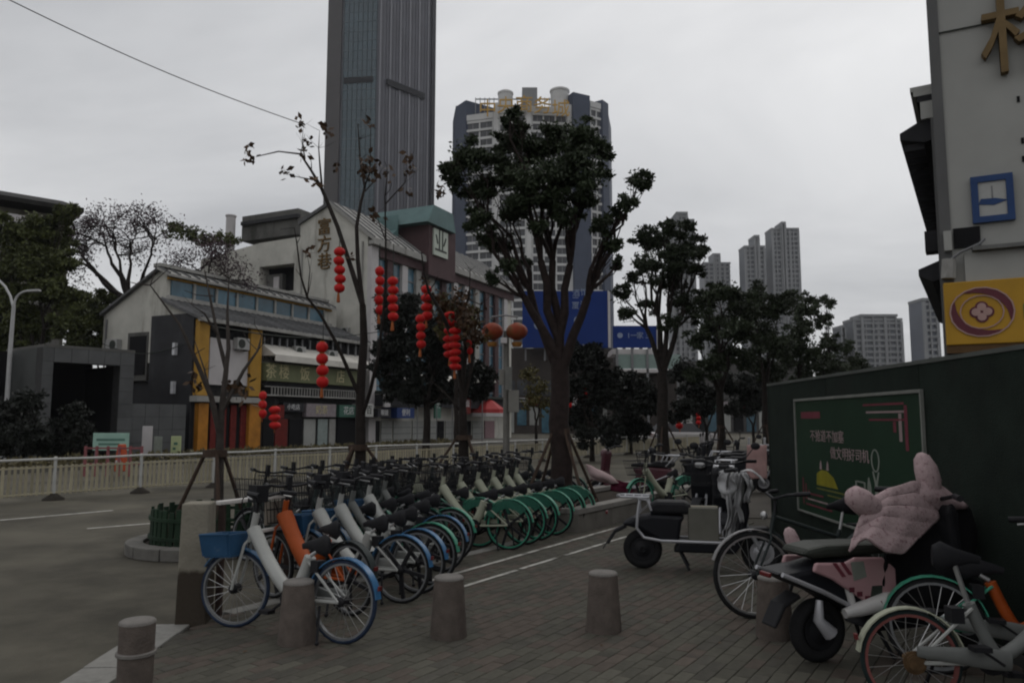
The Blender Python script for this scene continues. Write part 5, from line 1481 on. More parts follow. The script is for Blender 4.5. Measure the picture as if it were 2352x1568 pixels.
def share_bike(label, loc, rz, frame_m, fender_m, basket_m, name='share_bike', group=None, rim=M_rim_alu, mag=True, steer=0.0, basket='solid', chain_m=None, beam=0.03, saddle_z=0.64, tilt=0.05, r=0.285, rear_rim=None, hub_m=M_black_pl, tyre=M_tyre, fork_m=None, extra=None):
    t = thing(name, label, 'bicycle', loc, rz, group)
    t.rotation_euler = (tilt, 0, rz)
    W2 = 0.51
    B = lambda n_, mb_, m_, sm=45, par=t: mb_.build(n_, m_, par, world=False, smooth=sm)
    wheel(t, -W2, r, tyre, rear_rim or rim, mag, 'rear_wheel', 0, rnd.uniform(0, 1), hub_m)
    fw = wheel(t, W2, r, tyre, rim, mag, 'front_wheel', steer, rnd.uniform(0, 1))
    cS, sS = math.cos(steer), math.sin(steer)
    # frame: thick step-through beam, seat tube, stays
    head_t, head_b, bb = V((0.36, 0, 0.86)), V((0.40, 0, 0.64)), V((-0.07, 0, 0.27))
    m_ = MB()
    m_.tube([head_t, head_b], 0.026, 10)
    m_.tube([head_b + V((-0.02, 0, 0.1))] + bez(head_b + V((-0.05, 0, 0.06)), (0.1, 0, 0.36), bb + V((0.03, 0, 0.03)), 7), [beam * 1.25, beam * 1.3] + [beam * 1.2] * 7, 10, sq=1.25)
    m_.tube(bez(bb + V((0.03, 0, 0.0)), bb + V((-0.03, 0, 0.05)), (-0.19, 0, 0.57), 5), beam * 1.15, 10)
    B('frame', m_, frame_m, 55)
    m_ = MB()
    for s in (-1, 1):
        m_.tube([(-0.185, 0.03 * s, 0.55), (-W2, 0.06 * s, r)], 0.0095, 6)
        m_.tube([(-0.08, 0.045 * s, 0.27), (-W2, 0.06 * s, r)], 0.012, 6)
    B('rear_stay', m_, fork_m or frame_m)
    m_ = MB()
    def st(p):
        p = V(p); q = p - V((W2 - 0.06, 0, 0)); return V((q.x * cS - q.y * sS + W2 - 0.06, q.x * sS + q.y * cS, p.z))
    for s in (-1, 1):
        m_.tube([st((0.415, 0.0, 0.66)), st((0.425, 0.055 * s, 0.62)), st((0.50, 0.058 * s, r))], 0.0115, 6)
    B('fork', m_, fork_m or frame_m)
    m_ = MB(); m_.tube([(0.362, 0, 0.85), (0.345, 0, 0.985)], 0.014, 8)
    m_.tube([st((0.21, -0.3, 1.0)), st((0.31, -0.25, 1.01)), st((0.35, -0.1, 0.985)), st((0.35, 0.1, 0.985)), st((0.31, 0.25, 1.01)), st((0.21, 0.3, 1.0))], 0.0125, 7)
    hb = B('handlebar', m_, M_black_pl)
    for s in (-1, 1):
        m_ = MB(); m_.tube([st((0.32, 0.245 * s, 1.012)), st((0.2, 0.305 * s, 1.002))], 0.0185, 8); B('grip', m_, M_black_pl, 45, hb)
        m_ = MB(); m_.tube([st((0.35, 0.2 * s, 1.0)), st((0.30, 0.27 * s, 0.985)), st((0.25, 0.31 * s, 0.975))], 0.007, 5); B('brake_lever', m_, M_chrome, 45, hb)
    m_ = MB()
    m_.tube(bez((0.35, 0.13, 0.99), (0.48, 0.1, 0.98), (0.41, 0.03, 0.72), 6), 0.005, 4); m_.tube(bez((0.35, -0.13, 0.99), (0.5, -0.06, 1.0), (0.4, -0.03, 0.7), 6), 0.005, 4)
    B('brake_cable', m_, M_black_pl)
    m_ = MB(); m_.box(0.32 if mag and basket == 'wire' else 0.315, 0.355 if mag and basket == 'wire' else 0.4, -0.022 if mag and basket == 'wire' else -0.065, 0.022 if mag and basket == 'wire' else 0.065, 0.94, 1.07); B('display_box', m_, M_black_pl, None)
    m_ = MB(); m_.tube([(-0.195, 0, 0.58), (-0.245, 0, saddle_z - 0.03)], 0.0145, 8); B('seat_post', m_, M_chrome)
    m_ = MB(); zs = saddle_z
    m_.tube([(-0.11, 0, zs), (-0.16, 0, zs + 0.012), (-0.24, 0, zs + 0.012), (-0.32, 0, zs + 0.02), (-0.36, 0, zs + 0.022)], [0.02, 0.028, 0.052, 0.082, 0.055], 12, sq=0.3); B('saddle', m_, M_black_pl, 60)
    for (nm, cx_, a0, a1, par, ster) in (('rear_fender', -W2, R(5 if not basket == 'none' else 20), R(168), t, 0), ('front_fender', W2, R(12), R(140), t, steer)):
        m_ = MB(); m_.ring((0, 0, 0), r * 1.045, r * 1.075, 0.062, a0 if nm[0] == 'f' else R(8), a1 if nm[0] == 'f' else R(172), 14)
        o = B(nm, m_, fender_m, 50); o.location = (cx_, 0, r); o.rotation_euler = (0, 0, ster)
        if nm[0] == 'f':
            o.rotation_euler = (0, R(-18), ster)
    m_ = MB(); m_.bar((-W2 - r * 1.07, 0, r + 0.1), (-W2 - r * 1.08, 0, r + 0.13), 0.035, 0.015); B('tail_reflector', m_, M_reflect)
    if basket == 'solid':
        m_ = MB(); z0, z1 = 0.56, 0.72
        for (xa, xb, ya, yb) in ((0.44, 0.455, -0.15, 0.15), (0.70, 0.715, -0.16, 0.16)):
            m_.hexa([V((xa, ya * 0.8, z0)), V((xb, ya * 0.8, z0)), V((xb, yb * 0.8, z0)), V((xa, yb * 0.8, z0)), V((xa, ya, z1)), V((xb + 0.02, ya, z1)), V((xb + 0.02, yb, z1)), V((xa, yb, z1))])
        for s in (-1, 1):
            m_.hexa([V((0.456, 0.12 * s - 0.006, z0)), V((0.699, 0.12 * s - 0.006, z0)), V((0.699, 0.12 * s + 0.006, z0)), V((0.456, 0.12 * s + 0.006, z0)), V((0.456, 0.152 * s - 0.006, z1)), V((0.72, 0.16 * s - 0.006, z1)), V((0.72, 0.16 * s + 0.006, z1)), V((0.456, 0.152 * s + 0.006, z1))])
        m_.box(0.44, 0.7, -0.12, 0.12, z0 - 0.012, z0 - 0.001)
        b_ = B('basket', m_, basket_m, None, t); b_.rotation_euler = (0, R(4), steer * 0.6); b_.scale = (0.88, 0.82, 0.97); b_.location = (0.03, 0, 0.03) 
        m_ = MB(); m_.box(0.43, 0.74, -0.168, 0.168, z1 + 0.001, z1 + 0.014); m_.box(0.46, 0.71, -0.14, 0.14, z1 + 0.0145, z1 + 0.016); 
        m_ = MB()
        for q in (((0.44, -0.155), (0.725, -0.165)), ((0.725, -0.165), (0.725, 0.165)), ((0.725, 0.165), (0.44, 0.155))):
            m_.tube([(q[0][0], q[0][1], z1 + 0.004), (q[1][0], q[1][1], z1 + 0.004)], 0.009, 6)
        B('basket_rim', m_, basket_m, 45, b_)
    elif basket == 'wire':
        m_ = MB(); z0, z1 = 0.66, 0.9
        for k in range(8):
            f = k / 7
            for s in (-1, 1):
                m_.tube([(0.45 + 0.22 * f, 0.12 * s, z0), (0.45 + 0.27 * f, 0.155 * s, z1)], 0.0035, 4, cap=False)
            for xa, xb in ((0.45, 0.45), (0.67, 0.72)):
                m_.tube([(xa, -0.12 + 0.24 * f, z0), (xb, -0.155 + 0.31 * f, z1)], 0.0035, 4, cap=False)
            m_.tube([(0.45, -0.12 + 0.24 * f, z0), (0.67, -0.12 + 0.24 * f, z0)], 0.0035, 4, cap=False)
        for z_, e in ((z1, 0.155), (0.78, 0.138), (z0, 0.12)):
            xb = 0.67 + 0.05 * (z_ - z0) / (z1 - z0)
            m_.tube([(0.45, -e, z_), (xb, -e, z_), (xb, e, z_), (0.45, e, z_), (0.45, -e, z_)], 0.006, 5)
        B('basket', m_, basket_m, None)
    m_ = MB(); m_.lathe([(0.085, -0.006), (0.085, 0.006)], 16, Matrix.Translation((-0.07, 0.055, 0.27)) @ Matrix.Rotation(R(90), 4, 'X')); m_.tube([(-0.07, -0.08, 0.27), (-0.07, 0.08, 0.27)], 0.018, 8)
    m_.bar((-0.07, 0.08, 0.27), (0.06, 0.085, 0.18), 0.022, 0.014); m_.bar((-0.07, -0.08, 0.27), (-0.2, -0.085, 0.36), 0.022, 0.014)
    cr = B('crank', m_, M_black_pl)
    m_ = MB(); m_.box(0.02, 0.11, 0.093, 0.17, 0.165, 0.19); B('pedal', m_, M_black_pl, None, cr)
    m_ = MB(); m_.box(-0.25, -0.16, -0.17, -0.093, 0.35, 0.375); B('pedal', m_, M_black_pl, None, cr)
    m_ = MB(); m_.tube(bez((-0.03, -0.07, 0.29), (-0.25, -0.075, 0.31), (-0.5, -0.075, 0.325), 5), [0.05, 0.055, 0.05, 0.042, 0.036, 0.03], 10, sq=0.35)
    B('chain_guard', m_, chain_m or frame_m, 60)
    m_ = MB(); m_.tube([(-0.36, 0.07, 0.25), (-0.42, 0.15, 0.02)], 0.01, 6); m_.ball((-0.425, 0.155, 0.018), 0.018, 0.018, 0.016, 6, 4); B('kickstand', m_, M_black_pl)
    m_ = MB(); m_.box(-0.30, -0.235, -0.05, 0.05, 0.47, 0.55); B('lock_box', m_, M_black_pl, None)
    if extra:
        extra(t, B)
    return t

HEAD = lambda dx, dy: math.atan2(dy, dx)
def put(px_rear, yaw, fwd=0.51):
    """foot of the bike from its rear tyre's contact point in the picture"""
    p = gp(*px_rear, 0.03)
    return (p.x + math.cos(yaw) * fwd, p.y + math.sin(yaw) * fwd, 0.03)
GB = 'share bikes parked in the front row'
y0 = HEAD(-0.905, 0.42)
def skirt(t, B):
    for s in (-1, 1):
        m_ = MB(); m_.ring((0, 0, 0), 0.2, 0.298, 0.004, R(22), R(140), 12)
        o = B('skirt_guard', m_, mat('skirt_green', (0.018, 0.085, 0.058), 0.6, 0.3, 20), None); o.location = (-0.51, 0.04 * s, 0.295)
M_basket_blue = mat('basket_blue', (0.018, 0.06, 0.125), 0.5, 0.25, 4, stain=((0.1, 0.12, 0.15), 4, 0.6, 1))
share_bike('front blue-and-white share bike by the concrete post, blue basket and blue fenders', put((782, 1477), y0), y0, M_white_bike, M_blue_bike, M_basket_blue, group=GB, mag=False, steer=0.25, tilt=0.07, beam=0.038, rim=M_rim_alu, tyre=mat('tyre_blue_grey', (0.016, 0.026, 0.05), 0.7, 0.2, 20), chain_m=M_grey_bike)
y1 = HEAD(-0.93, 0.36)
bw = share_bike('white-framed share bike with a blue rear fender, second from the concrete post', put((918, 1384), y1), y1, M_white_bike, M_blue_bike, M_basket_blue, group=GB, beam=0.045, tilt=0.05, r=0.28, chain_m=M_white_bike)
og = share_bike('orange share bike squeezed between the front two blue ones', put((800, 1412), HEAD(-0.8, 0.6)), HEAD(-0.8, 0.6), M_orange_bike, M_dark_bike, M_black_pl, group=GB, basket='wire', beam=0.05, tilt=0.02, chain_m=M_orange_bike)
gm = share_bike('green-fendered share bike fourth in the front row, behind the blue fender', put((985, 1343), y1 + 0.03), y1 + 0.03, M_grey_bike, M_green_bike, M_dark_bike, group=GB, basket='wire', tilt=0.05)
dup(bw, put((958, 1362), y1 - 0.02), y1 - 0.02, 'white-framed share bike with blue fender, third in the front row', GB, 0.05)
dup(bw, put((1012, 1312), y1 + 0.05), y1 + 0.05, 'blue-fendered share bike, fifth in the front row', GB, 0.06)
dup(gm, put((1034, 1288), y1), y1, 'green-fendered share bike at the end of the blue group', GB, 0.05)
gc = share_bike('green share bike with a pale frame and grey chain guard, nearest of the green group', put((1168, 1262), y1 + 0.08), y1 + 0.08, M_cream_bike, M_green_bike, M_black_pl, group=GB, beam=0.044, tilt=0.05, chain_m=M_cream_bike, basket='wire', rim=M_green_bike, r=0.295, extra=skirt)
dup(gc, put((1098, 1256), y1 + 0.02), y1 + 0.02, 'pale-framed share bike leaning just left of the green group', GB, 0.07)
for i, p in enumerate(((1205, 1249), (1238, 1238), (1270, 1228), (1296, 1219), (1318, 1212))):
    dup(gc, put(p, y1 + 0.06 + rnd.uniform(-0.04, 0.04)), y1 + 0.06 + rnd.uniform(-0.12, 0.12), '%s green-fendered bike from the near end of the green group' % ordinal(i + 1) if i < 4 else 'last green-fendered bike, touching the stone planter', GB, 0.05 + rnd.uniform(-0.06, 0.06))
# second row, dark, behind
GR = 'dark share bikes in the rear row'
dk = share_bike('first dark bike of the rear row, beside the end of the steel railing', (-2.35, 9.1, 0.03), y1, M_dark_bike, M_dark_bike, M_black_pl, group=GR, basket='wire', tilt=0.05)
dg = share_bike('second dark-green bike of the rear row, wire basket in front', (-2.1, 9.5, 0.03), y1, M_dark_bike, mat('bike_deep_green', (0.012, 0.05, 0.035), 0.5, 0.2, 5), M_black_pl, group=GR, basket='wire', tilt=0.05)
xx, yy = -2.1, 9.5
for i in range(11):
    xx += 0.245 + rnd.uniform(-0.03, 0.03); yy += 0.40 + rnd.uniform(-0.03, 0.03)
    dup((dk, dg)[(i * i + i // 3) % 2], (xx, yy, 0.03), y1 + rnd.uniform(-0.22, 0.22), '%s dark bike of the rear row counted from the steel railing' % ordinal(i + 2), GR, 0.04 + rnd.uniform(-0.09, 0.09))
for i_, (x_, y_) in enumerate(((-2.55, 8.45), (-1.5, 9.75), (-1.28, 10.2), (-1.05, 10.65))):
    dup((dk, dg, dg, dk)[i_], (x_, y_, 0.03), y1 + rnd.uniform(-0.3, 0.3), ['dark bike wedged right behind the steel railing', 'dark bike leaning between the blue and the green groups', 'dark bike leaning hard behind the first pale-framed bike', 'dark bike squeezed in behind the middle of the green group'][i_], 'dark bikes wedged between the rows', rnd.uniform(-0.12, 0.16))
xx, yy = -1.75, 8.0
for i in range(4):
    dup((dg, dk)[i % 2], (xx, yy, 0.03), y1 + rnd.uniform(-0.08, 0.08), '%s dark bike of the short middle row behind the blue bikes' % ordinal(i), 'dark share bikes in the short middle row', 0.05)
    xx += 0.14; yy += 0.46

# bikes at the right
yr = HEAD(0.95, -0.12)
def gear(t, B):
    m_ = MB()
    for k, rr_ in enumerate((0.062, 0.05, 0.04)):
        m_.lathe([(rr_, -0.003), (rr_, 0.003)], 14, Matrix.Translation((-0.51, -0.055 - 0.01 * k, 0.262)) @ Matrix.Rotation(R(90), 4, 'X'))
    B('gear_cluster', m_, M_rust)
pr = gp(2104, 1632, 0.03)
share_bike('pale-fendered bike with a faded red rear rim, bottom right corner', (pr.x + 0.5, pr.y - 0.06, 0.03), yr, M_grey_bike, M_cream_bike, M_black_pl, group='bikes at the right edge', mag=False, rim=M_red_rim, r=0.262, tilt=-0.05, basket='wire', hub_m=M_rust, fork_m=M_white_bike, extra=gear, tyre=mat('tyre_dark_green', (0.012, 0.02, 0.02), 0.8), saddle_z=0.8)
share_bike('green and orange share bike behind the red-rimmed one, right edge', (pr.x + 0.95, pr.y + 0.45, 0.03), HEAD(0.9, -0.3), M_orange_bike, M_green_bike, M_green_bike, group='bikes at the right edge', mag=False, tilt=-0.06, chain_m=M_grey_bike, fork_m=M_green_bike)
def bottle(t, B):
    m_ = MB(); m_.lathe([(0.03, 0), (0.036, 0.02), (0.036, 0.13), (0.02, 0.16), (0.02, 0.18)], 12, Matrix.Translation((0.1, 0, 0.5)) @ Matrix.Rotation(R(-35), 4, 'Y')); B('bottle', m_, M_orange_bike)
# black city bicycle with big wheels
yb = HEAD(-0.97, -0.1)
pf = gp(1737, 1419, 0.03)
def city_bike(label, loc, rz, m, group=None):
    t = thing('black_bicycle', label, 'bicycle', loc, rz, group); t.rotation_euler = (0.05, 0, rz)
    r = 0.335; W2 = 0.53
    B = lambda n_, mb_, m_, sm=45, par=t: mb_.build(n_, m_, par, world=False, smooth=sm)
    wheel(t, -W2, r, M_tyre, M_chrome, False, 'rear_wheel'); wheel(t, W2, r, M_tyre, M_chrome, False, 'front_wheel')
    m_ = MB(); bb = V((-0.08, 0, 0.29)); sc = V((-0.2, 0, 0.62)); ht = V((0.33, 0, 0.82)); hb_ = V((0.365, 0, 0.68))
    m_.tube([ht, hb_], 0.019, 8); m_.tube([sc, (0.335, 0, 0.79)], 0.016, 8); m_.tube([bb, hb_], 0.017, 8); m_.tube([bb, sc + V((-0.02, 0, 0.06))], 0.016, 8)
    for s in (-1, 1):
        m_.tube([sc + V((0, 0.02 * s, -0.02)), (-W2, 0.06 * s, r)], 0.009, 6); m_.tube([bb + V((0, 0.03 * s, 0)), (-W2, 0.06 * s, r)], 0.01, 6)
    B('frame', m_, m, 55)
    m_ = MB()
    for s in (-1, 1):
        m_.tube([(0.37, 0, 0.69), (0.39, 0.05 * s, 0.62), (0.53, 0.055 * s, r)], 0.011, 6)
    B('fork', m_, m)
    m_ = MB(); m_.tube([(0.33, 0, 0.8), (0.315, 0, 0.93)], 0.013, 8); m_.tube([(0.17, -0.29, 0.98), (0.3, -0.2, 0.97), (0.33, 0, 0.93), (0.3, 0.2, 0.97), (0.17, 0.29, 0.98)], 0.0125, 7); h_ = B('handlebar', m_, M_black_pl)
    for s in (-1, 1):
        m_ = MB(); m_.tube([(0.26, 0.235 * s, 0.975), (0.16, 0.295 * s, 0.982)], 0.018, 8); B('grip', m_, M_black_pl, 45, h_)
    m_ = MB(); m_.tube([(-0.22, 0, 0.66), (-0.26, 0, 0.83)], 0.013, 8); B('seat_post', m_, M_chrome)
    m_ = MB(); m_.tube([(-0.12, 0, 0.86), (-0.18, 0, 0.87), (-0.26, 0, 0.87), (-0.36, 0, 0.88), (-0.4, 0, 0.88)], [0.02, 0.03, 0.06, 0.09, 0.05], 12, sq=0.42); B('saddle', m_, M_black_pl, 60)
    for nm, cx_ in (('rear_fender', -W2), ('front_fender', W2)):
        m_ = MB(); m_.ring((0, 0, 0), r * 1.05, r * 1.075, 0.05, R(20), R(165), 14); o = B(nm, m_, m if nm[0] == 'r' else M_chrome, 50); o.location = (cx_, 0, r)
    m_ = MB(); m_.box(-0.72, -0.32, -0.07, 0.07, 0.71, 0.725)
    for s in (-1, 1):
        m_.tube([(-0.68, 0.065 * s, 0.71), (-W2, 0.07 * s, r)], 0.006, 5)
    B('rack', m_, M_black_pl)
    m_ = MB(); m_.tube([(-0.08, -0.09, 0.29), (-0.08, 0.09, 0.29)], 0.016, 8); m_.bar((-0.08, 0.08, 0.29), (0.05, 0.085, 0.2), 0.02, 0.014); m_.bar((-0.08, -0.08, 0.29), (-0.2, -0.085, 0.38), 0.02, 0.014); m_.lathe([(0.09, -0.004), (0.09, 0.004)], 16, Matrix.Translation((-0.08, -0.05, 0.29)) @ Matrix.Rotation(R(90), 4, 'X')); B('crank', m_, M_chrome)
    m_ = MB(); m_.tube([(-0.36, 0.07, 0.25), (-0.4, 0.16, 0.02)], 0.01, 6); B('kickstand', m_, M_black_pl)
    m_ = MB(); m_.ball((0.42, 0, 0.8), 0.03, 0.035, 0.035); B('headlamp', m_, M_chrome)
    return t
city_bike('black bicycle with tall spoked wheels behind the fourth bollard', (pf.x - math.cos(yb) * 0.53, pf.y - math.sin(yb) * 0.53, 0.03), yb, M_dark_bike)

# ================================================================ electric scooters
M_navy = mat('scooter_dark_body', (0.008, 0.0085, 0.011), 0.5, 0.2, 4)
M_pinkbody = mat('scooter_pink_body', (0.34, 0.2, 0.21), 0.4, 0.1, 4)
M_silver = mat('scooter_silver_trim', (0.36, 0.36, 0.38), 0.35, 0.12, 6, metal=0.4)
M_seat = mat('black_vinyl_seat', (0.012, 0.012, 0.014), 0.6, 0.2, 8, bump=0.2)
M_seat2 = mat('olive_vinyl_seat', (0.028, 0.031, 0.026), 0.55, 0.2, 8)
def scooter(label, loc, rz, body, trim, seat_m, rack=True, mirrors=True, tail=True, low=False, group=None, basket=False, tilt=0.0, shield_m=None, lid=True):
    t = thing('electric_scooter', label, 'scooter', loc, rz, group); t.rotation_euler = (tilt, 0, rz)
    B = lambda n_, mb_, m_, sm=45, par=t, bv=0: mb_.build(n_, m_, par, world=False, smooth=sm, bevel=bv)
    r = 0.205
    for nm, x in (('rear_wheel', -0.6), ('front_wheel', 0.62)):
        m_ = MB(); m_.torus((0, 0, 0), r * 0.78, r * 0.23, 28, 9); w = B(nm, m_, M_tyre, 60); w.location = (x, 0, r)
        m_ = MB(); m_.lathe([(r * 0.6, -0.035), (r * 0.6, -0.02), (0.05, -0.05), (0.03, -0.06), (0.03, 0.06), (0.05, 0.05), (r * 0.6, 0.02), (r * 0.6, 0.035)], 20, Matrix.Rotation(R(90), 4, 'X')); B('wheel_hub', m_, M_silver if nm[0] == 'f' else M_black_pl, 30, w)
    # side profile of the body, extruded across and softened
    def prof(name, poly, w, m, bv=0.025, par=t):
        m_ = MB(); m_.prism(poly, lambda a, b, d: V((a, d, b)), -w, w)
        return B(name, m_, m, None, par, bv)
    prof('floorboard', [(-0.28, 0.2), (0.34, 0.2), (0.42, 0.3), (0.38, 0.34), (0.3, 0.3), (-0.22, 0.3)], 0.15, body, 0.02)
    prof('rear_body', [(-0.22, 0.3), (-0.19, 0.5), (-0.15, 0.57), (-0.5, 0.58), (-0.7, 0.54), (-0.82, 0.47), (-0.62, 0.42), (-0.4, 0.3)] if low else [(-0.22, 0.3), (-0.2, 0.58), (-0.14, 0.66), (-0.5, 0.67), (-0.72, 0.63), (-0.98, 0.6), (-0.82, 0.52), (-0.62, 0.44), (-0.4, 0.3)] if not tail else [(-0.22, 0.3), (-0.2, 0.58), (-0.14, 0.68), (-0.5, 0.7), (-0.86, 0.68), (-0.98, 0.6), (-0.82, 0.5), (-0.62, 0.44), (-0.4, 0.3)], 0.14, body, 0.035)
    for s in (-1, 1):
        if low:
            m_ = MB(); m_.tube([(0.34, 0.155 * s, 0.31), (-0.4, 0.16 * s, 0.315), (-0.58, 0.155 * s, 0.345), (-0.655, 0.15 * s, 0.44), (-0.64, 0.14 * s, 0.6), (-0.62, 0.135 * s, 0.72)], 0.016, 7); B('side_trim', m_, trim, 50)
            continue
        m_ = MB(); m_.tube([(0.34, 0.155 * s, 0.31), (-0.2, 0.16 * s, 0.31), (-0.42, 0.152 * s, 0.36), (-0.66, 0.15 * s, 0.48), (-0.95, 0.14 * s, 0.6)], 0.016, 7); B('side_trim', m_, trim, 50)
    prof('front_shield', [(0.34, 0.3), (0.42, 0.3), (0.5, 0.62), (0.47, 0.95), (0.4, 1.0), (0.37, 0.95), (0.42, 0.6)], 0.16, shield_m or body, 0.03)
    prof('front_mudguard', [(0.42, 0.36), (0.5, 0.46), (0.68, 0.47), (0.82, 0.38), (0.84, 0.33), (0.68, 0.43), (0.52, 0.42), (0.44, 0.33)], 0.07, body, 0.015)
    prof('rear_mudguard', [(-0.78, 0.46), (-0.9, 0.4), (-0.98, 0.26), (-0.955, 0.25), (-0.88, 0.37), (-0.76, 0.43)], 0.07, M_black_pl, 0.01)
    prof('seat', [(-0.08, 0.585), (-0.09, 0.69), (-0.16, 0.72), (-0.44, 0.72), (-0.52, 0.68), (-0.52, 0.585)] if low else [(0.0, 0.69), (-0.02, 0.745), (-0.3, 0.76), (-0.6, 0.765), (-0.74, 0.745), (-0.78, 0.71), (-0.7, 0.68)] if not tail else [(-0.1, 0.7), (-0.12, 0.76), (-0.3, 0.78), (-0.5, 0.77), (-0.62, 0.82), (-0.88, 0.82), (-0.92, 0.76), (-0.88, 0.7)], 0.13, seat_m, 0.035)
    m_ = MB()
    for s in (-1, 1):
        m_.tube([(0.46, 0.07 * s, 0.5), (0.62, 0.085 * s, r)], 0.02, 8)
    B('front_fork', m_, M_silver)
    m_ = MB(); m_.tube([(0.42, 0, 0.9), (0.38, 0, 1.03)], 0.022, 8); m_.tube([(0.26, -0.36, 1.06), (0.34, -0.24, 1.06), (0.38, -0.1, 1.03), (0.38, 0.1, 1.03), (0.34, 0.24, 1.06), (0.26, 0.36, 1.06)], 0.014, 7); h_ = B('handlebar', m_, M_black_pl)
    for s in (-1, 1):
        m_ = MB(); m_.tube([(0.33, 0.255 * s, 1.062), (0.25, 0.375 * s, 1.06)], 0.021, 8); B('grip', m_, M_black_pl, 45, h_)
        if not mirrors:
            continue
        m_ = MB(); m_.tube([(0.36, 0.22 * s, 1.06), (0.36, 0.3 * s, 1.17), (0.36, 0.34 * s, 1.22)], 0.006, 5); m_.ball((0.36, 0.37 * s, 1.25), 0.018, 0.06, 0.045, 10, 6); B('mirror', m_, M_black_pl, 60, h_)
    m_ = MB(); m_.ball((0.47, 0, 0.93), 0.07, 0.12, 0.09, 14, 8); hc = B('handlebar_cowl', m_, shield_m or body, 60)
    m_ = MB(); m_.ball((0.52, 0, 0.92), 0.035, 0.085, 0.05, 12, 7); B('headlight', m_, mat('headlight_glass', (0.3, 0.3, 0.3), 0.2), 60, hc)
    m_ = MB(); m_.box(-0.99, -0.965, -0.05, 0.05, 0.565, 0.595); B('tail_light', m_, M_reflect, None, t, 0.006)
    if rack:
        m_ = MB()
        for s in (-1, 1):
            m_.tube([(-0.8, 0.12 * s, 0.72), (-0.98, 0.12 * s, 0.9), (-1.12, 0.11 * s, 0.92)], 0.014, 7)
        if low:
            m_ = MB()
            for s in (-1, 1):
                m_.tube([(-0.62, 0.13 * s, 0.6), (-0.63, 0.13 * s, 0.745), (-0.82, 0.13 * s, 0.76)], 0.014, 7)
                m_.tube([(-0.5, 0.13 * s, 0.62), (-0.54, 0.13 * s, 0.73), (-0.64, 0.13 * s, 0.747)], 0.014, 7)
                m_.tube([(-0.68, 0.1 * s, 0.54), (-0.84, 0.1 * s, 0.66)], 0.012, 6)
            m_.v = [(x, y, z + 0.165) for x, y, z in m_.v]
        m_.tube([(-0.82, -0.13, 0.92), (-1.12, -0.13, 0.925), (-1.16, 0, 0.925), (-1.12, 0.13, 0.925), (-0.82, 0.13, 0.92)], 0.014, 7)
        for k in range(3):
            m_.tube([(-0.9 - k * 0.09, -0.13, 0.922), (-0.9 - k * 0.09, 0.13, 0.922)], 0.009, 6)
        if not low:
            m_.tube([(-0.72, 0.13, 0.8), (-0.78, 0.13, 0.93), (-0.9, 0.13, 0.92)], 0.014, 7); m_.tube([(-0.72, -0.13, 0.8), (-0.78, -0.13, 0.93), (-0.9, -0.13, 0.92)], 0.014, 7)
        if low:
            m_.v = [(x + (0.0 if x > -0.7 else 0.3), y, z - 0.165) for x, y, z in m_.v]
        B('rack', m_, M_silver, 50)
    if tail:
      m_ = MB(); m_.bar((-0.92, 0, 0.36), (-1.02, 0, 0.2), 0.1, 0.01); B('mud_flap', m_, M_black_pl)
    m_ = MB()
    for s in (-1, 1):
        m_.tube([(-0.22, 0.1 * s, 0.22), (-0.12, 0.14 * s, 0.02)], 0.014, 6)
    B('kickstand', m_, M_black_pl)
    if basket:
        m_ = MB()
        for k in range(7):
            f = k / 6
            m_.tube([(0.55, -0.16 + 0.32 * f, 0.68), (0.53, -0.18 + 0.36 * f, 0.93)], 0.004, 4); m_.tube([(0.75, -0.16 + 0.32 * f, 0.68), (0.8, -0.18 + 0.36 * f, 0.93)], 0.004, 4)
        for z_, e in ((0.68, 0.16), (0.8, 0.17), (0.93, 0.18)):
            m_.tube([(0.54, -e, z_), (0.75 + (z_ - 0.68) * 0.2, -e, z_), (0.75 + (z_ - 0.68) * 0.2, e, z_), (0.54, e, z_), (0.54, -e, z_)], 0.006, 5)
        B('basket', m_, M_black_pl, None)
    return t
# dark scooter facing right
a_ = gp(1477, 1304, 0.03); b_ = gp(1742, 1314, 0.03)
dvec = (b_ - a_); ys = math.atan2(dvec.y, dvec.x)
sl = V((a_.x + math.cos(ys) * 0.6, a_.y + math.sin(ys) * 0.6, 0.03))
s_dark = scooter('dark scooter with a silver rear rack, standing side-on past the white lines', tuple(sl), ys, M_navy, M_silver, M_seat, mirrors=False, low=True)
def on_sc(root, x, y, z):
    a = root.rotation_euler[2]
    return V(root.location) + V((x * math.cos(a) - y * math.sin(a), x * math.sin(a) + y * math.cos(a), z))
bx = on_sc(s_dark, 0.02, 0, 0.301)
cb = thing('cardboard_carton', 'beige carton on the dark scooter\'s footboard', 'carton', tuple(bx), ys)
m_ = MB(); m_.box(-0.14, 0.17, -0.13, 0.13, 0, 0.36); m_.build('carton_body', mat('beige_carton', (0.115, 0.112, 0.095), 0.8, 0.15, 4), cb, world=False, bevel=0.01)
m_ = MB(); m_.box(-0.142, 0.172, -0.025, 0.025, 0.361, 0.364); m_.build('tape', mat('carton_tape', (0.2, 0.17, 0.11), 0.4), cb, world=False)
bg_ = on_sc(s_dark, 0.36, -0.18, 0.98)
bag = thing('plastic_bag', 'crumpled pale plastic cover hanging from the dark scooter\'s handlebar', 'bag', tuple(bg_), ys)
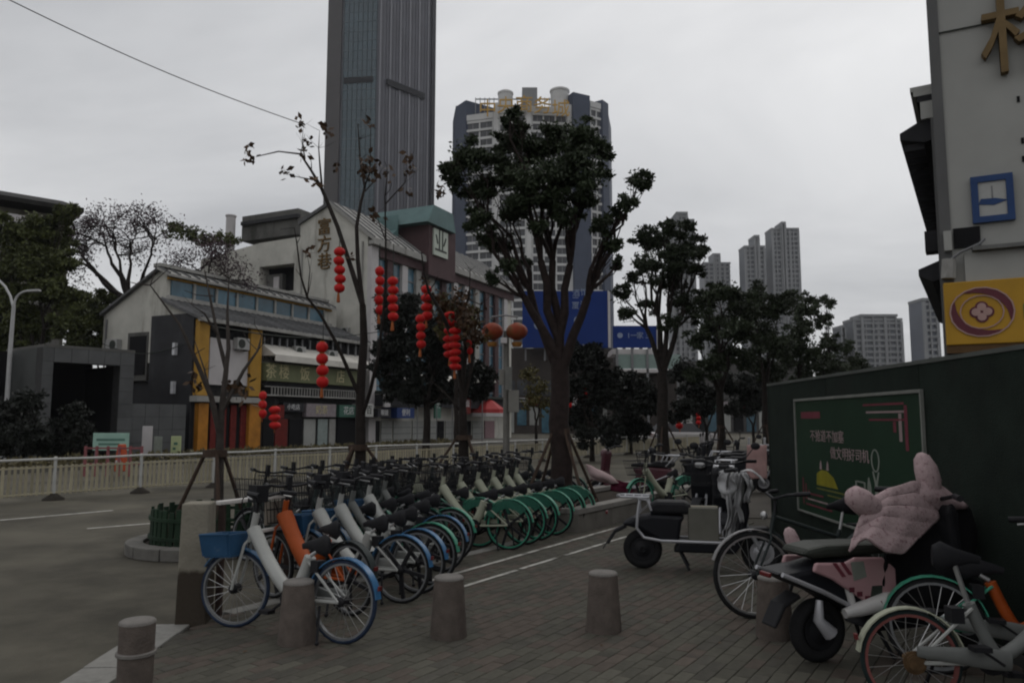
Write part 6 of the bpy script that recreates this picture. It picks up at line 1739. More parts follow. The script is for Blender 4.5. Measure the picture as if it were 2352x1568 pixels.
def cloth(nu, nv, fn, name, m, parent, th=0.006, seed=1, amp=0.015, world=False):
    rr = random.Random(seed)
    m_ = MB(); ph = [rr.uniform(0, 6) for _ in range(6)]
    vv = []
    for j in range(nv + 1):
        for i in range(nu + 1):
            u_, v_ = i / nu, j / nv
            p = V(fn(u_, v_))
            w = amp * (math.sin(u_ * 9 + ph[0] + v_ * 3) + 0.6 * math.sin(u_ * 17 + ph[1] - v_ * 6) + 0.5 * math.sin(v_ * 13 + ph[2]))
            vv.append(p + V((w * 0.4, w, w * 0.3)))
    m_.add(vv, [(j * (nu + 1) + i, j * (nu + 1) + i + 1, (j + 1) * (nu + 1) + i + 1, (j + 1) * (nu + 1) + i) for j in range(nv) for i in range(nu)])
    o = m_.build(name, m, parent, world=world, smooth=80)
    so = o.modifiers.new('thickness', 'SOLIDIFY'); so.thickness = th
    return o
M_bag = mat('pale_plastic_film', (0.3, 0.3, 0.305), 0.6, 0.15, 5)
M_bag = mat('pale_plastic_film', (0.2, 0.2, 0.205))
cloth(14, 12, lambda u_, v_: (0.13 * math.cos(u_ * 6.28) * (0.45 + 0.4 * math.sin(v_ * 3.1)) - 0.08, 0.05 * math.sin(u_ * 6.28) * (0.4 + 0.5 * math.sin(v_ * 3.1)), 0.05 - v_ * 0.26), 'bag_sack', M_bag, bag, 0.003, 3, 0.034)
for q_, (xa, xb, zl, w__) in enumerate(((0.02, -0.05, 0.72, 0.07), (0.05, 0.03, 0.5, 0.05), (-0.03, -0.12, 0.58, 0.045), (0.08, 0.14, 0.3, 0.06))):
    cloth(6, 16, lambda u_, v_: (xa + (xb - xa) * v_ + (u_ - 0.5) * w__ + 0.035 * math.sin(v_ * 5 + q_ * 2), -0.03 - 0.02 * q_, 0.06 - v_ * zl), 'trailing_strip', M_bag, bag, 0.003, 5 + q_, 0.026)
cloth(6, 8, lambda u_, v_: (0.06 + v_ * 0.24, -0.03 + (u_ - 0.5) * 0.06, 0.07 + 0.07 * math.sin(v_ * 3.1) - v_ * 0.14), 'tied_end', M_bag, bag, 0.003, 12, 0.02)
# pink scooter at the right: rear wheel nearest, facing right and away
pw = gp(1880, 1519, 0.03)
yp = HEAD(0.95, 0.28)
pl = V((pw.x + math.cos(yp) * 0.6, pw.y + math.sin(yp) * 0.6, 0.03))
s_pink = scooter('pink-bodied scooter under a quilted pink wind cover, right foreground', tuple(pl), yp, M_navy, M_silver, M_seat2, rack=False, mirrors=False, tail=False, shield_m=M_black_pl, tilt=0.0)
m_ = MB()
# stickers and white motor parts on the near side
def side_plate(poly, name, m, y=-0.176, th=0.003, par=s_pink):
    k = MB(); k.prism(poly, lambda a, b, d: V((a, d, b)), y - th, y); return k.build(name, m, par, world=False)
for sg in (-1, 1):
    k = MB(); k.prism([(-0.74, 0.61), (-0.72, 0.665), (-0.5, 0.655), (-0.42, 0.685), (-0.2, 0.675), (-0.1, 0.6), (-0.1, 0.4), (-0.15, 0.3), (-0.24, 0.33), (-0.45, 0.46), (-0.6, 0.555)], lambda a, b, d: V((a, d * sg, b)), 0.142, 0.172)
    k.build('side_panel', M_pinkbody, s_pink, world=False, bevel=0.014)
side_plate([(-0.3, 0.5), (-0.22, 0.5), (-0.23, 0.4), (-0.28, 0.38), (-0.32, 0.42)], 'sticker', M_dark_let, -0.173)
side_plate([(-0.6, 0.66), (-0.57, 0.66), (-0.5, 0.57), (-0.53, 0.57)], 'sticker', M_pink, -0.173)
side_plate([(-0.54, 0.66), (-0.51, 0.66), (-0.45, 0.58), (-0.48, 0.58)], 'sticker', M_pink, -0.173)
side_plate([(-0.46, 0.66), (-0.36, 0.66), (-0.34, 0.56), (-0.44, 0.54)], 'sticker', M_pgrey, -0.173)
for k in range(3):
    side_plate([(-0.48 + k * 0.06, 0.5 - k * 0.03), (-0.44 + k * 0.06, 0.5 - k * 0.03), (-0.44 + k * 0.06, 0.47 - k * 0.03), (-0.48 + k * 0.06, 0.47 - k * 0.03)], 'sticker', M_purp, -0.173)
k = MB(); k.tube([(-0.52, -0.17, 0.34), (-0.42, -0.18, 0.36), (-0.2, -0.18, 0.4), (-0.14, -0.18, 0.41)], [0.03, 0.045, 0.058, 0.045], 12); k.tube([(-0.44, -0.15, 0.38), (-0.47, -0.14, 0.52)], 0.025, 8)
k.build('silencer', mat('scooter_white_metal', (0.42, 0.41, 0.4), 0.4, 0.12, 6), s_pink, world=False, smooth=50)
k = MB(); k.tube([(-0.6, -0.13, 0.21), (-0.68, -0.12, 0.3), (-0.66, -0.11, 0.42)], [0.05, 0.035, 0.022], 9); k.build('shock_absorber', M_silver, s_pink, world=False, smooth=60)
# quilted wind cover over its handlebar
M_quilt = mat('pink_quilt', (0.36, 0.27, 0.275), 0.9, 0.12, 10, stain=((0.17, 0.09, 0.105), 30, 0.54, 1), bump=0.35, bscale=45)
M_lining = mat('black_fleece', (0.006, 0.006, 0.007), 0.95, 0.3, 20)
wc = thing('wind_cover', 'pink quilted wind cover with two mitts and black fleece lining, right foreground', 'wind cover', (2.6, 5.3, 0.4))
Lp = [at(1990, 1152, 5.05), at(1968, 1200, 4.98), at(1948, 1262, 4.95)]
Tp = [at(1990, 1152, 5.05), at(2045, 1122, 5.15), at(2095, 1106, 5.3), at(2150, 1122, 5.5)]
Bp = [at(1948, 1262, 4.95), at(1990, 1238, 4.9), at(2032, 1268, 4.92), at(2068, 1274, 5.0)]
Rp = [at(2150, 1122, 5.5), at(2152, 1190, 5.35), at(2068, 1274, 5.0)]
def pl_at(P_, t):
    n = len(P_) - 1; i = min(n - 1, int(t * n)); f = t * n - i
    return P_[i].lerp(P_[i + 1], f)
def quilt(u_, v_, back=0.0):
    l, r_, tt, bb_ = pl_at(Lp, v_), pl_at(Rp, v_), pl_at(Tp, u_), pl_at(Bp, u_)
    p = l.lerp(r_, u_) + tt.lerp(bb_, v_) - (Tp[0].lerp(Tp[-1], u_).lerp(Bp[0].lerp(Bp[-1], u_), v_))
    puff = abs(math.sin(v_ * math.pi * 5 + u_ * 0.35)) ** 0.45
    belly = 0.015 * math.sin(math.pi * u_) * math.sin(math.pi * min(1, v_ + 0.2))
    return p + V((-0.3, -0.95, 0.1)) * (0.0115 * puff + belly - back)
o = cloth(28, 54, lambda u_, v_: quilt(u_, v_), 'quilt_panel', M_quilt, wc, 0.02, 11, 0.004, world=True)
o = cloth(14, 10, lambda u_, v_: pl_at([at(2095, 1110, 5.32), at(2150, 1112, 5.4), at(2210, 1158, 5.5)], u_).lerp(pl_at([at(2100, 1160, 5.3), at(2150, 1168, 5.36), at(2209, 1163, 5.48)], u_), v_) + V((0, -0.04 * math.sin(v_ * 3.1), 0)), 'quilt_flap', M_quilt, wc, 0.02, 13, 0.005, world=True)
def mitt(pts, rs, name='mitt'):
    k = MB(); k.tube(pts, rs, 14, sq=0.8); return k.build(name, M_quilt, wc, smooth=70)
mitt([at(1948, 1130, 4.95), at(1958, 1137, 4.96), at(1980, 1152, 5.0), at(2000, 1168, 5.05), at(2012, 1190, 5.08)], [0.03, 0.07, 0.085, 0.085, 0.06])
mitt([at(2112, 1040, 5.38), at(2116, 1050, 5.38), at(2126, 1075, 5.38), at(2134, 1105, 5.38), at(2138, 1130, 5.4)], [0.02, 0.055, 0.078, 0.082, 0.07])
# black lining spreading down over the footwell
lp = [(2030, 1270, 5.1), (2066, 1240, 5.15), (2150, 1170, 5.45), (2212, 1160, 5.55), (2240, 1230, 5.5), (2238, 1330, 5.4)]
bp_ = [(2022, 1340, 5.1), (2060, 1385, 5.1), (2120, 1392, 5.2), (2170, 1392, 5.3), (2215, 1388, 5.35), (2236, 1345, 5.4)]
cloth(24, 16, lambda u_, v_: pl_at([at(*q) for q in lp], u_).lerp(pl_at([at(*q) for q in bp_], u_), v_) + V((0, 0.06 * math.sin(u_ * 8), 0)), 'lining', M_lining, wc, 0.02, 17, 0.012, world=True)
# little pink mitt on the black bicycle's handlebar
gm_ = thing('handlebar_mitt', 'small pink mitt on the black bicycle\'s handlebar, against the hoarding', 'mitt', tuple(at(1815, 1235, 5.95)))
k = MB(); k.tube([at(1808, 1212, 5.95), at(1812, 1220, 5.95), at(1818, 1236, 5.95), at(1828, 1256, 5.95)], [0.02, 0.045, 0.055, 0.05], 12, sq=0.75); k.build('mitt_shell', M_quilt, gm_, smooth=70)
# scooters farther back
yq = HEAD(-0.95, 0.3)
s2 = scooter('scooter with a red and pale pink front, on the far side of the stone planter', (2.2, 14.6, 0.03), HEAD(-0.85, 0.5), mat('scooter_wine_body', (0.06, 0.012, 0.02), 0.4, 0.15, 4), M_silver, M_seat)
w2 = thing('wind_cover', 'pale pink wind cover on the scooter behind the stone planter', 'wind cover', tuple(at(1380, 1090, 12.9)))
cloth(14, 12, lambda u_, v_: at(1345 + 60 * u_ + 14 * v_, 1066 + 30 * u_ + 34 * v_ - 20 * u_ * v_, 12.9 + 0.2 * u_) + V((0, -0.12 * math.sin(3.1 * u_) * math.sin(2.6 * v_ + 0.3), 0)), 'quilt_panel', mat('faded_pink_quilt', (0.36, 0.27, 0.27), 0.85, 0.1, 10), w2, 0.03, 21, 0.01, world=True)
cloth(10, 8, lambda u_, v_: at(1402 + 50 * u_, 1098 + 12 * u_ + 26 * v_, 13.1 + 0.1 * u_), 'lining', mat('wine_cloth', (0.09, 0.012, 0.03), 0.85, 0.2, 8), w2, 0.03, 22, 0.01, world=True)
GS = 'scooters parked along the trees'
base_sc = scooter('dark scooter beside the second evergreen trunk', (4.6, 17.0, 0.03), yq, M_navy, M_black_pl, M_seat, group=GS, basket=True)
for i, (x, y, lab) in enumerate(((5.1, 18.6, 'dark scooter second past the planter, in the row under the trees'), (5.7, 20.3, 'dark scooter third past the planter, in the row under the trees'), (3.4, 16.0, 'dark scooter nearest the far end of the stone planter'), (6.9, 21.8, 'dark scooter farthest along the row, just left of the hoarding end'), (6.1, 16.6, 'dark scooter behind the plastic-bagged one, left of the hoarding end'))):
    dup(base_sc, (x, y, 0.03), yq + rnd.uniform(-0.25, 0.25), lab, GS)
dup(base_sc, (2.75, 9.9, 0.03), HEAD(-0.25, -0.95), 'black scooter facing the camera behind the plastic-bagged one', GS)
dup(base_sc, (3.0, 11.6, 0.03), HEAD(-0.5, -0.85), 'black scooter tucked behind another, beside the hoarding end', GS)
rh = thing('red_helmet', 'faded red helmet resting on a parked scooter seat left of the second evergreen', 'helmet', tuple(at(1483, 1088, 16.5)))
k = MB(); c_ = at(1483, 1078, 16.5); k.ball(c_, 0.15, 0.15, 0.13, 14, 8); k.build('helmet_shell', mat('faded_red_plastic', (0.3, 0.055, 0.07), 0.4, 0.12, 5), rh, smooth=60)
k = MB(); k.ball(c_ + V((0.02, -0.06, -0.03)), 0.12, 0.11, 0.07, 12, 6); k.build('visor', M_black_pl, rh, smooth=60)
s3 = dup(base_sc, (5.35, 15.2, 0.03), HEAD(-0.4, -0.9), 'scooter wearing a salmon wind cover, just left of the hoarding end', GS)
w3 = thing('wind_cover', 'flat salmon-pink wind cover on the scooter left of the hoarding end', 'wind cover', tuple(at(1736, 1070, 13.5)))
cloth(12, 14, lambda u_, v_: at(1716 + 42 * u_, 1022 + 76 * v_, 13.6) + V((0, -0.1 * math.sin(3.1 * u_), 0)), 'quilt_panel', mat('salmon_quilt', (0.3, 0.19, 0.18), 0.85, 0.1, 8), w3, 0.03, 31, 0.01, world=True)
for s_ in (0, 1):
    cloth(4, 6, lambda u_, v_: at(1717 + 4 * u_ + 36 * s_ + (6 - 12 * s_) * v_ * 0, 1004 + 20 * v_, 13.6), 'strap', M_bag, w3, 0.02, 33 + s_, 0.004, world=True)
gb2 = dup(gc, tuple(gp(1525, 1178, 0.03)), HEAD(-0.8, -0.5), 'lone green share bike between the dark scooter and the planter', 'share bikes beyond the planter', 0.04)

# ================================================================ lanterns, lamp posts, cable, boards
M_lant = mat('red_lantern_silk', (0.43, 0.012, 0.012), 0.6, 0.16, 9)
M_lant_cap = mat('lantern_cap_gold', (0.2, 0.09, 0.02), 0.5)
M_tassel = mat('lantern_tassel', (0.3, 0.09, 0.03), 0.8, 0.2, 12)
def ribbed(r, h, n=16, ribs=1):
    k = MB(); prof = []
    for i in range(9):
        t_ = -math.pi / 2 + math.pi * i / 8
        prof.append((max(0.28 * r, r * math.cos(t_)), h / 2 * math.sin(t_)))
    k.lathe(prof, n)
    k.v = [(x * (1 + 0.05 * math.cos(8 * math.atan2(y, x))), y * (1 + 0.05 * math.cos(8 * math.atan2(y, x))), z) for x, y, z in k.v]
    return k
LM, CM, TM = None, None, None
def lantern_string(x, y0, y1, n, Y, label, wpx, group='strings of red lanterns', topx=None, topy=None):
    p0, p1 = at(x, y0, Y), at(x, y1, Y)
    step = (p0.z - p1.z) / n; r = wpx / 2 / FPX * Y
    t = thing('lantern_string', label, 'lanterns', (p0.x, Y, p0.z), 0, group)
    lm = ribbed(r * 0.99, step * 1.02).mesh('lantern', M_lant, smooth=60)
    k = MB(); k.lathe([(r * 0.42, -step * 0.05), (r * 0.42, step * 0.05)], 10); cm = k.mesh('cap', M_lant_cap, smooth=40)
    for i in range(n):
        o = obj('lantern', lm, t); o.location = (rnd.uniform(-0.012, 0.012) + (p1.x - p0.x) * i / n, rnd.uniform(-0.012, 0.012), -step * (i + 0.5)); o.rotation_euler = (rnd.gauss(0, 0.05), rnd.gauss(0, 0.05), rnd.uniform(0, 3))
        c = obj('cap', cm, o); c.location = (0, 0, step * 0.5)
    k = MB(); k.tube([(0, 0, 0), (0, 0, 0.0 + (at(x, topy, Y).z - p0.z if topy else 0.35))], 0.006, 4); k.build('cord', M_dark_let, t, world=False)
    k = MB(); k.lathe([(0.012, -step * n - 0.16), (0.03, -step * n - 0.15), (0.02, -step * n - 0.03), (0.012, -step * n)], 8); k.build('tassel', M_tassel, t, world=False, smooth=50)
    return t
lantern_string(780, 568, 672, 5, 11.9, 'five-lantern red string against the white gable wall', 26, topy=530)
lantern_string(872, 612, 722, 5, 12.3, 'red lantern string left of the pair beside the white pilaster', 22, topy=560)
lantern_string(903, 636, 737, 5, 11.6, 'red lantern string right of the pair beside the white pilaster', 25, topy=560)
lantern_string(742, 784, 890, 4, 11.7, 'red lantern string hanging in front of the white shop awning', 27, topy=720)
lantern_string(980, 655, 735, 4, 14.1, 'upper red string behind the dark round tree, right of the pair', 26, topy=620)
lantern_string(966, 722, 800, 4, 13.8, 'lower slim red string left of the thickest one', 22, topy=690)
lantern_string(1034, 716, 822, 6, 14.15, 'thickest red lantern string, beside the yellow-green tree', 33, topy=690)
lantern_string(1045, 752, 850, 6, 13.9, 'red string overlapping the thickest one, hanging lowest', 28, topy=690)
lantern_string(1078, 780, 814, 2, 14.2, 'short red string right of the thickest one', 14, topy=740)
lantern_string(604, 898, 960, 3, 33, 'small red string at the right pillar of the ochre shop', 18, topy=880)
lantern_string(632, 932, 985, 3, 33, 'small red string just right of the ochre shop', 26, topy=915)
for i, (x, y0_, y1_, w_, Y_) in enumerate(((1560, 925, 985, 16, 40), (1604, 935, 975, 12, 42), (1308, 880, 960, 12, 36), (1346, 885, 930, 10, 36))):
    lantern_string(x, y0_, y1_, 4, Y_, ['dim red string right of the second evergreen trunk', 'dim short red string farther right of the second evergreen', 'dim red string just right of the biggest trunk', 'dim slim red string farther right of the biggest trunk'][i], w_, topy=y0_ - 30)
# utility lamp post with two orange lanterns
up_ = thing('lamp_post', 'grey lamp post carrying boxes and two big orange-red lanterns', 'lamp post', (pxX(1163, 21), 21, 0))
k = MB(); X_ = pxX(1163, 21); k.tube([(X_, 21, 0), (X_, 21, at(0, 760, 21).z)], [0.1, 0.075], 10); k.build('pole', mat('lamp_post_grey', (0.12, 0.115, 0.105), 0.6, 0.15, 5), up_, smooth=50)
k = MB(); z_ = at(0, 728, 21).z; k.tube([(pxX(1128, 21), 21, z_), (X_, 21, z_ + 0.05), (pxX(1190, 21), 21, z_)], 0.025, 6); k.build('cross_arm', M_grey_metal, up_)
M_ol = mat('orange_lantern', (0.19, 0.032, 0.012), 0.6, 0.35, 3, stain=((0.08, 0.05, 0.014), 3, 0.5, 1))
for x_ in (1131, 1187):
    k = ribbed(0.29, 0.48); m2 = MB(); c_ = at(x_, 762, 21); m2.add([(c_.x + a, c_.y - 0.1 + b, c_.z + c) for a, b, c in k.v], k.f); l_ = m2.build('lantern', M_ol, up_, smooth=60)
    k = MB(); k.lathe([(0.12, c_.z - 0.42), (0.14, c_.z - 0.36), (0.14, c_.z - 0.3)], 10, Matrix.Translation((c_.x, c_.y - 0.1, 0))); k.build('fringe', M_lant_cap, l_, smooth=40)
    k = MB(); k.tube([(c_.x, c_.y - 0.1, c_.z + 0.3), (c_.x, c_.y, z_)], 0.01, 5); k.build('hanger', M_dark_let, l_)
M_box = mat('post_box_grey', (0.17, 0.165, 0.15), 0.6, 0.12, 4)
def wbox(name, x0, x1, y0, y1, Y0, Y1, m, par, bev=0.01):
    p, q = at(x0, y1, Y0), at(x1, y0, Y0)
    k = MB(); k.box(p.x, q.x, Y0, Y1, p.z, q.z); return k.build(name, m, par, bevel=bev)
wbox('control_box', 1168, 1192, 896, 946, 20.75, 20.93, M_box, up_)
wbox('notice_board', 1146, 1158, 848, 884, 20.8, 20.86, M_box, up_)
wbox('notice_board', 1160, 1176, 842, 895, 20.7, 20.74, mat('notice_grey', (0.14, 0.14, 0.13), 0.6), up_)
wbox('camera_dome', 1150, 1165, 775, 788, 20.75, 20.95, M_white_panel, up_)
# double-armed street lamp at the left
sp_ = at(13, 1000, 32)
sl_ = thing('street_lamp', 'pale double-armed street lamp at the left edge', 'street lamp', (sp_.x, 32, 0))
M_lampw = mat('lamp_white_paint', (0.36, 0.36, 0.36), 0.5, 0.1, 4)
pA = [at(10, 1060, 32), at(14, 960, 32), at(24, 800, 32), at(32, 700, 32)]
pA[0].z = 0
k = MB(); k.tube([pA[0], V((pA[0].x, 32, 1.6)), V((pA[0].x, 32, 1.62))] + pA[1:], [0.15, 0.15, 0.1, 0.1, 0.085, 0.07], 9); k.build('pole', M_lampw, sl_, smooth=50)
k = MB(); k.tube([at(32, 705, 32)] + bez(at(32, 700, 32), at(36, 672, 32), at(62, 668, 32), 5) + [at(72, 668, 32)], 0.05, 7); k.build('arm', M_lampw, sl_, smooth=50)
k = MB(); k.tube([at(31, 708, 32), at(24, 680, 32.2), at(12, 658, 32.4), at(-6, 640, 32.6), at(-40, 626, 33)], 0.05, 7); k.build('arm', M_lampw, sl_, smooth=50)
for a, b in ((at(70, 668, 32), at(92, 667, 32)), (at(-38, 627, 33), at(-62, 624, 33.2))):
    k = MB(); k.bar(a, b, 0.2, 0.09); k.build('lamp_head', M_lampw, sl_, bevel=0.02)
# overhead cable from the left to the slim tree
k = MB(); ca_, cb_ = at(-160, -90, 8.0), at(700, 287, 11.9)
k.tube([ca_.lerp(cb_, t_ / 20) + V((0, 0, -0.12 * math.sin(math.pi * t_ / 20))) for t_ in range(21)], 0.007, 5)
tag(k.build('overhead_cable', mat('cable_grey', (0.1, 0.1, 0.1), 0.7)), 'thin grey cable slung across the sky to the slim tree', 'cable')
# boards and small things beyond the fence
def board(name, label, cat, x0, x1, y0, y1, Y, m, legs=True, trim=None, group=None):
    p, q = at(x0, y1, Y), at(x1, y0, Y)
    t = thing(name, label, cat, ((p.x + q.x) / 2, Y, 0), 0, group)
    k = MB(); k.box(p.x, q.x, Y, Y + 0.06, max(0.05, p.z), q.z); k.build('panel', m, t, bevel=0.01)
    k = MB()
    for xx_ in (p.x + 0.08, q.x - 0.08):
        k.box(xx_ - 0.03, xx_ + 0.03, Y + 0.061, Y + 0.12, 0, q.z - 0.05)
    k.build('stand', M_grey_metal, t)
    if trim:
        k = MB(); k.box(p.x + 0.12, q.x - 0.12, Y - 0.006, Y - 0.001, p.z + (q.z - p.z) * 0.55, p.z + (q.z - p.z) * 0.68); k.box(p.x + 0.2, q.x - 0.3, Y - 0.006, Y - 0.001, p.z + (q.z - p.z) * 0.3, p.z + (q.z - p.z) * 0.42); k.build('text_bar', trim, t)
    return t
board('sign_board', 'mint green sign board before the gatehouse opening', 'sign', 212, 296, 994, 1034, 26, mat('mint_panel', (0.26, 0.4, 0.34), 0.5, 0.12, 1.5), trim=mat('mint_text', (0.08, 0.16, 0.13), 0.5))
board('sign_board', 'white upright board right of the gatehouse opening', 'sign', 324, 350, 978, 1046, 29, M_white_panel)
board('sign_board', 'short grey-white board right beside the taller white one', 'sign', 352, 372, 1002, 1046, 28.6, M_pgrey)
board('sign_board', 'pale yellow-green poster board at the dark end wall', 'sign', 391, 416, 1001, 1046, 29.5, mat('lime_panel', (0.36, 0.4, 0.22), 0.5, 0.25, 1.2), trim=M_sign_green)
ob = thing('water_barrier', 'small orange-red barrier beside the mint sign board', 'barrier', (pxX(272, 24), 24, 0))
p, q = at(262, 1062, 24), at(284, 1020, 24)
k = MB(); k.prism([(p.x, 0), (q.x, 0), (q.x - 0.03, q.z * 0.55), (q.x - 0.08, q.z), (p.x + 0.08, q.z), (p.x + 0.03, q.z * 0.55)], lambda a, b, d: V((a, 24 + d, b)), 0, 0.35); k.build('barrier_body', mat('barrier_orange', (0.36, 0.06, 0.02), 0.5, 0.15, 3), ob, bevel=0.03)
k = MB(); k.box(p.x + 0.05, q.x - 0.05, 23.985, 23.995, q.z * 0.3, q.z * 0.42); k.build('white_band', M_white_panel, ob)
rg = thing('pink_guard_rail', 'low faded pink guard rail seen through the pickets left of the first tree', 'guard rail', (pxX(250, 22), 22, 0))
for zz in (0.35, 0.8):
    k = MB(); k.bar((pxX(205, 22), 22, zz), (pxX(335, 22), 22, zz), 0.05); k.build('rail', mat('faded_pink_rail', (0.2, 0.07, 0.075), 0.6), rg)
for i in range(6):
    xx_ = pxX(206 + i * 25.6, 22); k = MB(); k.box(xx_ - 0.03, xx_ + 0.03, 21.97, 22.03, 0, 0.86); k.build('rail_post', mat('faded_pink_rail', (0.2,) * 3), rg)
# far pavement strip with olive verge seen through the pickets
k = MB(); P0 = fA.pt(-14, 0, 7.2)
vg = struct(bpy.data.objects.new('far_pavement', None)); COL.objects.link(vg); ORG[vg.name] = (0, 0, 0)
m_ = MB()
for (d0, d1, z1_, s0, s1) in ((0.8, 6.5, 0.12, -18, 30),):
    fA.box(m_, s0, s1, 0.001, z1_, d0, d1)
m_.build('pavement_slab', mat('far_pavement_grey', (0.1, 0.095, 0.085), 0.85, 0.2, 0.6), vg)
# second, nearer view: low hedge strip along the far kerb
hg = thing('low_hedge', 'low olive hedge along the far kerb, seen through the picket fence', 'hedge', tuple(fA.pt(-12, 0.12, 6.0)))
rs2 = np.random.RandomState(8); n_ = 9000
a_ = rs2.uniform(-18, 16, n_); b_2 = rs2.uniform(4.4, 6.0, n_); c_2 = rs2.uniform(0.1, 0.36, n_)
pts = np.stack([fA.p0.x + fA.u.x * a_ + fA.n.x * b_2, fA.p0.y + fA.u.y * a_ + fA.n.y * b_2, c_2], 1)
leaves('foliage', pts, 0.16, leafmat('hedge_leaf', (0.1, 0.085, 0.04)), hg, 8)
# white car beyond the tree trunks
def car(label, loc, rz, m):
    t = thing('parked_car', label, 'car', loc, rz)
    B = lambda n_, mb_, m__, par=t, bv=0.0, sm=None: mb_.build(n_, m__, par, world=False, bevel=bv, smooth=sm)
    k = MB(); k.prism([(-2.1, 0.3), (2.15, 0.3), (2.2, 0.6), (1.95, 0.82), (1.0, 0.92), (-1.5, 0.95), (-2.1, 0.9), (-2.2, 0.6)], lambda a, b, d: V((a, d, b)), -0.86, 0.86); B('body', k, m, t, 0.08)
    k = MB(); k.hexa([V((-1.75, -0.8, 0.93)), V((1.05, -0.8, 0.9)), V((1.05, 0.8, 0.9)), V((-1.75, 0.8, 0.93)), V((-1.2, -0.62, 1.44)), V((0.35, -0.62, 1.45)), V((0.35, 0.62, 1.45)), V((-1.2, 0.62, 1.44))]); B('window_glass', k, M_win_dark, t, 0.05)
    k = MB(); k.box(-1.22, 0.37, -0.63, 0.63, 1.43, 1.485); B('roof', k, m, t, 0.03)
    for x in (-1.35, 1.35):
        for s in (-1, 1):
            k = MB(); k.torus((0, 0, 0), 0.23, 0.085, 20, 7); w = B('wheel', k, M_tyre, t, 0, 60); w.location = (x, 0.78 * s, 0.31)
            k = MB(); k.lathe([(0.19, -0.05), (0.19, 0.05)], 14, Matrix.Rotation(R(90), 4, 'X')); B('hub_cap', k, M_silver, w, 0, 30)
    for s in (-1, 1):
        k = MB(); k.ball((2.1, 0.6 * s, 0.68), 0.08, 0.16, 0.09, 10, 6); B('headlight', k, M_silver, t, 0, 60)
        k = MB(); k.box(-2.2, -2.12, 0.5 * s - 0.18, 0.5 * s + 0.18, 0.68, 0.84); B('tail_light', k, M_reflect, t, 0.02)
    return t
cp_ = at(1604, 1030, 40)
car('white car beyond the tree trunks, past the far end of the fence', (cp_.x, 44, 0), HEAD(0.9, 0.3), M_white_panel)
# a few dropped leaves on the pavement
lf = []
for _ in range(140):
    y = rnd.uniform(4, 11); x = rnd.uniform(left_edge_x(y) + 0.2, 3.0); lf.append((x, y, 0.036))
fl = leaves('fallen_leaves', lf, 0.05, M_leaf_dry, None, 77, flat=0.1)
fl.data.transform(Matrix.Diagonal((1, 1, 1, 1)))
for v in fl.data.vertices:
    v.co.z = 0.036 + abs(v.co.z - 0.036) * 0.15
fl['kind'] = 'stuff'

# air conditioners, pipes and cables on the fronts
M_ac = mat('air_conditioner_white', (0.3, 0.3, 0.29), 0.6, 0.12, 3, stain=((0.16, 0.15, 0.13), 3, 0.56, 0.6))
def aircon(fr, host, a, z, d):
    k = MB(); fr.box(k, a, a + 0.85, z, z + 0.6, d, d + 0.32); o = k.build('air_conditioner', M_ac, host, bevel=0.02)
    k = MB(); Mx = fr.M(a + 0.3, z + 0.3, d + 0.322); k.lathe([(0.24, -0.004), (0.24, 0.006), (0.2, 0.008), (0.06, 0.01)], 18, Mx); k.build('fan_grille', M_dark_let, o)
    k = MB()
    for q in (0.1, 0.7):
        fr.box(k, a + q, a + q + 0.05, z - 0.07, z - 0.001, d - 0.02, d + 0.34)
    k.build('bracket', M_grey_metal, host)
for a, z in ((2.2, 5.85), (6.6, 5.85), (9.5, 5.85), (12.2, 5.4)):
    aircon(fA, A, a, z - 0.6 if a < 4 else z - 0.65, 0.14)
for a, z in ((5.2, 8.6), (7.6, 11.0), (3.0, 7.0)):
    pass
aircon(gB, B, 1.3, 7.2, 0.0); aircon(gB, B, 2.6, 5.0, 0.0); aircon(gA, A, 5.4, 5.2, 0.0)
for a in (0.4, 5.6):
    k = MB(); k.tube([gB.pt(a, 0.2, 0.07), gB.pt(a, 13.6, 0.07)], 0.06, 6); k.build('downpipe', M_trim, B, smooth=40)
k = MB(); k.tube([gA.pt(6.6, 0.2, 0.07), gA.pt(6.6, 6.9, 0.07)], 0.05, 6); k.build('downpipe', M_grey_metal, A, smooth=40)
def cable(p, q, sag, label, r=0.012):
    k = MB(); k.tube([p.lerp(q, t_ / 14) - V((0, 0, sag * math.sin(math.pi * t_ / 14))) for t_ in range(15)], r, 4)
    tag(k.build('street_cable', M_dark_let), label, 'cable', 'cables across the shop fronts')
cable(fA.pt(0.2, 6.2, 0.7), fB.pt(0.6, 7.5, 0.7), 0.5, 'sagging black cable along the low shop row below its eave', 0.03)
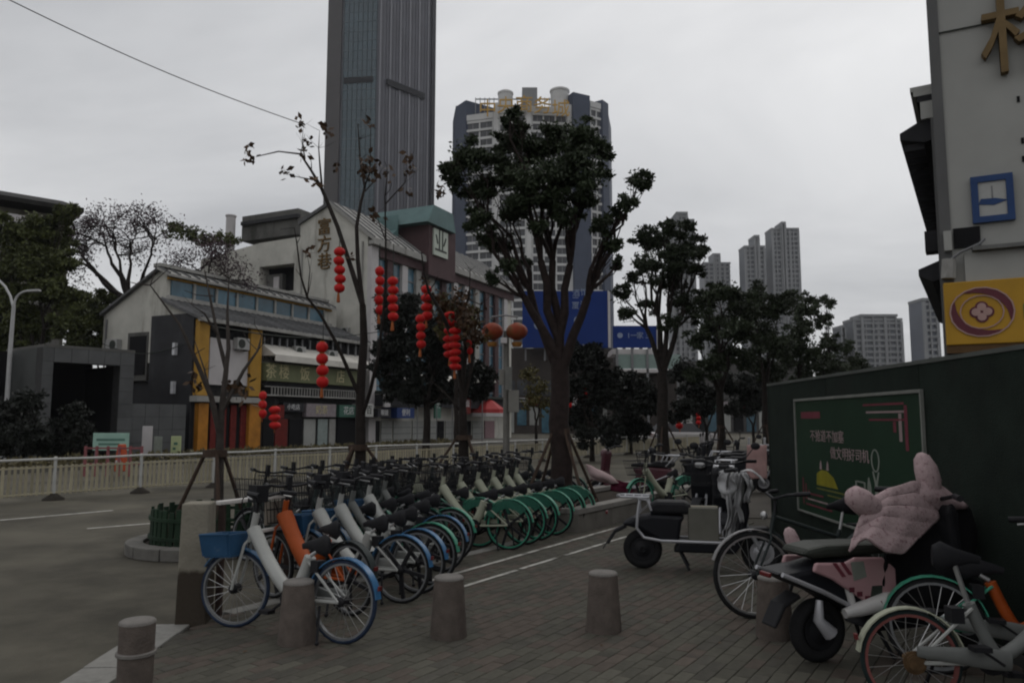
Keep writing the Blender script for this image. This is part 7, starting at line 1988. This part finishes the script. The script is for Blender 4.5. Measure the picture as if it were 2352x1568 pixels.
cable(fA.pt(13.4, 4.9, 1.3), fB.pt(14, 4.2, 2.2), 0.4, 'black cable sloping down across the shop signs of the tall building', 0.03)
cable(gA.pt(6.5, 5.6, 0.3), gA.pt(0.3, 5.3, 0.45), 0.5, 'looped pale cable on the dark end wall', 0.025)
# vertical hanging signs on the ground floor row
for i, (x, y0_, y1_, m_, tx) in enumerate(((640, 930, 960, M_red_dark, ''), (1000, 900, 960, M_sign_green, '药'), (1068, 905, 950, M_red_dark, '面'), (884, 905, 934, M_white_panel, '粉'))):
    fr, host = (fA, A) if x < 830 else (fB, B)
    s_ = pxbox(fr, 'hanging_sign', m_, host, x, x + 13, y0_, y1_, 1.31, 1.45)
    if tx:
        a_, z_ = fr.px(x + 6.5, (y0_ + y1_) / 2, 1.46); text('lettering', tx, 0.6, M_white_let, fr.M(a_, z_, 1.457), host, 0.01)
# pale parasols before the tall building's shops
for i, (x, y) in enumerate(((960, 862), (1004, 858), (1108, 866), (1040, 866))):
    p = at(x, y, 47); t = thing('parasol', 'pale parasol before the tall building, %s from the left' % ordinal((0, 1, 3, 2)[i]), 'parasol', (p.x, 47, 0), 0, 'pale parasols among the dark trees')
    k = MB(); k.lathe([(0.85, p.z - 0.35), (0.84, p.z - 0.25), (0.4, p.z), (0.06, p.z + 0.12)], 10, Matrix.Translation((p.x, 47, 0))); k.build('canopy', M_awning, t)
    k = MB(); k.tube([(p.x, 47, 0), (p.x, 47, p.z)], 0.03, 6); k.build('pole', M_grey_metal, t)
# ================================================================ damp city haze
hz_ = MB(); hz_.box(-1320, 1320, -320, 1520, -1.0, 212)
hm = bpy.data.materials.new('haze_air'); hm.use_nodes = True
hm.node_tree.nodes.clear()
_pv = hm.node_tree.nodes.new('ShaderNodeVolumePrincipled'); _pv.inputs['Color'].default_value = (0.93, 0.95, 1.0, 1); _pv.inputs['Density'].default_value = 0.00017; _pv.inputs['Anisotropy'].default_value = 0.0
_ho = hm.node_tree.nodes.new('ShaderNodeOutputMaterial'); hm.node_tree.links.new(_pv.outputs[0], _ho.inputs['Volume'])
hz_o = hz_.build('haze', hm, kind='stuff')
